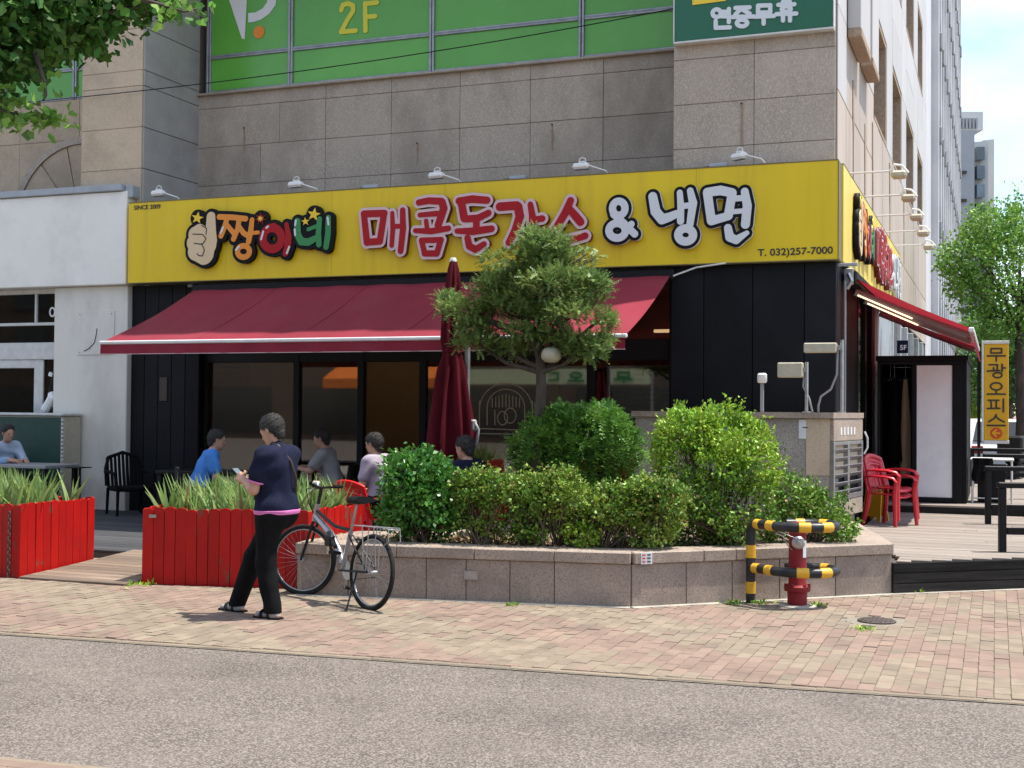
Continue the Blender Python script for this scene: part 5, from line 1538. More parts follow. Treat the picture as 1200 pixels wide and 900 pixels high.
def surf_pts(blobs, n, inner, seed, hole):
    vol = np.array([b[1][0] * b[1][1] + b[1][1] * b[1][2] + b[1][0] * b[1][2] for b in blobs]); vol = vol / vol.sum()
    C, N = [], []
    for (c, r), w in zip(blobs, vol):
        k = max(3, int(n * w)); d = rnd_dir(k)
        rad = (inner + (1 - inner) * RNG.random((k, 1)) ** .5) * (1 + .12 * np.sin(d[:, :1] * 9 + d[:, 1:2] * 7 + d[:, 2:] * 8 + seed))
        C.append(np.array(c) + d * np.array(r) * rad); N.append(d)
    C, N = np.vstack(C), np.vstack(N)
    h = np.sin(C[:, 0] * 7 + seed) * np.sin(C[:, 1] * 6 + seed) * np.sin(C[:, 2] * 8 + seed)
    k = h < np.quantile(h, 1 - hole)
    return C[k], N[k]
yt = thing('yew_tree', 'small pruned yew tree with flat green tiers in front of the awning', 'tree', (-2.83, -3.2, .45))
TY = -3.2
def tb(px, py, rx, ry, rz, dy=0):
    q = FY(px, py, TY + dy); return ((float(q[0]), TY + dy, float(q[2])), (rx, ry, rz))
tiers = [tb(640, 290, .34, .36, .17), tb(600, 305, .36, .34, .16, -.1), tb(672, 300, .30, .34, .16, .1), tb(655, 330, .46, .44, .17, -.2), tb(580, 335, .40, .4, .15, .1), tb(690, 335, .26, .34, .15), tb(548, 362, .34, .36, .16, -.05), tb(610, 362, .42, .42, .15, .2), tb(665, 368, .42, .42, .17, -.15), tb(700, 378, .22, .3, .14, 0), tb(560, 385, .28, .28, .10, 0),
         tb(680, 398, .36, .36, .13, .05), tb(618, 388, .28, .3, .09, -.15), tb(640, 268, .16, .16, .10), tb(628, 275, .2, .2, .12, .1), tb(525, 350, .12, .2, .1)]
tiers = [(c_, (r_[0], r_[1], r_[2] * .78)) for c_, r_ in tiers]
tiers += [tb(558, 402, .26, .28, .12, -.1), tb(600, 404, .30, .3, .12, .1), tb(692, 408, .26, .3, .12, -.1), tb(652, 402, .28, .3, .11, .1), tb(600, 345, .5, .4, .28), tb(660, 350, .5, .4, .26), tb(635, 310, .34, .32, .22)]
C, N = surf_pts(tiers, 14500, .2, 2, .24)
N = norm(N * [1, 1, .5] + [0, 0, .25])
V, Fq = yew_shoots(C, N, .095, 5, .036, .05)
put_foliage('crown', V, Fq, 'leaf_yew', yt, 'crown')
tr_ = MB()
tp = [Vector((-2.86, -3.2, .44)), Vector((-2.84, -3.2, 1.2)), Vector((-2.80, -3.2, 2.0)), Vector((-2.83, -3.18, 2.45)), Vector((-2.78, -3.2, 3.0)), Vector((-2.76, -3.2, 3.6))]
tr_.tube(tp, [.065, .056, .056, .05, .036, .012], 10)
tr_.build('trunk', 'bark', yt, smooth=True)
for (c, r) in tiers:
    s0 = Vector((-2.82, -3.2, max(2.15, min(3.3, c[2] - .35 - random.random() * .1))))
    c = Vector(c); m1 = s0.lerp(c, .5) + Vector((random.gauss(0, .04), random.gauss(0, .04), -.06))
    mb = MB().tube([s0, m1, c], [.032, .024, .010], 6, caps=False)
    for _ in range(5):
        e_ = c + Vector((random.uniform(-1, 1) * r[0], random.uniform(-1, 1) * r[1], random.uniform(-.6, .6) * r[2])) * .85
        mb.tube([m1.lerp(c, random.random()), e_], [.010, .004], 4, caps=False)
    mb.build('limb', 'bark', yt, smooth=True, fix=False)
# cut stubs / round globe lamp hung on the trunk
gl2 = thing('globe_lamp', 'round cream lamp hung on the yew trunk below the crown', 'lamp', (-2.70, -3.33, 2.2))
q = FY(646, 416, -3.33)
MB().lathe([(.02, -.085), (.07, -.075), (.105, -.04), (.11, 0), (.10, .045), (.07, .075), (.02, .085)], tuple(q), 18).build('globe', 'cream_plastic', gl2, smooth=True)
MB().tube([(q[0], q[1], q[2] + .11), (q[0] - .02, q[1] + .05, q[2] + .17), (-2.82, -3.22, q[2] + .15)], .012, 6).build('bracket', 'black', gl2)
# yew shrub
ys_ = thing('yew_shrub', 'broad dark green yew shrub below the small tree', 'shrub', (-2.45, -3.0, .45))
def yb_(px, py, rx, ry, rz, dy=0):
    q = FY(px, py, -3.0 + dy); return ((float(q[0]), -3.0 + dy, float(q[2])), (rx, ry, rz))
bl_ = [yb_(675, 510, .52, .5, .30), yb_(640, 520, .40, .45, .28, -.1), yb_(710, 515, .40, .45, .28, .05), yb_(700, 495, .34, .36, .2, -.1), yb_(655, 495, .30, .34, .2), yb_(670, 545, .62, .5, .34), yb_(620, 535, .22, .3, .25), yb_(728, 530, .24, .35, .28), yb_(672, 580, .6, .45, .3)]
bl_ = [(c_, (r_[0] * .9, r_[1] * .9, r_[2] * .9)) for c_, r_ in bl_]
C, N = surf_pts(bl_, 7500, .6, 5, .16)
N = norm(N * [1, 1, .6] + [0, 0, .15])
V, Fq = yew_shoots(C, N, .14, 5, .042, .35)
put_foliage('foliage', V, Fq, 'leaf_yewbush', ys_)
stems(ys_, [(-2.45 + random.gauss(0, .1), -3.0, .44) for _ in range(6)], [C[i] for i in RNG.choice(len(C), 40)], .014, 'bark')

# deciduous trees
def tree(name, label, base, h0, crown, n, per, leaf, m, tr, seed, group=None, shape='oval', limbs=14, spread=.09, hole=.15):
    r = thing(name, label, 'tree', base, group)
    (V, Fq), C, N = foliage(crown, n, per, leaf, spread, .45, .0, shape, hole, seed)
    put_foliage('crown', V, Fq, m, r, 'crown')
    cc = Vector(crown[0][0]); b = Vector(base)
    top = Vector((cc.x, cc.y, cc.z + crown[0][1][2] * .3))
    fork = b.lerp(Vector((b.x, b.y, h0)), 1)
    mb = MB().tube([b, b.lerp(fork, .5) + Vector((.05, 0, 0)), fork, fork.lerp(top, .5), top], [tr, tr * .85, tr * .75, tr * .45, tr * .12], 10)
    mb.build('trunk', 'bark', r, smooth=True)
    lm = MB()
    for i in RNG.choice(len(C), limbs, replace=False):
        e_ = Vector(C[i]); s_ = fork.lerp(top, random.uniform(0, .6))
        lm.tube([s_, s_.lerp(e_, .5) + Vector((0, 0, -.1)), e_], [tr * .35, tr * .2, tr * .06], 5, caps=False)
    lm.build('limbs', 'bark', r, smooth=True, fix=False)
    return r
# ginkgo at the left, crown reaching into the picture
def gb(px, py, d, rx, ry, rz):
    q = DP(px, py, d); return (tuple(float(k) for k in q), (rx, ry, rz))
gc = [gb(-60, -60, 8.0, .9, .9, .62), gb(60, 5, 8.0, .42, .45, .22), gb(10, 45, 7.9, .34, .4, .15), gb(120, -8, 8.1, .40, .4, .17), gb(25, 20, 8.3, .45, .5, .24), gb(175, -12, 8.2, .26, .3, .14), gb(85, 36, 8.0, .30, .3, .09), gb(-130, 60, 7.8, .7, .8, .5), gb(-30, -120, 8.3, 1.1, 1.1, .6), gb(-200, -60, 8.2, 1.0, 1.0, .9), gb(-20, 62, 7.7, .25, .3, .10)]
gbse = G(-330, 840)
gk = tree('ginkgo_tree', 'ginkgo tree whose leafy boughs hang over the stone pier', (float(gbse[0]), float(gbse[1]), 0), 3.4, gc, 2600, 9, (.064, .036), 'leaf_ginkgo', .14, 3, shape='fan', limbs=26, spread=.055, hole=.10)
for (pts, nlv) in (([(-60, 118), (-10, 125), (30, 138), (52, 140), (60, 136)], 150), ([(150, -5), (190, 6), (215, 14), (232, 10)], 40), ([(40, 60), (52, 95), (54, 112), (50, 118)], 10)):
    P3 = [Vector(DP(x, y_, 7.8).tolist()) for x, y_ in pts]
    mb = MB().tube(P3, [.018, .012, .008, .005, .003][:len(P3)], 5); mb.build('twig', 'bark', gk, smooth=True, fix=False)
    Pn = []
    for _ in range(nlv):
        i = random.randrange(len(P3) - 1); q = P3[i].lerp(P3[i + 1], random.random()); Pn.append((q.x + random.gauss(0, .07), q.y + random.gauss(0, .07), q.z + random.gauss(0, .055)))
    Pn = np.array(Pn)
    V, Fq = leaf_quads(Pn, norm(RNG.normal(size=Pn.shape) + [0, 0, -.3]), RNG.uniform(.045, .075, len(Pn)), RNG.uniform(.025, .04, len(Pn)), shape='fan')
    put_foliage('leaves', V, Fq, 'leaf_street', gk, 'leaves')
# street trees down the side road
def sb(px, py, d, r):
    q = DP(px, py, d); return (tuple(float(k) for k in q), r)
t1 = sb(1195, 320, 30, (1.5, 1.5, 1.4))
b_ = (t1[0][0], t1[0][1], 0)
tree('street_tree', 'leafy green street tree rising behind the yellow office sign', b_, 3.2, [t1, sb(1140, 300, 30, (.8, .9, .75)), sb(1165, 265, 30, (.7, .8, .6)), sb(1120, 305, 30, (.5, .6, .45)), sb(1150, 345, 30, (.8, .9, .6)), sb(1230, 270, 30.5, (1.3, 1.2, 1.2)), sb(1180, 385, 30, (.8, .9, .5))],
     1700, 9, (.10, .035), 'leaf_street', .16, 5, 'trees along the side street', spread=.10, hole=.16)
t2 = sb(1182, 430, 42, (1.3, 1.4, 1.3))
tree('street_tree', 'darker street tree farther down the side street', (t2[0][0], t2[0][1], 0), 2.2, [t2, sb(1165, 410, 42, (.9, 1, .8)), sb(1215, 420, 42, (1.4, 1.4, 1.5)), sb(1190, 395, 42, (1.2, 1.2, .8))], 1100, 9, (.12, .045), 'leaf_dark', .15, 8, 'trees along the side street', spread=.13)
t3 = sb(1143, 415, 55, (1.2, 1.3, 1.3))
tree('street_tree', 'pale young tree at the far end of the side street', (t3[0][0], t3[0][1], 0), 2.0, [t3, sb(1140, 450, 55, (1.1, 1.1, .9)), sb(1150, 385, 55, (.9, .9, .9))], 800, 9, (.13, .05), 'leaf_street', .14, 9, 'trees along the side street', spread=.15)
t4 = sb(1205, 455, 70, (3.5, 3, 2.0))
tree('street_tree', 'low dark tree closing the view at the road end', (t4[0][0], t4[0][1], 0), 2.0, [t4, sb(1170, 450, 70, (2.2, 2, 1.6))], 900, 9, (.2, .075), 'leaf_dark', .2, 11, 'trees along the side street', spread=.2)
q = G(1140, 520, .43)
bush('potted_plant', 'small bright potted plant beyond the black vestibule', (float(q[0]), float(q[1]) , .43), [((float(q[0]), float(q[1]), 1.75), (.35, .35, .35)), ((float(q[0]), float(q[1]), 1.3), (.22, .22, .25))], 220, 8, (.07, .026), 'leaf_bright', .06, 0, 3, 12, cat='plant')

# ================================================================== RED PICKET PLANTERS WITH IRIS
def picket_box(label, poly, faces, h, seed):
    c = sum(poly, Vector((0, 0))) / len(poly)
    r = thing('picket_planter', label, 'planter', (c.x, c.y, 0), 'red picket planter boxes')
    MB().prism([tuple(p) for p in inset(poly, .06)], .05, h - .16).build('soil', 'soil', r)
    MB().prism([tuple(p) for p in inset(poly, .03)], .01, h - .22).build('liner', 'mortar', r)
    for (A, B) in faces:
        d = B - A; L = d.length; n = max(1, round(L / .112)); w = L / n; an = math.atan2(d.y, d.x)
        for i in range(n):
            hh = h + random.uniform(-.014, .012)
            m_ = Matrix.Translation((A.x, A.y, 0)) @ Matrix.Rotation(an, 4, 'Z') @ Matrix.Translation((w * (i + .5), random.uniform(0, .005), 0)) @ Matrix.Rotation(random.gauss(0, .006), 4, 'Y')
            hw = w / 2 - .003
            prof = [(-hw, .012), (hw, .012), (hw, hh - .014), (hw * .45, hh), (-hw * .45, hh), (-hw, hh - .014)]
            MB().extr([m_ @ Vector((a, 0, b)) for a, b in prof], m_.to_3x3() @ Vector((0, .022, 0))).build('picket', 'red_wood', r)
    # iris blades
    V, Fq = [], []
    n = 0
    minx, maxx = min(p.x for p in poly), max(p.x for p in poly)
    ip = inset(poly, .12)
    def inside(x, y):
        c_ = False
        for i in range(len(ip)):
            a, b = ip[i - 1], ip[i]
            if (a.y > y) != (b.y > y) and x < (b.x - a.x) * (y - a.y) / (b.y - a.y) + a.x: c_ = not c_
        return c_
    cnt = 0
    while cnt < 190:
        x = random.uniform(minx, maxx); y = random.uniform(min(p.y for p in poly), max(p.y for p in poly))
        if not inside(x, y): continue
        cnt += 1
        fan = random.uniform(0, math.pi); 
        for bl in range(random.randint(3, 6)):
            lean = random.gauss(0, .24); hh = random.uniform(.30, .56); wd = random.uniform(.015, .026)
            dx, dy = math.cos(fan) , math.sin(fan)
            px_, py_ = -dy, dx
            bend = random.uniform(-.02, .16) * (1 if lean > 0 else -1)
            k0 = len(V)
            for s_ in range(5):
                t = s_ / 4
                off = lean * t * hh + bend * t * t
                z = h - .2 + hh * (t * math.cos(lean) - .25 * abs(bend) * t ** 3)
                ww = wd * (1 - t ** 2.2) + .0008
                cx, cy = x + dx * off, y + dy * off
                wx, wy = (dx * .8 + px_ * .6) * ww, (dy * .8 + py_ * .6) * ww
                V += [(cx - wx, cy - wy, z), (cx + wx, cy + wy, z)]
            for s_ in range(4):
                Fq.append((k0 + 2 * s_, k0 + 2 * s_ + 1, k0 + 2 * s_ + 3, k0 + 2 * s_ + 2))
    V = np.array(V)
    pr_ = thing('iris_plants', 'sword-leaved iris clump filling ' + ('the planter with the hanging chain' if seed == 1 else 'the red planter behind the man'), 'plant', (c.x, c.y, h - .2), 'iris plants in the red planters')
    o_ = put_foliage('blades', V, np.array(Fq), 'leaf_iris', pr_, 'blades')
    return r
V2 = lambda x, y: Vector((x, y))
L0, L1, L2, L3 = V2(-9.6, -6.22), V2(-7.27, -6.17), V2(-7.27, -5.05), V2(-9.6, -5.1)
pk1 = picket_box('red picket planter box with a rusty chain hanging at its corner', [L0, L1, L2, L3], [(L0, L1), (L1, L2), (L2, L3)], .75, 1)
C0, C1, C2, C3 = V2(-5.92, -6.01), V2(-4.27, -5.66), V2(-4.31, -4.45), V2(-5.95, -4.7)
picket_box('red picket planter box standing behind the man and the bicycle', [C0, C1, C2, C3], [(C0, C1), (C1, C2), (C2, C3), (C3, C0)], .755, 2)
ch = thing('hanging_chain', 'rusty chain hanging down the corner of the red planter', 'chain', (-7.37, -6.215, .02))
cm = MB().torus((0, 0, 0), .017, .005, (0, 1, 0), 12, 6, 1, 1.4).mesh('link', 'iron', True)
k = 0; z = .655
while z > .03:
    inst('link', cm, ch, (random.gauss(0, .002), 0, z - .02), (0, random.gauss(0, .1), (k % 2) * math.pi / 2)); z -= .036; k += 1
MB().extr([(-5.84, -6.003, .66), (-5.77, -5.99, .66), (-5.77, -5.99, .69), (-5.84, -6.003, .69)], (.002, -.012, 0)).build('small_plate', 'steel', bpy.data.objects['picket_planter.001'])

# ================================================================== HYDRANT, GUARD, MANHOLE
hy = thing('fire_hydrant', 'dark red pillar hydrant with steel outlet cap inside the striped guard', 'hydrant', (.21, -4.82, 0))
MB().lathe([(.17, .004), (.17, .022), (.15, .03)], (.21, -4.82, 0), 20).build('base_slab', 'concrete', hy)
MB().lathe([(.082, .03), (.088, .05), (.085, .085), (.09, .14), (.115, .15), (.118, .19), (.085, .205), (.078, .22), (.076, .70), (.082, .71), (.082, .735), (.06, .755), (.02, .76)], (.21, -4.82, 0), 28).build('barrel', 'hydrant_red', hy, smooth=35)
rr = Matrix.Translation((.21, -4.82, .585)) @ Matrix.Rotation(math.radians(20.95 - 8), 4, 'Z') @ Matrix.Rotation(math.pi / 2, 4, 'X')
MB().lathe([(.05, .06), (.058, .075), (.058, .105), (.045, .118), (.02, .122), (.016, .14), (.004, .142)], (0, 0, 0), 18, rr).build('outlet_cap', 'steel', hy, smooth=35)
MB().tube([rr @ Vector((.03, .02, .1)), rr @ Vector((-.08, .06, .09)), rr @ Vector((-.15, .085, .06)), rr @ Vector((-.2, .07, .04)), rr @ Vector((-.13, .05, .05)), rr @ Vector((-.09, -.03, .06)), rr @ Vector((-.05, -.07, .07))], .005, 5).build('chain_wire', 'steel', hy, smooth=True)
mm = Matrix.Translation((.21, -4.82, 0)) @ Matrix.Rotation(math.radians(20.95 + 38), 4, 'Z')
MB().bev((-.022, -.081, .45), (.022, -.0765, .60), .001, mm).build('label_plate', 'paper', hy)
for k in range(6):
    mk_ = Matrix.Translation((.21, -4.82, .17)) @ Matrix.Rotation(k * math.pi / 3 + .3, 4, 'Z')
    MB().lathe([(.014, 0), (.014, .022)], (.102, 0, .02), 6, mk_).build('flange_bolt', 'hydrant_red', hy)

gd = thing('hydrant_guard', 'yellow and black striped tubular guard rail looping round the hydrant', 'guard rail', (-.21, -4.79, 0))
GX = Vector((RT[0], RT[1], 0)).normalized(); GYv = Vector((-GX.y, GX.x, 0))
def gpnt(a, b, z): return Vector((-.21, -4.79, z)) + GX * a + GYv * b
TR = .043
MB().tube([gpnt(0, 0, .005), gpnt(0, 0, .66), gpnt(.01, 0, .70), gpnt(.04, -.02, .728)], TR, 14).build('post', 'guard_black', gd, smooth=40)
def loop(z, x0):
    pts = [(x0, -.01), (.07, -.10), (.17, -.25), (.29, -.35), (.42, -.38), (.56, -.37), (.66, -.31), (.712, -.22), (.718, -.14), (.70, -.06), (.64, 0), (.55, .03), (.42, .03), (.32, .02)]
    P = []
    for i in range(len(pts) - 1):
        for s_ in range(4):
            t = s_ / 4; p0 = pts[max(i - 1, 0)]; p1 = pts[i]; p2 = pts[i + 1]; p3 = pts[min(i + 2, len(pts) - 1)]
            P.append(tuple(.5 * ((2 * p1[k]) + (-p0[k] + p2[k]) * t + (2 * p0[k] - 5 * p1[k] + 4 * p2[k] - p3[k]) * t * t + (-p0[k] + 3 * p1[k] - 3 * p2[k] + p3[k]) * t ** 3) for k in (0, 1)))
    P.append(pts[-1])
    return [gpnt(a, b, z) for a, b in P]
for z, x0 in ((.728, .03), (.33, .0)):
    P = loop(z, x0)
    MB().tube(P, TR, 14).build('rail', 'guard_black', gd, smooth=40)
    acc = 0; L = [0]
    for a, b in zip(P[:-1], P[1:]): acc += (b - a).length; L.append(acc)
    for (a0, a1) in ((.03, .10), (.19, .27), (.50, .60), (.70, .80), (1.12, 1.20), (1.34, 1.42)):
        def at_len(v):
            for i in range(len(P) - 1):
                if L[i + 1] >= v: return P[i].lerp(P[i + 1], (v - L[i]) / (L[i + 1] - L[i]))
            return P[-1]
        MB().tube([at_len(a0 + (a1 - a0) * k / 5) for k in range(6)], TR + .0025, 14).build('yellow_band', 'guard_yellow', gd, smooth=40)
for a0, a1 in ((.10, .205), (.42, .535)):
    MB().tube([gpnt(0, 0, a0), gpnt(0, 0, a1)], TR + .0025, 14).build('yellow_band', 'guard_yellow', gd, smooth=40)

mh = thing('manhole_cover', 'small round rusty manhole cover set in the brick paving', 'manhole cover', (.94, -5.38, 0))
MB().lathe([(.25, .006), (.25, .013), (.165, .013), (.165, .011)], (.94, -5.38, 0), 24).build('concrete_collar', 'sand', mh)
MB().lathe([(.155, .010), (.155, .022), (.145, .026), (.01, .027)], (.94, -5.38, 0), 28).build('lid', 'iron', mh, smooth=30)
md = MB()
for i in range(-3, 4):
    for j in range(-3, 4):
        if math.hypot(i, j) < 3.3: md.bev((.94 + i * .038 - .012, -5.38 + j * .038 - .012, .026), (.94 + i * .038 + .012, -5.38 + j * .038 + .012, .031), .003)
md.build('tread_studs', 'iron', mh)
# weeds by the guard, in the joints and by the planter foot
for k, (px, py, s_) in enumerate(((954, 710, .05), (893, 707, .05), (163, 686, .09), (1070, 693, .05), (1012, 738, .04), (860, 708, .05), (600, 709, .03))):
    q = G(px, py, .02); pr = thing('weed_tuft', ['weed tuft at the hydrant base', 'weed tuft by the guard post', 'weed tuft by the ramp and red planter corner', 'weed tuft under the dark deck fascia', 'weed tuft beside the manhole cover', 'weed tuft at the angled planter wall foot', 'weed tuft at the straight planter wall foot'][k], 'weed', q, 'weeds in the paving')
    P = np.array(q) + RNG.normal(size=(34, 3)) * [s_, s_, .002]
    V, Fq = leaf_quads(P, norm(RNG.normal(size=(34, 3)) * [.7, .7, .2] + [0, 0, .7]), RNG.uniform(.03, .06, 34) * (s_ / .05) ** .5, RNG.uniform(.006, .012, 34))
    put_foliage('leaves', V, Fq, 'leaf_bright', pr, 'leaves')

# ================================================================== VENT HOUSING
vt = thing('vent_housing', 'granite vent housing with louvred metal end beside the black wall', 'vent housing', (-1.1, -.5, 0))
VP_ = [V2(-2.28, -1.2), V2(.07, -1.2), V2(.27, .10), V2(-2.28, .10)]
MB().prism([(-2.28, -1.2), (.05, -1.2), (.08, -1.0), (.2, .10), (-2.28, .10)], .3, 1.0).build('plinth', 'granite_vent', vt)
MB().prism([(-2.28, -1.2), (-.22, -1.2), (-.22, .1), (-2.28, .10)], 1.002, 1.665).build('granite_body', 'granite_vent', vt)
MB().prism([(-.217, -1.21), (.05, -1.21), (.25, .10), (-.217, .10)], 1.002, 1.665).build('corner_block', 'granite_beige', vt)
MB().prism([(-2.32, -1.25), (.10, -1.25), (.31, .115), (-2.32, .115)], 1.668, 1.735).build('coping', 'granite_coping', vt)
ed = (V2(.27, .10) - V2(.07, -1.2)); EL = ed.length; ea = math.atan2(ed.y, ed.x)
vm = Matrix.Translation((.07, -1.2, 0)) @ Matrix.Rotation(ea, 4, 'Z')      # local x along the louvred end, -y outwards
MB().bev((-.0, -.03, 1.40), (EL, .10, 1.66), .006, vm).build('name_plate', 'granite_coping', vt)
vf = MB()
for a, b in ((0, .05), (EL / 2 - .04, EL / 2 + .04), (EL - .05, EL)):
    vf.bev((a, -.035, .70), (b, .02, 1.395), .005, vm)
vf.bev((.05, -.035, .70), (EL / 2 - .04, .02, .76), .005, vm); vf.bev((EL / 2 + .04, -.035, .70), (EL - .05, .02, .76), .005, vm)
vf.bev((.05, -.035, 1.35), (EL / 2 - .04, .02, 1.395), .005, vm); vf.bev((EL / 2 + .04, -.035, 1.35), (EL - .05, .02, 1.395), .005, vm)
lf = vf.build('louvre_frame', 'steel', vt)
for s0, s1 in ((.05, EL / 2 - .04), (EL / 2 + .04, EL - .05)):
    for k in range(6):
        m_ = vm @ Matrix.Translation((0, -.01, .79 + k * .098)) @ Matrix.Rotation(math.radians(-38), 4, 'X')
        MB().bev((s0 + .003, -.045, -.006), (s1 - .003, .05, .006), .003, m_).build('slat', 'steel', lf)
MB().bev((0, .03, .74), (EL, .05, 1.36), .004, vm).build('louvre_back', 'black', vt)
MB().bev((0, -.03, .50), (EL, .06, .697), .006, vm).build('lower_panel', 'granite_coping', vt)
q0, q1 = FY(936, 514, -1.205), FY(951, 492, -1.205)
MB().box((q0[0], -1.208, q0[2]), (q1[0], -1.203, q1[2])).build('paper_notice', 'paper', vt)
q0, q1 = FY(940.5, 501.5, -1.21), FY(947, 500.3, -1.21)
MB().box((q0[0], -1.2115, q0[2]), (q1[0], -1.209, q1[2])).build('print_line', 'menu_print', vt)
for k in range(5):
    pz = vm @ Vector((.3 + k * .14, -.034, 1.48))
    MB().bev((.28 + k * .15, -.034, 1.47), (.34 + k * .15, -.031, 1.56), .001, vm).build('letter_mark', 'paper', vt)
MB().tube([vm @ Vector((EL - .02, -.06, 1.5)), vm @ Vector((EL, -.09, 1.42)), vm @ Vector((EL, -.09, 1.3)), vm @ Vector((EL - .02, -.05, 1.22))], .012, 6).build('pull_handle', 'white_metal', vt)
# lamps on posts standing on it
def lamp_post(name, label, x, y, zt, lx0, lx1, lz0, lz1, m, conduit):
    r = thing(name, label, 'lamp', (x, y, 1.735))
    MB().tube([(x, y, 1.736), (x, y, zt)], .022, 10).lathe([(.05, 0), (.05, .012)], (x, y, 1.736), 12).build('post', 'steel', r, smooth=40)
    h = MB().bev((lx0, y - .07, lz0), (lx1, y + .07, lz1), .012).build('lamp_housing', m, r)
    MB().bev((lx1, y - .02, (lz0 + lz1) / 2 - .03), (x + .01, y + .02, (lz0 + lz1) / 2 + .03), .005).build('bracket', 'grey_paint', r)
    MB().tube(conduit, .013, 7).build('conduit', 'grey_paint', r, smooth=True)
lamp_post('post_lamp', 'flat cream lamp on the tall steel post above the vent housing', .11, -.5, 2.62, -.34, .05, 2.465, 2.585, 'cream_plastic', [(.06, -.5, 2.5), (.05, -.5, 2.2), (-.02, -.5, 2.02), (-.14, -.5, 1.93), (-.17, -.5, 1.82), (-.17, -.5, 1.74)])
lamp_post('post_lamp', 'boxy cream lamp on the short post above the vent housing', -.27, -.8, 2.34, -.61, -.31, 2.155, 2.335, 'cream_plastic', [(-.30, -.8, 2.16), (-.31, -.8, 2.05), (-.24, -.8, 1.9), (-.2, -.8, 1.74)])
r = thing('post_lamp', 'small dark post with white sensor head on the vent housing', 'lamp', (-.82, -.7, 1.735))
MB().bev((-.84, -.72, 1.736), (-.80, -.68, 2.09), .004).build('post', 'grey_paint', r)
MB().lathe([(.05, 0), (.06, .02), (.06, .10), (.045, .12)], (-.82, -.7, 2.092), 14).build('sensor_head', 'lamp_white', r, smooth=35)

# ================================================================== VESTIBULE
sh = thing('black_vestibule', 'black boxed entrance vestibule with a white door panel on the deck', 'vestibule', (.85, 4.4, .43))
MB().bev((.21, 3.2, .43), (.245, 5.9, 2.5), .005).bev((1.40, 3.2, .43), (1.46, 5.9, 2.5), .005).bev((.21, 5.9, .43), (1.46, 5.95, 2.5), .005).build('side_wall', 'black_panel', sh)
MB().bev((.19, 3.15, 2.503), (1.48, 5.97, 2.58), .008).build('roof', 'black_panel', sh)
fr = MB().bev((.246, 3.18, 2.45), (1.399, 3.26, 2.5), .005).bev((.70, 3.18, .44), (.76, 3.26, 2.449), .005).bev((1.265, 3.18, .44), (1.399, 3.26, 2.449), .005).bev((.761, 3.18, .44), (1.264, 3.26, .505), .005).build('front_frame', 'black_panel', sh)
MB().bev((.765, 3.20, .51), (1.262, 3.24, 2.44), .006).build('white_panel', 'panel_white', sh)
dm = Matrix.Translation((.70, 3.24, 0)) @ Matrix.Rotation(math.radians(78), 4, 'Z')
dl = MB().bev((0, -.02, .45), (.44, .02, 2.44), .005, dm).build('open_door', 'black_panel', sh)
MB().lathe([(.022, 0), (.03, .02), (.012, .05)], (0, 0, 0), 12, dm @ Matrix.Translation((.40, .02, 1.35)) @ Matrix.Rotation(-math.pi / 2, 4, 'X')).build('handle', 'steel', dl)
# clothes hanging inside
for k, (x, m, lb, zb) in enumerate(((.42, 'black_cloth', 'black coat hanging inside the vestibule', 1.0), (.57, 'logo_cream', 'cream cloth hanging inside the vestibule doorway', .75), (.34, 'black_cloth', 'dark apron hanging at the vestibule inner wall', .9))):
    r = thing('hanging_cloth', lb, 'garment', (x, 3.7 + k * .12, zb))
    mb = MB(); n = 14
    for j in range(9):
        t = j / 8
        for i in range(n):
            a = 2 * math.pi * i / n
            w = (.03 + .07 * t ** .6) * (1 + .25 * math.sin(3 * a + k) * t)
            mb.v.append((x + math.cos(a) * w, 3.7 + k * .12 + math.sin(a) * w * .6, 2.25 - (2.25 - zb) * t))
    for j in range(8):
        for i in range(n):
            mb.f.append((j * n + i, j * n + (i + 1) % n, (j + 1) * n + (i + 1) % n, (j + 1) * n + i)); mb.mi.append(0)
    mb.build('cloth', m, r, smooth=True)
    MB().tube([(x - .1, 3.7 + k * .12, 2.22), (x, 3.7 + k * .12, 2.28), (x + .1, 3.7 + k * .12, 2.22)], .006, 5).tube([(x, 3.7 + k * .12, 2.28), (x, 3.7 + k * .12, 2.5)], .004, 5).build('hanger', 'steel', r)
# small dark blade sign and awning pole seen beyond
bs_ = thing('blade_sign', 'small dark navy wall sign behind the vestibule roof', 'sign', (.3, 7.2, 2.55))
q0, q1 = FY(1051, 414, 7.0), FY(1064, 402, 7.0)
MB().bev((q0[0], 7.0, q0[2]), (q1[0], 7.05, q1[2] + .05), .005).build('panel', 'navy_cloth', bs_)
t = text_mesh('5F', .12, .004, 'vinyl_white'); inst('lettering', t, bs_, Vector((q0[0] + .05, 6.997, q0[2] + .06)) - wloc(bs_))

# ================================================================== RAILINGS, RACK, BIN
def rail_frame(label, x, y, L, z0, zt, ang_):
    r = thing('railing', label, 'railing', (x, y, z0), 'black railings on the deck', rz=ang_)
    for a in (0, L): local(MB().bev((a - .035, -.035, 0), (a + .035, .035, zt - z0 - .061), .006), 'post', 'black_frame', r)
    local(MB().bev((-.05, -.045, zt - z0 - .06), (L + .05, .045, zt - z0), .008), 'top_rail', 'black_frame', r)
    local(MB().bev((.042, -.03, .18), (L - .042, .03, .25), .006), 'low_rail', 'black_frame', r)
    return r
rail_frame('black railing nearest the deck edge', 1.92, -2.20, 2.2, .31, 1.03, .3)
rail_frame('black railing just before the deck step', 1.76, 1.27, 2.4, .31, 1.06, .25)
rail_frame('black railing beyond the drying table', 1.72, 4.6, 2.6, .43, 1.12, .2)
rail_frame('long black railing at the far end of the deck', 1.45, 8.0, 3.0, .43, 1.12, .15)
tb_ = thing('folding_table', 'white folding table draped with a black cloth beside the vestibule', 'table', (1.7, 3.6, .43))
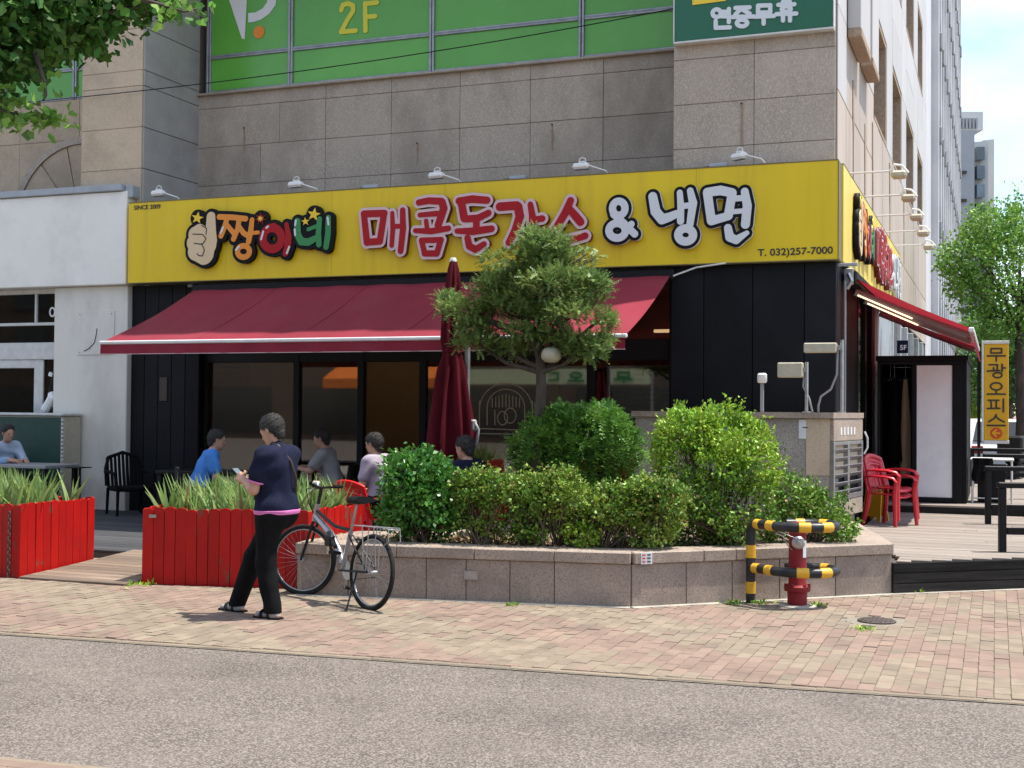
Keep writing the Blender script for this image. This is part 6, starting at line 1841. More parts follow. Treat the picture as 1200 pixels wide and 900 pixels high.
MB().bev((1.50, 3.5, 1.05), (2.1, 4.1, 1.08), .008).build('tabletop', 'white_metal', tb_)
for (x, y_) in ((1.53, 3.53), (2.07, 3.53), (1.53, 4.07), (2.07, 4.07)):
    MB().tube([(x, y_, .43), (x, y_, 1.05)], .014, 8).build('leg', 'white_metal', tb_)
MB().tube([(1.53, 3.53, .5), (2.07, 3.53, .5)], .01, 6).build('stretcher', 'white_metal', tb_)
bc = thing('black_cloth', 'crumpled black cloth hanging over the white table edge', 'cloth', (1.65, 3.46, .75))
mb = MB()
for j in range(7):
    for i in range(11):
        mb.v.append((1.53 + .028 * i + .01 * math.sin(j), 3.475 + .02 * math.sin(i * 1.3 + j * .4), 1.09 - .055 * j - .02 * math.sin(i * .9) * (j / 6)))
for j in range(6):
    for i in range(10):
        mb.f.append((j * 11 + i, j * 11 + i + 1, (j + 1) * 11 + i + 1, (j + 1) * 11 + i)); mb.mi.append(0)
mb.build('drape', 'black_cloth', bc, smooth=True, fix=False)
bi = thing('storage_bin', 'black plastic bin standing under the white folding table', 'bin', (1.78, 3.85, .43))
MB().prism([(1.60, 3.65), (1.98, 3.65), (1.98, 4.0), (1.60, 4.0)], .45, .95).build('body', 'black_frame', bi)
MB().bev((1.58, 3.63, .952), (2.0, 4.02, .985), .01).build('lid', 'black_frame', bi)
MB().tube([(1.62, 3.7, .44), (1.96, 3.7, .44)], .02, 8).build('castor', 'black_frame', bi)

# ================================================================== PLASTIC CHAIRS
def monobloc(m, label, loc, rz, group=None, tall=1.0):
    r = thing('plastic_chair', label, 'chair', loc, group, rz)
    # local: x = sitting direction, y = left
    seat = MB(); n = 8
    for j in range(n + 1):
        for i in range(n + 1):
            x = -.20 + .42 * i / n; y = -.23 + .46 * j / n
            z = .43 - .025 * math.cos(math.pi * (y / .5)) - (.03 * max(0, (x - .14) / .08) ** 2 if x > .14 else 0)
            seat.v.append((x, y, z)); 
    k = len(seat.v)
    seat.v += [(p[0], p[1], p[2] - .012) for p in seat.v[:k]]
    for j in range(n):
        for i in range(n):
            a = j * (n + 1) + i; q = (a, a + 1, a + n + 2, a + n + 1)
            seat.f.append(q); seat.f.append(tuple(reversed([t + k for t in q]))); seat.mi += [0, 0]
    for i in range(n):
        for (a, b) in ((i, i + 1), (n * (n + 1) + i + 1, n * (n + 1) + i), ((i + 1) * (n + 1), i * (n + 1)), (i * (n + 1) + n, (i + 1) * (n + 1) + n)):
            seat.f.append((a, b, b + k, a + k)); seat.mi.append(0)
    local(seat, 'seat', m, r, True)
    # backrest: curved rim with slats
    bk = MB()
    def bp(s_, h):            # s_ in -1..1 across, h 0..1 up
        return Vector((-.20 - .10 * h - .05 * (1 - s_ * s_), .235 * s_ * (1 - .10 * h), .43 + .40 * h * tall - .05 * h * s_ * s_))
    rim = [bp(-1, k / 8) for k in range(9)] + [bp(-1 + 2 * k / 12, 1.0) for k in range(1, 12)] + [bp(1, 1 - k / 8) for k in range(9)]
    bk.tube(rim, .034, 7, flat=.7)
    for s_ in (-.6, -.2, .2, .6):
        pts = [bp(s_, h) for h in (0, .25, .5, .75, 1.0)]
        w = .042
        for a, b in zip(pts[:-1], pts[1:]):
            bk.add([a + Vector((0, -w, 0)), a + Vector((0, w, 0)), b + Vector((0, w, 0)), b + Vector((0, -w, 0)), a + Vector((-.009, -w, 0)), a + Vector((-.009, w, 0)), b + Vector((-.009, w, 0)), b + Vector((-.009, -w, 0))], [(0, 1, 2, 3), (7, 6, 5, 4), (0, 4, 5, 1), (2, 6, 7, 3), (1, 5, 6, 2), (3, 7, 4, 0)])
    bk.tube([bp(-1 + 2 * k / 10, .72) for k in range(11)], .02, 6)
    local(bk, 'backrest', m, r, 50)
    for s_ in (-1, 1):
        local(MB().tube([(-.25, .225 * s_, .64), (-.1, .27 * s_, .655), (.1, .275 * s_, .65), (.22, .265 * s_, .63), (.26, .25 * s_, .58)], [.026, .036, .04, .04, .03], 8, flat=.5), 'armrest', m, r, 50)
        local(MB().tube([(.255, .255 * s_, .59), (.225, .245 * s_, .43), (.255, .275 * s_, .0)], [.032, .038, .026], 7), 'leg', m, r, 50)
        local(MB().tube([(-.20, .22 * s_, .44), (-.23, .245 * s_, .2), (-.27, .265 * s_, .0)], [.038, .034, .026], 7), 'leg', m, r, 50)
    return r
rz0 = math.radians(-28)
q = (.60, .52, .31)
ca_ = monobloc('deep_red_plastic', 'red plastic armchair at the bottom of the stack beside the vent', q, rz0, 'stacked red chairs on the deck', 1.05)
c2 = monobloc('deep_red_plastic', 'red plastic armchair resting on top of the stacked chair beside the vent', (.615, .55, .31 + .075), rz0 + .05, 'stacked red chairs on the deck', 1.0)
ca_.scale = (.9, .9, .96); c2.scale = (.9, .9, .96)
wfs = thing('wet_floor_sign', 'yellow folding caution sign leaning behind the stacked red chairs', 'floor sign', (.45, 1.15, .31))
for s_ in (-1, 1):
    m_ = Matrix.Translation((.36, 1.15, .31)) @ Matrix.Rotation(rz0, 4, 'Z') @ Matrix.Translation((0, .10 * s_, 0)) @ Matrix.Rotation(math.radians(9 * s_), 4, 'X')
    MB().extr([m_ @ Vector((a, 0, b)) for a, b in ((-.14, .0), (-.1, 0), (-.07, .06), (.07, .06), (.1, 0), (.14, 0), (.11, .55), (-.11, .55))], m_.to_3x3() @ Vector((0, .012, 0))).build('leaf', 'yellow_plastic', wfs)
q = DP(430, 600, 14.1)
monobloc('red_plastic', 'bright red plastic armchair between the red planter and the glossy bush', (float(q[0]), float(q[1]), .1), math.radians(75), None, 1.0)
q6 = DP(557, 600, 13.9)
monobloc('red_plastic', 'red plastic armchair the navy-clad diner sits on by the parasol', (float(q6[0]), float(q6[1]), .1), math.radians(160))
def wicker(label, loc, rz):
    r = thing('wicker_chair', label, 'chair', loc, 'dark chairs on the terrace', rz)
    local(MB().bev((-.25, -.27, .36), (.27, .27, .43), .02), 'seat', 'black_cloth', r)
    bk = MB()
    for i in range(9):
        y = -.24 + .06 * i
        bk.tube([(-.25, y, .42), (-.31, y, .66), (-.36, y, .92 - .25 * (y / .3) ** 2 * .4)], .022, 6)
    bk.tube([(-.25, -.27, .43), (-.31, -.27, .7), (-.35, -.22, .86), (-.37, 0, .93), (-.35, .22, .86), (-.31, .27, .7), (-.25, .27, .43)], .028, 7)
    local(bk, 'backrest', 'black_cloth', r, 50)
    for s_ in (-1, 1):
        local(MB().tube([(-.3, .28 * s_, .64), (0, .30 * s_, .65), (.25, .29 * s_, .62), (.27, .28 * s_, .43)], .028, 7), 'armrest', 'black_cloth', r, 50)
        for x in (-.25, .25):
            local(MB().tube([(x, .25 * s_, .4), (x * 1.06, .26 * s_, 0)], [.026, .02], 7), 'leg', 'black_cloth', r)
    return r
wicker('dark wicker armchair standing by the white pillar', (-10.45, -.35, .1), math.radians(-35))

# ================================================================== CLOSED PARASOL
pa = thing('closed_parasol', 'closed maroon parasol beside its pale pole behind the hedge', 'parasol', (-4.0, -2.5, .1))
pc = FY(530, 420, -2.5); cx, cy = float(pc[0]), -2.5
prof = [(3.50, .04), (3.40, .065), (3.1, .09), (2.8, .11), (2.55, .118), (2.45, .122), (2.38, .115), (2.2, .145), (1.9, .185), (1.6, .22), (1.35, .235), (1.22, .225)]
mb = MB(); n = 64
for j, (z, r_) in enumerate(prof):
    for i in range(n):
        a = 2 * math.pi * i / n
        fold = 1 + (.26 if j > 1 else .06) * math.cos(8 * a + .25 * math.sin(j)) + .12 * math.sin(3 * a + j * .5) + .05 * math.sin(13 * a + j)
        if j in (5, 6): fold = 1 + .08 * math.cos(8 * a)
        zz_ = z + (.10 * math.cos(8 * a + 1) + .07 * math.sin(2 * a) if j == len(prof) - 1 else 0)
        mb.v.append((cx + r_ * fold * math.cos(a), cy + r_ * fold * math.sin(a), zz_))
for j in range(len(prof) - 1):
    for i in range(n):
        mb.f.append((j * n + i, j * n + (i + 1) % n, (j + 1) * n + (i + 1) % n, (j + 1) * n + i)); mb.mi.append(0)
mb.f.append(tuple(range(n))); mb.mi.append(0)
mb.build('canopy', 'parasol_red', pa, smooth=60)
MB().torus((cx, cy, 2.42), .122, .012, (0, 0, 1), 28, 6).build('tie_strap', 'parasol_red', pa, smooth=True)
MB().lathe([(.042, 3.49), (.045, 3.51), (.03, 3.54)], (cx, cy, 0), 14).build('finial', 'white_metal', pa, smooth=40)
for k in range(8):
    a = 2 * math.pi * k / 8 + .4
    MB().tube([(cx + .1 * math.cos(a), cy + .1 * math.sin(a), 1.55), (cx + .2 * math.cos(a), cy + .2 * math.sin(a), 1.08)], .009, 5).build('rib_end', 'white_metal', pa)
pp = FY(547.5, 480, -2.42); ppx = float(pp[0])
pole = MB().bev((ppx - .028, -2.46, .12), (ppx + .028, -2.40, 2.60), .008).build('pole', 'alu', pa)
MB().bev((ppx - .3, -2.75, .1), (ppx + .3, -2.1, .16), .01).build('base_plate', 'iron', pa)
MB().tube([(ppx, -2.42, 2.58), (cx, cy, 2.68)], .025, 8).build('top_arm', 'white_metal', pa)
MB().bev((ppx + .035, -2.48, 1.48), (ppx + .12, -2.38, 1.62), .02).build('crank_box', 'grey_paint', pa)
MB().tube([(ppx + .1, -2.44, 1.6), (ppx + .16, -2.45, 1.5), (ppx + .14, -2.45, 1.35), (ppx + .1, -2.45, 1.27)], .018, 7).build('crank_handle', 'grey_paint', pa, smooth=True)

# ================================================================== TERRACE TABLES, AIR CONDITIONER
def table(label, cx, cy, lx, ly, zt, m):
    r = thing('terrace_table', label, 'table', (cx, cy, .1), 'dark tables on the terrace')
    MB().bev((cx - lx / 2, cy - ly / 2, zt - .05), (cx + lx / 2, cy + ly / 2, zt), .008).build('tabletop', m, r)
    for sx in (-1, 1):
        for sy in (-1, 1):
            x, y_ = cx + sx * (lx / 2 - .05), cy + sy * (ly / 2 - .05)
            MB().bev((x - .035, y_ - .035, .1), (x + .035, y_ + .035, zt - .052), .005).build('leg', 'black_frame', r)
    return r
table('dark grey table with two diners in blue shirts', -11.95, -.95, 1.5, .75, .86, 'grey_paint')
table('dark table in the shade below the awning', -8.3, -1.3, 1.4, .75, .86, 'black_frame')
rk = thing('tray_stand', 'thin black metal stand beside the grey terrace table', 'stand', (-11.0, -.75, .1))
MB().tube([(-11.05, -.75, .1), (-11.05, -.75, .82)], .018, 8).build('post', 'black_frame', rk)
MB().bev((-11.2, -.9, .805), (-10.95, -.6, .82), .004).build('top', 'black_frame', rk); MB().bev((-11.2, -.9, .10), (-10.92, -.6, .12), .004).build('foot', 'black_frame', rk)
acu = thing('condenser_unit', 'white topped outdoor unit wrapped in dark green mesh by the white pillar', 'air conditioner', (-12.4, -.1, .1))
q0, q1 = FY(-40, 560, -.3), FY(74, 488, -.3)
MB().bev((q0[0] - .3, -.3, .1), (q1[0] - .03, .15, 1.58), .012).build('casing', 'cream_plastic', acu)
MB().bev((q0[0] + .62, -.315, .2), (q1[0] - .04, -.302, 1.56), .004).build('mesh_screen', 'mesh_green', acu)
MB().bev((q0[0] - .32, -.33, 1.585), (q1[0], .17, 1.625), .008).build('top_cover', 'alu_white', acu)
for k in range(22):
    MB().box((q1[0] - .028, -.31, .2 + k * .062), (q1[0] + .005, -.27, .235 + k * .062)).build('side_fin', 'alu_white', acu)

# ================================================================== CARS AND SCOOTER DOWN THE ROAD
def car(label, px, py, d, heading, m, L=4.4, Wd=1.8, H=1.6):
    q = DP(px, py, d); r = thing('parked_car', label, 'car', (float(q[0]), float(q[1]), 0.0), 'cars along the side street', heading)
    prof = [(-L / 2, .35), (-L / 2, .85), (-L / 2 + .12, 1.0), (-L * .36, H - .05), (-L * .28, H), (L * .12, H), (L * .27, 1.02), (L / 2 - .1, .86), (L / 2, .7), (L / 2, .35)]
    b = MB()
    secs = [(-1.0, .93, 0), (-.96, 1, 0), (.96, 1, 0), (1.0, .93, 0)]
    n = len(prof)
    for (s_, k, _) in secs:
        for (x, z) in prof:
            inset_ = .0 if z < .95 else .13 * (z - .95) / (H - .95)
            b.v.append((x * (.985 if k < 1 else 1), s_ * (Wd / 2 - inset_), .35 + (z - .35) * (1 if k == 1 else .985)))
    for i in range(3):
        for j in range(n):
            b.f.append((i * n + j, i * n + (j + 1) % n, (i + 1) * n + (j + 1) % n, (i + 1) * n + j)); b.mi.append(0)
    b.f.append(tuple(range(n))); b.f.append(tuple(reversed(range(3 * n, 4 * n)))); b.mi += [0, 0]
    local(b, 'body', m, r, 35)
    for s_ in (-1, 1):
        local(MB().extr([(-L * .33, s_ * (Wd / 2 - .045), 1.02), (L * .2, s_ * (Wd / 2 - .045), 1.02), (L * .1, s_ * (Wd / 2 - .115), H - .1), (-L * .27, s_ * (Wd / 2 - .115), H - .1)], (0, .02 * s_, 0)), 'side_window', 'car_glass', r)
    local(MB().extr([(-L / 2 + .13, -.72, 1.04), (-L / 2 + .13, .72, 1.04), (-L * .365, .62, H - .08), (-L * .365, -.62, H - .08)], (-.03, 0, .01)), 'rear_window', 'car_glass', r)
    local(MB().extr([(L * .285, -.72, 1.04), (L * .285, .72, 1.04), (L * .135, .62, H - .06), (L * .135, -.62, H - .06)], (.03, 0, .03)), 'windscreen', 'car_glass', r)
    for s_ in (-1, 1):
        local(MB().bev((-L / 2 - .012, s_ * .62 - .14, .72), (-L / 2 + .02, s_ * .62 + .14, .92), .02), 'tail_lamp', 'lamp_red', r)
        local(MB().bev((L / 2 - .02, s_ * .62 - .14, .62), (L / 2 + .012, s_ * .62 + .14, .78), .02), 'headlight', 'lamp_white', r)
        for x in (-L * .31, L * .31):
            w = local(MB().lathe([(.2, -.1), (.31, -.1), (.33, -.06), (.33, .06), (.31, .1), (.2, .1)], (0, 0, 0), 20, Matrix.Translation((x, s_ * (Wd / 2 - .1), .33)) @ Matrix.Rotation(math.pi / 2, 4, 'X')), 'wheel', 'rubber', r, 35)
            inst('rim', MB().lathe([(.19, -.105), (.05, -.112), (.05, .112), (.19, .105)], (0, 0, 0), 14, Matrix.Translation((x, s_ * (Wd / 2 - .1), .33)) @ Matrix.Rotation(math.pi / 2, 4, 'X')).mesh('rim', 'steel'), w)
    local(MB().bev((-L / 2 - .015, -.26, .55), (-L / 2 - .002, .26, .66), .003), 'number_plate', 'paper', r)
    return r
car('white parked car in the side street beyond the railings', 1172, 500, 34, math.radians(92), 'car_white')
car('red parked car farther down the side street', 1192, 492, 52, math.radians(90), 'car_red')
car('white hatchback at the far kerb behind the office sign', 1152, 497, 46, math.radians(90), 'car_white', 3.9, 1.75, 1.55)
sc_ = thing('motor_scooter', 'dark scooter with a tall rear box parked by the far railing', 'scooter', (0, 0, 0))
q = DP(1193, 520, 26); sc_.location = Vector((float(q[0]), float(q[1]), 0)); sc_.rotation_euler = (0, 0, math.radians(80))
for x in (-.6, .6):
    local(MB().torus((x, 0, .27), .21, .06, (0, 1, 0), 20, 8), 'wheel', 'rubber', sc_, True)
local(MB().bev((-.75, -.14, .35), (.05, .14, .72), .06).bev((-.1, -.16, .25), (.4, .16, .33), .02).bev((.35, -.16, .3), (.5, .16, .95), .05), 'body', 'bike_black', sc_)
local(MB().bev((-.7, -.14, .72), (.0, .14, .84), .04), 'seat', 'black', sc_)
local(MB().bev((-1.0, -.24, .84), (-.52, .24, 1.3), .04), 'rear_box', 'bike_black', sc_)
local(MB().tube([(.55, 0, .3), (.42, 0, 1.1)], .03, 8).tube([(.40, -.33, 1.1), (.42, 0, 1.12), (.40, .33, 1.1)], .018, 7), 'handlebar', 'bike_black', sc_)

# ================================================================== BICYCLE
bp_, fp_ = Vector((-3.17, -6.53)), Vector((-4.16, -5.99))
bdir = (fp_ - bp_); mid = (bp_ + fp_) / 2
bk = thing('bicycle', 'silver and black folding bicycle leaning on its kickstand by the red planter', 'bicycle', (mid.x, mid.y, 0), None, math.atan2(bdir.y, bdir.x))
WB = bdir.length / 2
lean = Matrix.Rotation(math.radians(5), 4, 'X')
def bt(*pts): return [lean @ Vector(p) for p in pts]
def wheel(x, steer, nm):
    base = lean @ Matrix.Translation((x, 0, .33)) @ Matrix.Rotation(steer, 4, 'Z')
    w = MB().torus((0, 0, 0), .308, .022, (0, 1, 0), 48, 10); w.v = [tuple(base @ Vector(p)) for p in w.v]
    o = local(w, nm, 'rubber', bk, True)
    rm_ = MB().torus((0, 0, 0), .283, .0085, (0, 1, 0), 48, 8); rm_.v = [tuple(base @ Vector(p)) for p in rm_.v]
    inst('rim', rm_.mesh('rim', 'chrome', True), o)
    hb = MB().lathe([(.018, -.05), (.024, -.045), (.015, -.03), (.015, .03), (.024, .045), (.018, .05)], (0, 0, 0), 12, base @ Matrix.Rotation(math.pi / 2, 4, 'X'))
    inst('hub', hb.mesh('hub', 'steel', 40), o)
    sp = MB()
    for k in range(32):
        a = 2 * math.pi * k / 32; b = a + (.35 if k % 4 < 2 else -.35); s_ = .03 if k % 2 else -.03
        sp.tube([base @ Vector((.02 * math.cos(b), s_, .02 * math.sin(b))), base @ Vector((.28 * math.cos(a), 0, .28 * math.sin(a)))], .0012, 4, caps=False)
    inst('spokes', sp.mesh('spokes', 'chrome'), o)
    return base
STEER = math.radians(32)
wheel(-WB, 0, 'wheel'); fb_ = wheel(WB, STEER, 'wheel')
H0, H1 = Vector((WB - .13, 0, .70)), Vector((WB - .17, 0, .86))
BB = Vector((-.10, 0, .30)); ST_ = Vector((-.19, 0, .66)); SD = Vector((-.245, 0, .90))
local(MB().tube(bt(H0, H1), .024, 10).tube(bt(BB, ST_), .020, 10).tube(bt(H0 + Vector((-.01, 0, .05)), Vector((.13, 0, .60)), Vector((-.02, 0, .47)), Vector((-.10, 0, .36))), [.028, .033, .033, .028], 10), 'frame', 'bike_silver', bk, 40)
local(MB().tube(bt(H0 + Vector((0, 0, .11)), (.08, 0, .68), ST_), .016, 8).bev((.02, -.03, .50), (.12, .03, .60), .01), 'frame_hinge', 'bike_black', bk, 40)
cs = MB()
for s_ in (-1, 1):
    cs.tube(bt(BB + Vector((0, .03 * s_, 0)), (-WB, .055 * s_, .33)), .009, 7).tube(bt(ST_ + Vector((0, .025 * s_, -.04)), (-WB, .055 * s_, .33)), .008, 7)
local(cs, 'rear_triangle', 'bike_black', bk, 40)
fk = MB()
for s_ in (-1, 1):
    fk.tube([lean @ H0, fb_ @ Vector((-.09, .05 * s_, .35)), fb_ @ Vector((0, .055 * s_, 0))], [.016, .016, .011], 8)
local(fk, 'fork', 'bike_black', bk, 40)
hs_ = lean @ Matrix.Translation(H1) @ Matrix.Rotation(STEER, 4, 'Z')
hbm = local(MB().tube([hs_ @ Vector((0, 0, -.02)), hs_ @ Vector((-.02, 0, .15))], .016, 8).tube([hs_ @ Vector((-.08, -.29, .17)), hs_ @ Vector((-.02, -.12, .155)), hs_ @ Vector((-.01, 0, .15)), hs_ @ Vector((-.02, .12, .155)), hs_ @ Vector((-.08, .29, .17))], .012, 8), 'handlebar', 'bike_black', bk, 40)
for s_ in (-1, 1):
    inst('grip', MB().tube([hs_ @ Vector((-.05, .2 * s_, .166)), hs_ @ Vector((-.085, .31 * s_, .171))], .017, 8).mesh('grip', 'black', 40), hbm)
    inst('brake_lever', MB().tube([hs_ @ Vector((-.03, .15 * s_, .155)), hs_ @ Vector((.0, .18 * s_, .12)), hs_ @ Vector((-.03, .25 * s_, .11))], .006, 6).mesh('brake_lever', 'steel', 40), hbm)
    inst('brake_cable', MB().tube([hs_ @ Vector((-.02, .14 * s_, .15)), hs_ @ Vector((.1, .07 * s_, .13)), hs_ @ Vector((.09, .01 * s_, 0)), hs_ @ Vector((.02, 0, -.12))], .004, 5).mesh('brake_cable', 'black', True), hbm)
inst('bell', MB().lathe([(.028, 0), (.028, .01), (.02, .022), (.004, .027)], (0, 0, 0), 14, hs_ @ Matrix.Translation((-.02, .09, .17))).mesh('bell', 'chrome', 40), hbm)
inst('bar_lamp', MB().bev((0, -.03, .15), (.07, .03, .21), .015, hs_).mesh('bar_lamp', 'cream_plastic'), hbm)
local(MB().tube(bt(ST_, SD), .0135, 8), 'seat_post', 'chrome', bk, 40)
sd_ = MB(); n = 14
for j in range(11):
    t = j / 10; x = SD.x - .13 + .27 * t
    w = .085 * (1 - t) ** .7 + .022; h = .036 + .016 * math.sin(math.pi * t)
    for i in range(n):
        a = 2 * math.pi * i / n
        sd_.v.append(tuple(lean @ Vector((x, w * math.cos(a), .92 + .02 * (1 - t) ** 3 + h * math.sin(a) * (.9 if math.sin(a) > 0 else .6)))))
for j in range(10):
    for i in range(n):
        sd_.f.append((j * n + i, j * n + (i + 1) % n, (j + 1) * n + (i + 1) % n, (j + 1) * n + i)); sd_.mi.append(0)
sd_.f.append(tuple(range(n))); sd_.f.append(tuple(range(10 * n, 11 * n))); sd_.mi += [0, 0]
local(sd_, 'saddle', 'black', bk, 60)
rk_ = MB()
for s_ in (-.055, -.02, .02, .055):
    rk_.tube(bt((-.26, s_, .71), (-.84, s_, .73)), .005, 6)
for x in (-.3, -.45, -.6, -.75, -.84):
    rk_.tube(bt((x, -.06, .715), (x, .06, .715)), .005, 6)
for s_ in (-1, 1):
    for x in (-.45, -.55, -.68):
        rk_.tube(bt((x, .06 * s_, .715), (x * .35 - WB * .65, .065 * s_, .34)), .0045, 5)
    rk_.tube(bt((-.84, .06 * s_, .73), (-.86, .06 * s_, .62), (-.80, .06 * s_, .58)), .004, 5)
local(rk_, 'rear_rack', 'grey_paint', bk, 40)
cr = MB().lathe([(.085, -.004), (.085, .004)], (0, 0, 0), 26, lean @ Matrix.Translation((BB.x, -.06, BB.z)) @ Matrix.Rotation(math.pi / 2, 4, 'X'))
co = local(cr, 'chainring', 'steel', bk)
for sg_ in (1, -1):
    a = math.radians(-70)
    e_ = Vector((BB.x + .17 * math.cos(a) * sg_, -.075 * sg_, BB.z + .17 * math.sin(a) * sg_))
    inst('crank', MB().tube(bt((BB.x, -.07 * sg_, BB.z), e_), .010, 6).mesh('crank', 'steel', 40), co)
    inst('pedal', MB().bev((e_.x - .05, min(-.09 * sg_, -.17 * sg_), e_.z - .014), (e_.x + .05, max(-.09 * sg_, -.17 * sg_), e_.z + .014), .006, lean).mesh('pedal', 'black'), co)
local(MB().tube(bt((BB.x, -.06, BB.z + .085), (-WB, -.05, .33 + .04)), .005, 5).tube(bt((BB.x, -.06, BB.z - .085), (-WB, -.05, .33 - .04)), .005, 5), 'chain', 'iron', bk)
local(MB().tube([lean @ Vector((-WB + .16, .05, .31)), Vector((-WB + .02, .22, .012))], .009, 7).tube([Vector((-WB + .02, .22, .012)), Vector((-WB + .06, .25, .008))], .009, 6), 'kickstand', 'bike_black', bk, 40)
local(MB().tube(bt((.12, .035, .62), (.05, .05, .56), (-.03, .045, .5)), .02, 8), 'cable_lock', 'bike_black', bk, 40)
# mirror the lean so that the stand side carries it
bk.rotation_euler = (0, 0, math.atan2(bdir.y, bdir.x))

# ================================================================== PEOPLE: smooth union of tapered limbs, meshed as one skin
class Body:
    def __init__(s): s.p = []
    def c(s, a, b, ra, rb=None, k=.03, sc=None):
        s.p.append((np.array(a, float), np.array(b, float), ra, ra if rb is None else rb, k, sc)); return s
    def field(s, res, grow=0.0):
        P = np.array([q for a, b, ra, rb, k, sc in s.p for q in (a - max(ra, rb) - .05 - grow, a + max(ra, rb) + .05 + grow, b - max(ra, rb) - .05 - grow, b + max(ra, rb) + .05 + grow)])
        lo = P.min(0); hi = P.max(0); n = np.ceil((hi - lo) / res).astype(int) + 1
        D = np.full(n, 1.0, np.float32)
        for a, b, ra, rb, k, sc in s.p:
            m_ = max(ra, rb) + grow + k + 3 * res
            i0 = np.maximum(((np.minimum(a, b) - m_ - lo) / res).astype(int), 0); i1 = np.minimum(((np.maximum(a, b) + m_ - lo) / res).astype(int) + 2, n)
            ax = [lo[d] + res * np.arange(i0[d], i1[d]) for d in range(3)]
            X, Y, Z = np.meshgrid(*ax, indexing='ij')
            d = b - a
            w = np.ones(3) if sc is None else 1 / np.array(sc)
            dw = d * w; L = max(dw @ dw, 1e-9)
            qx, qy, qz = (X - a[0]) * w[0], (Y - a[1]) * w[1], (Z - a[2]) * w[2]
            t = np.clip((qx * dw[0] + qy * dw[1] + qz * dw[2]) / L, 0, 1)
            dist = np.sqrt((qx - t * dw[0]) ** 2 + (qy - t * dw[1]) ** 2 + (qz - t * dw[2]) ** 2) - (ra + (rb - ra) * t) - grow
            sl = tuple(slice(i0[q], i1[q]) for q in range(3))
            o = D[sl]; h = np.maximum(k - np.abs(o - dist), 0) / k
            D[sl] = np.minimum(o, dist) - h * h * k * .25
        return lo, D
def nets(lo, D, res):
    ins = D < 0
    c = np.zeros(np.array(D.shape) - 1, int)
    for i in (0, 1):
        for j in (0, 1):
            for k in (0, 1):
                c += ins[i:D.shape[0] - 1 + i, j:D.shape[1] - 1 + j, k:D.shape[2] - 1 + k]
    act = (c > 0) & (c < 8)
    idx = np.full(act.shape, -1); cells = np.argwhere(act); idx[act] = np.arange(len(cells))
    acc = np.zeros((len(cells), 3)); cnt = np.zeros(len(cells))
    corners = [(i, j, k) for i in (0, 1) for j in (0, 1) for k in (0, 1)]
    for a in corners:
        for ax in range(3):
            if a[ax] == 0:
                b = list(a); b[ax] = 1
                va = D[cells[:, 0] + a[0], cells[:, 1] + a[1], cells[:, 2] + a[2]]; vb = D[cells[:, 0] + b[0], cells[:, 1] + b[1], cells[:, 2] + b[2]]
                m_ = (va < 0) != (vb < 0)
                t = np.where(m_, va / np.where(va - vb == 0, 1, va - vb), 0)
                pt = np.array(a, float)[None, :].repeat(len(cells), 0); pt[:, ax] += t
                acc[m_] += pt[m_]; cnt[m_] += 1
    V = lo + res * (cells + acc / cnt[:, None])
    F_ = []
    for ax in range(3):
        o1, o2 = [q for q in range(3) if q != ax]
        sl0 = [slice(None)] * 3; sl1 = [slice(None)] * 3; sl0[ax] = slice(0, -1); sl1[ax] = slice(1, None)
        x = np.argwhere(ins[tuple(sl0)] != ins[tuple(sl1)])
        x = x[(x[:, o1] > 0) & (x[:, o2] > 0) & (x[:, o1] < D.shape[o1] - 1) & (x[:, o2] < D.shape[o2] - 1)]
        def g(d1, d2):
            y = x.copy(); y[:, o1] += d1; y[:, o2] += d2
            return idx[y[:, 0], y[:, 1], y[:, 2]]
        q = np.stack([g(-1, -1), g(0, -1), g(0, 0), g(-1, 0)], 1)
        inside0 = ins[x[:, 0], x[:, 1], x[:, 2]]
        flip = inside0 if ax != 1 else ~inside0
        q[~flip] = q[~flip][:, ::-1]
        F_.append(q)
    return V, np.vstack(F_)
def skin(body, name, m, parent, res=.009, grow=0.0, cut=None, wr=0.0, wf=1.0):
    lo, D = body.field(res, grow)
    if wr:
        gi = np.indices(D.shape).astype(np.float32) * res
        x_, y_, z_ = gi[0] + lo[0], gi[1] + lo[1], gi[2] + lo[2]
        u_ = 2.2 * np.sin(7 * x_ + 5 * y_ + 4 * z_) + 1.5 * np.sin(11 * y_ - 6 * z_ + 2)
        D = D + wr * (np.sin(wf * (34 * z_ + 14 * x_ + 9 * y_) + u_) + .6 * np.sin(wf * (21 * z_ - 26 * x_ + 17 * y_) + 1.7 * u_)).astype(np.float32)
    if cut is not None:
        g = np.indices(D.shape).reshape(3, -1).T * res + lo
        D = np.maximum(D, cut(g).reshape(D.shape).astype(np.float32))
        D[0], D[-1], D[:, 0], D[:, -1], D[:, :, 0], D[:, :, -1] = 1, 1, 1, 1, 1, 1
    V, F_ = nets(lo, D, res)
    me = fast_mesh(name, V, F_, m, True)
    return inst(name, me, parent)

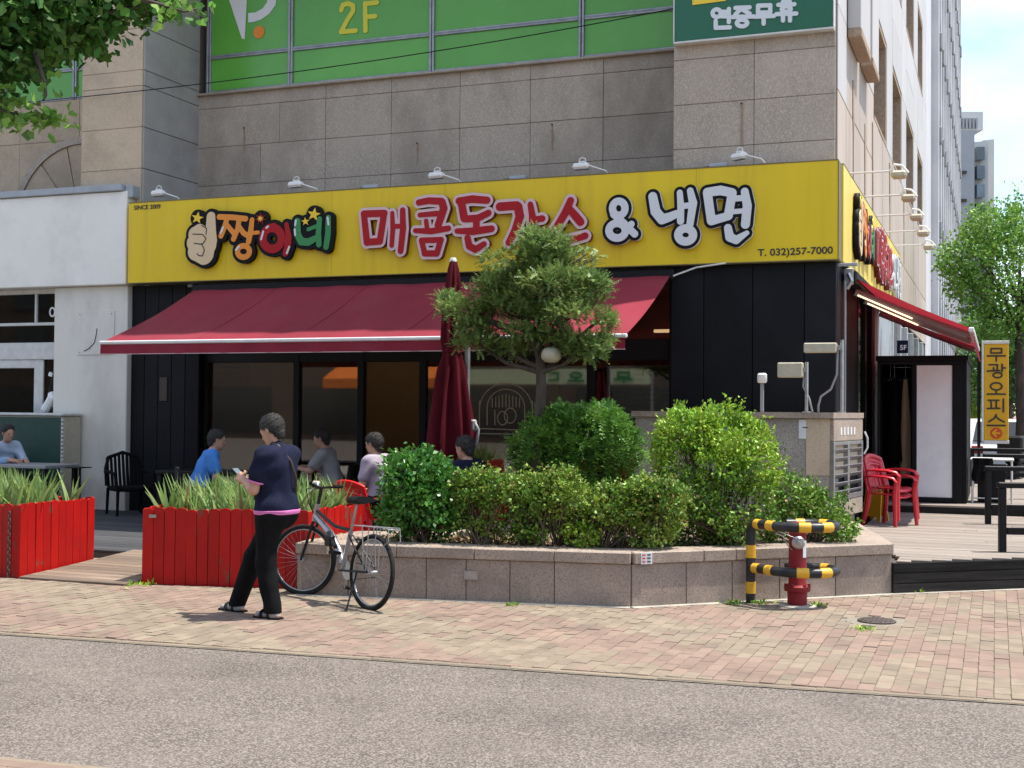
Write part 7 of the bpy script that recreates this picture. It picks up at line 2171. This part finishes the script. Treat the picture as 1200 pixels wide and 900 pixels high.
def hand(B, w, d, up, side, curl=.5, s=1.0):
    """w wrist, d direction to fingers, up = back of hand, side = thumb side"""
    w, d, up, side = (np.array(q, float) for q in (w, d, up, side)); d = d / np.linalg.norm(d); side = side - d * (side @ d); side /= np.linalg.norm(side); up = np.cross(d, side) if np.cross(d, side) @ up > 0 else -np.cross(d, side)
    for o in (-.028, 0, .026):
        B.c(w + d * .01 + side * o * .7, w + d * .085 + side * o, .016 * s, .014 * s, .015)
    ln = [.062, .074, .078, .068]
    for i, o in enumerate((-.033, -.012, .010, .031)):
        a = w + d * .088 + side * o; c1 = curl * (.9 + .1 * i)
        d1 = d * math.cos(c1) - up * math.sin(c1); d2 = d * math.cos(2 * c1) - up * math.sin(2 * c1)
        b = a + d1 * ln[i] * .55; e_ = b + d2 * ln[i] * .5
        B.c(a, b, .0095 * s, .009 * s, .006); B.c(b, e_, .009 * s, .0075 * s, .006)
    a = w + d * .03 + side * .03; b = a + (side * .7 + d * .5 - up * .3) * .045; e_ = b + (d * .9 - up * .45) * .035
    B.c(a, b, .013 * s, .011 * s, .01); B.c(b, e_, .011 * s, .009 * s, .006)

def head(B, c, fwd, tilt=0.0):
    """c: head centre; fwd in local x with tilt downwards"""
    ct, st = math.cos(tilt), math.sin(tilt)
    def q(x, y, z): return np.array(c) + np.array([x * ct + z * st, y, -x * st + z * ct])
    B.c(q(-.012, 0, .03), q(.012, 0, .035), .088, .084, .03, (1.06, .90, 1.12))
    B.c(q(.035, 0, -.03), q(.05, 0, -.085), .062, .036, .04)
    B.c(q(.0, 0, -.05), q(.02, 0, -.06), .06, .06, .03)
    B.c(q(.098, 0, .005), q(.113, 0, -.03), .010, .014, .015)           # nose
    B.c(q(.088, -.02, -.062), q(.088, .02, -.062), .008, .008, .01)       # lips
    B.c(q(.088, -.035, .028), q(.088, .035, .028), .010, .010, .02)       # brow
    for s_ in (-1, 1):
        B.c(q(-.01, .083 * s_, .015), q(-.015, .085 * s_, -.025), .017, .011, .008, (1, .5, 1))
    return q
def hair(parent, q, m='hair', long=.0):
    H = Body()
    H.c(q(-.022, 0, .052), q(.0, 0, .058), .095, .088, .03, (1.04, .93, 1.0)); H.c(q(-.05, 0, .0), q(-.06, 0, -.04 - long), .068, .05, .03)
    def cut(g):
        # keep only above/behind a slanted hairline
        c0 = q(.075, 0, .062); n_ = q(1, 0, -.75) - q(0, 0, 0); n_ = n_ / np.linalg.norm(n_)
        return (g - c0) @ n_
    skin(H, 'hair', m, parent, .007, .005, cut, .0022, 5.0)
    ho = parent.children[-1] if parent.children else None
    hm = [o_ for o_ in COL.objects if o_.parent == parent and o_.name.startswith('hair')][-1].data
    vs = np.array([v_.co[:] for v_ in hm.vertices]); ns = np.array([v_.normal[:] for v_ in hm.vertices])
    up_ = q(0, 0, 1) - q(0, 0, 0)
    i_ = RNG.choice(len(vs), 1500)
    crown = q(-.03, 0, .15)
    flow = norm(vs[i_] - crown); flow = norm(flow - ns[i_] * np.sum(flow * ns[i_], 1, keepdims=True) + RNG.normal(size=(1500, 3)) * .28 + ns[i_] * .16)
    sd2 = norm(np.cross(flow, ns[i_])) * .0016
    L2 = RNG.uniform(.018, .04, (1500, 1))
    Vh = np.stack([vs[i_] - sd2, vs[i_] + sd2, vs[i_] + flow * L2 + ns[i_] * .002], 1).reshape(-1, 3)
    tag(inst('hair_strands', fast_mesh('hair_strands', Vh, np.arange(len(Vh)).reshape(-1, 3), m), parent), kind='stuff')
    E = MB()
    for s_ in (-1, 1):
        p = q(.090, .033 * s_, .012); E.lathe([(.0, -.006), (.008, -.004), (.011, 0), (.008, .004), (.001, .006)], tuple(p), 8)
    inst('eyes', E.mesh('eyes', 'black', True), parent)

def standing_man():
    r = thing('person', 'person in navy polo and black trousers standing and looking at a phone', 'person', (-3.70, -7.19, 0), None, math.radians(171))
    r.scale = (.97, .95, .975)
    B = Body()
    hipL, hipR = (.0, .085, .90), (.02, -.085, .90)
    knL, anL = (.03, .09, .48), (-.06, .09, .085)      # support leg, nearer to the camera
    knR, anR = (.28, -.06, .50), (.46, -.05, .09)
    legs = Body()
    for h, k_, a in ((hipL, knL, anL), (hipR, knR, anR)):
        legs.c(h, k_, .092, .064, .04); legs.c(k_, a, .062, .045, .03)
    legs.c((-.02, -.06, .93), (-.02, .06, .93), .115, .115, .06, (1, 1.1, 1))
    torso = Body()
    torso.c((-.01, -.05, .95), (-.01, .05, .95), .125, .125, .05, (.95, 1.05, 1))
    torso.c((.0, 0, 1.0), (-.01, 0, 1.22), .135, .15, .08, (.85, 1.08, 1))
    torso.c((-.015, -.09, 1.34), (-.015, .09, 1.34), .095, .095, .08)
    torso.c((-.025, -.15, 1.385), (-.025, .15, 1.385), .062, .062, .05)
    sh = {1: (-.01, .185, 1.375), -1: (-.01, -.185, 1.375)}
    el = {1: (.06, .225, 1.10), -1: (.09, -.21, 1.10)}
    wr = {1: (.285, .09, 1.165), -1: (.275, -.05, 1.12)}
    ua = Body()
    for s_ in (1, -1):
        ua.c(sh[s_], el[s_], .056, .046, .04)
    for part in (legs, torso, ua): B.p += part.p
    for s_ in (1, -1): B.c(el[s_], wr[s_], .044, .028, .03)
    B.c((-.015, 0, 1.40), (.02, 0, 1.50), .058, .052, .04)
    q = head(B, (.045, 0, 1.585), None, .38)
    hand(B, wr[1], (.85, -.25, .35), (0, .8, .6), (-.2, -.3, .9), .75); hand(B, wr[-1], (.85, .2, .35), (.2, -.8, -.5), (-.3, .2, .9), .6)
    for a, k_ in ((anL, 0), (anR, .08)):
        B.c((a[0] - .04, a[1], .045), (a[0] + .16, a[1] * 1.04, .035), .036, .030, .03, (1, 1.15, .8))
    skin(B, 'body', 'skin', r, .0075)
    hair(r, q)
    shirt = Body(); shirt.p = torso.p + []
    shirt.c((-.015, 0, 1.39), (-.01, 0, 1.42), .075, .068, .04)
    for s_ in (1, -1):
        e_ = tuple(np.array(sh[s_]) + (np.array(el[s_]) - np.array(sh[s_])) * .58); shirt.c(sh[s_], e_, .056, .060, .05)
    pel = ((-.02, -.06, .93), (-.02, .06, .93), .118, .118, .06, (1, 1.1, 1))
    shirt.c(*pel)
    skin(shirt, 'shirt', 'navy_cloth', r, .010, .018, lambda g: .915 - g[:, 2], .0042)
    hem = Body(); hem.p = list(torso.p); hem.c(*pel)
    skin(hem, 'shirt_hem', 'pink_cloth', r, .008, .0235, lambda g: np.maximum(.885 - g[:, 2], g[:, 2] - .925), .003)
    for s_ in (1, -1):
        a = np.array(sh[s_]); b = np.array(el[s_]); d = b - a
        inst('sleeve_edge', MB().tube([a + d * .74, a + d * .785], .074, 18).mesh('sleeve_edge', 'pink_cloth', 40), r)
    tr = Body()
    for h, k_, a in ((hipL, knL, anL), (hipR, knR, anR)):
        tr.c(h, k_, .10, .078, .05); tr.c(k_, (a[0] + .0, a[1], a[2] - .005), .076, .066, .04)
    tr.c((-.02, -.06, .94), (-.02, .06, .94), .115, .115, .06, (1, 1.1, 1))
    tr.p.append(torso.p[0]); tr.c((-.02, -.06, .88), (-.02, .06, .88), .118, .118, .06, (1, 1.1, 1))
    def wr_cut(g): return np.maximum(.065 - g[:, 2], g[:, 2] - .945)
    skin(tr, 'trousers', 'black_cloth', r, .0095, .010, wr_cut, .0035, .7)
    # white print lines on the side panel of the shirt
    for k in range(7):
        inst('print_line', MB().tube([(.145 - .002 * k, .03, 1.03 + .028 * k), (.128, .085, 1.03 + .028 * k), (.09, .125, 1.03 + .028 * k)], .0035, 4).mesh('print_line', 'grey_cloth'), r)
    for a in (anL, anR):
        s_ = MB(); pr = [(-.09, .034), (-.06, .046), (.05, .042), (.13, .052), (.185, .042), (.205, .015)]
        top = [(x, w) for x, w in pr] + [(x, -w) for x, w in reversed(pr)]
        s_.prism([(a[0] + x, a[1] + w) for x, w in top], .006, .03)
        so = inst('sandal', s_.mesh('sandal', 'black'), r)
        inst('strap', MB().tube([(a[0] + .10, a[1] - .052, .025), (a[0] + .10, a[1] - .035, .068), (a[0] + .105, a[1], .078), (a[0] + .10, a[1] + .035, .068), (a[0] + .10, a[1] + .052, .025)], .016, 7).mesh('strap', 'black', 40), so)
        inst('strap', MB().tube([(a[0] + .02, a[1] - .048, .025), (a[0] + .02, a[1] - .04, .07), (a[0] + .02, a[1], .09), (a[0] + .02, a[1] + .04, .07), (a[0] + .02, a[1] + .048, .025)], .013, 7).mesh('strap', 'black', 40), so)
        sk = Body().c((a[0], a[1], .10), (a[0] - .02, a[1], .05), .048, .042, .03).c((a[0] - .03, a[1], .05), (a[0] + .15, a[1], .042), .040, .034, .03, (1, 1.15, .8))
        skin(sk, 'sock', 'grey_cloth', r, .009)
    # bag slung on the far hip and its strap
    bg_ = thing('shoulder_bag', 'small dark brown bag slung at the hip of the phone user', 'bag', r.location + Vector((0, 0, .9)), None, r.rotation_euler.z)
    local(MB().bev((.115, -.16, -.02), (.185, .06, .17), .025), 'pouch', 'brown_leather', bg_)
    local(MB().bev((.186, -.15, .07), (.192, .05, .165), .003), 'flap', 'brown_leather', bg_)
    local(MB().tube([(.13, -.12, .16), (.155, -.08, .33), (.10, .0, .47), (.0, .055, .555), (-.07, .06, .53), (-.155, .0, .40), (-.165, -.06, .25), (-.10, -.13, .1), (.1, -.15, .05)], .011, 6, flat=.5), 'strap', 'brown_leather', bg_, True)
    # phone
    ph = thing('mobile_phone', 'black mobile phone held by the person in the navy polo', 'phone', r.location + Vector((0, 0, 1.15)), None, r.rotation_euler.z)
    pm = Matrix.Translation((.375, .025, .03)) @ Matrix.Rotation(math.radians(-38), 4, 'Y')
    local(MB().bev((-.075, -.038, -.005), (.075, .038, .005), .004, pm), 'case', 'phone_black', ph)
    local(MB().box((-.07, -.034, .0052), (.07, .034, .0058), pm), 'screen', 'tower_glass', ph)
    return r
standing_man()

def seated(label, loc, rz, shirt_m, trouser_m, arms='table', lean_=.15, long_sleeve=False, hair_m='hair'):
    r = thing('person', label, 'person', loc, 'people on the terrace', rz)
    B = Body(); zs = .47
    hips = {s_: (0, .09 * s_, zs + .06) for s_ in (1, -1)}; kn = {s_: (.42, .11 * s_, zs + .05) for s_ in (1, -1)}; an = {s_: (.40, .11 * s_, .09) for s_ in (1, -1)}
    legs = Body()
    for s_ in (1, -1):
        legs.c(hips[s_], kn[s_], .085, .062, .04).c(kn[s_], an[s_], .060, .045, .03)
    legs.c((-.02, -.06, zs + .09), (-.02, .06, zs + .09), .115, .115, .05)
    L = lean_
    to = Body().c((-.01, -.04, zs + .12), (-.01, .04, zs + .12), .12, .12, .05).c((0, 0, zs + .15), (.35 * L, 0, zs + .38), .13, .145, .08, (.85, 1.08, 1)).c((.5 * L, -.09, zs + .50), (.5 * L, .09, zs + .50), .09, .09, .08).c((.52 * L, -.15, zs + .54), (.52 * L, .15, zs + .54), .06, .06, .05)
    sh = {s_: (.52 * L, .185 * s_, zs + .53) for s_ in (1, -1)}
    if arms == 'table':
        el = {s_: (.52 * L + .16, .23 * s_, zs + .30) for s_ in (1, -1)}; wr = {s_: (.52 * L + .40, .10 * s_, zs + .34) for s_ in (1, -1)}
    else:
        el = {s_: (.52 * L + .05, .23 * s_, zs + .26) for s_ in (1, -1)}; wr = {s_: (.26, .12 * s_, zs + .18) for s_ in (1, -1)}
    ar = Body(); fa = Body()
    for s_ in (1, -1):
        ar.c(sh[s_], el[s_], .054, .045, .04); fa.c(el[s_], wr[s_], .043, .028, .03)
    B.p = legs.p + to.p + ar.p + fa.p
    B.c((.52 * L, 0, zs + .56), (.6 * L + .02, 0, zs + .65), .056, .05, .04)
    q = head(B, (.62 * L + .045, 0, zs + .735), None, .12)
    for s_ in (1, -1):
        hand(B, wr[s_], (.95, -.1 * s_, -.1), (0, 0, 1), (0, -s_, .2), .35)
        B.c((an[s_][0] - .04, an[s_][1], .05), (an[s_][0] + .16, an[s_][1], .04), .038, .032, .03)
    skin(B, 'body', 'skin', r, .0095)
    hair(r, q, hair_m)
    sb_ = Body(); sb_.p = list(to.p)
    for s_ in (1, -1):
        if long_sleeve:
            sb_.c(sh[s_], el[s_], .064, .056, .05).c(el[s_], tuple(np.array(el[s_]) * .3 + np.array(wr[s_]) * .7), .053, .040, .03)
        else:
            sb_.c(sh[s_], tuple(np.array(sh[s_]) * .35 + np.array(el[s_]) * .65), .066, .062, .05)
    skin(sb_, 'shirt', shirt_m, r, .011, .014, lambda g: zs + .04 - g[:, 2], .0045)
    tr = Body(); tr.p = list(legs.p)
    skin(tr, 'trousers', trouser_m, r, .012, .014, lambda g: np.maximum(.10 - g[:, 2], g[:, 2] - (zs + .18)))
    for s_ in (1, -1):
        skin(Body().c((an[s_][0] - .05, an[s_][1], .045), (an[s_][0] + .17, an[s_][1], .035), .044, .038, .03), 'shoe', 'black', r, .011)
    return r
def stool(loc, rz, label):
    s_ = thing('terrace_chair', label, 'chair', loc, 'dark chairs on the terrace', rz)
    local(MB().bev((-.22, -.22, .40), (.22, .22, .44), .012), 'seat', 'black_frame', s_)
    for a in (-.19, .19):
        for b in (-.19, .19): local(MB().tube([(a, b, .40), (a * 1.05, b * 1.05, 0)], .016, 7), 'leg', 'black_frame', s_)
    local(MB().tube([(-.21, -.19, .43), (-.27, -.19, .85)], .016, 7).tube([(-.21, .19, .43), (-.27, .19, .85)], .016, 7).bev((-.285, -.2, .62), (-.255, .2, .86), .008), 'backrest', 'black_frame', s_)
def sitter(label, chairlabel, loc, rz, *a, **k):
    if chairlabel: stool((loc[0], loc[1], loc[2]), rz, chairlabel)
    return seated(label, loc, rz, *a, **k)
sitter('seated person in light blue long sleeves leaning on the grey table', 'dark chair under the diner in light blue sleeves', (-12.72, -1.30, .1), math.radians(28), 'lightblue_cloth', 'black_cloth', 'table', .5, True)
sitter('seated person in pale blue shirt across the grey table', 'dark chair under the diner in pale blue shirt', (-12.75, -.62, .1), math.radians(-20), 'paleblue_cloth', 'black_cloth', 'table', .45, True)
q = DP(232, 600, 16.6)
sitter('seated person in bright blue shirt under the awning', 'dark chair under the diner in bright blue shirt', (float(q[0]), float(q[1]), .1), math.radians(40), 'blue_cloth', 'black_cloth', 'lap', .3)
q = DP(392, 600, 17.6)
sitter('seated person in grey shirt under the awning behind the standing man', 'dark chair under the diner in grey shirt', (float(q[0]), float(q[1]), .1), math.radians(190), 'grey_cloth', 'black_cloth', 'table', .25)
q = DP(446, 600, 15.2)
sitter('seated person in lilac top near the red chair', 'dark chair under the diner in lilac top', (float(q[0]), float(q[1]), .1), math.radians(170), 'lilac_cloth', 'black_cloth', 'lap', .1)
seated('seated person in navy shirt on a red chair by the parasol', (float(q6[0]), float(q6[1]), .1), math.radians(160), 'navy_cloth', 'black_cloth', 'lap', .2)
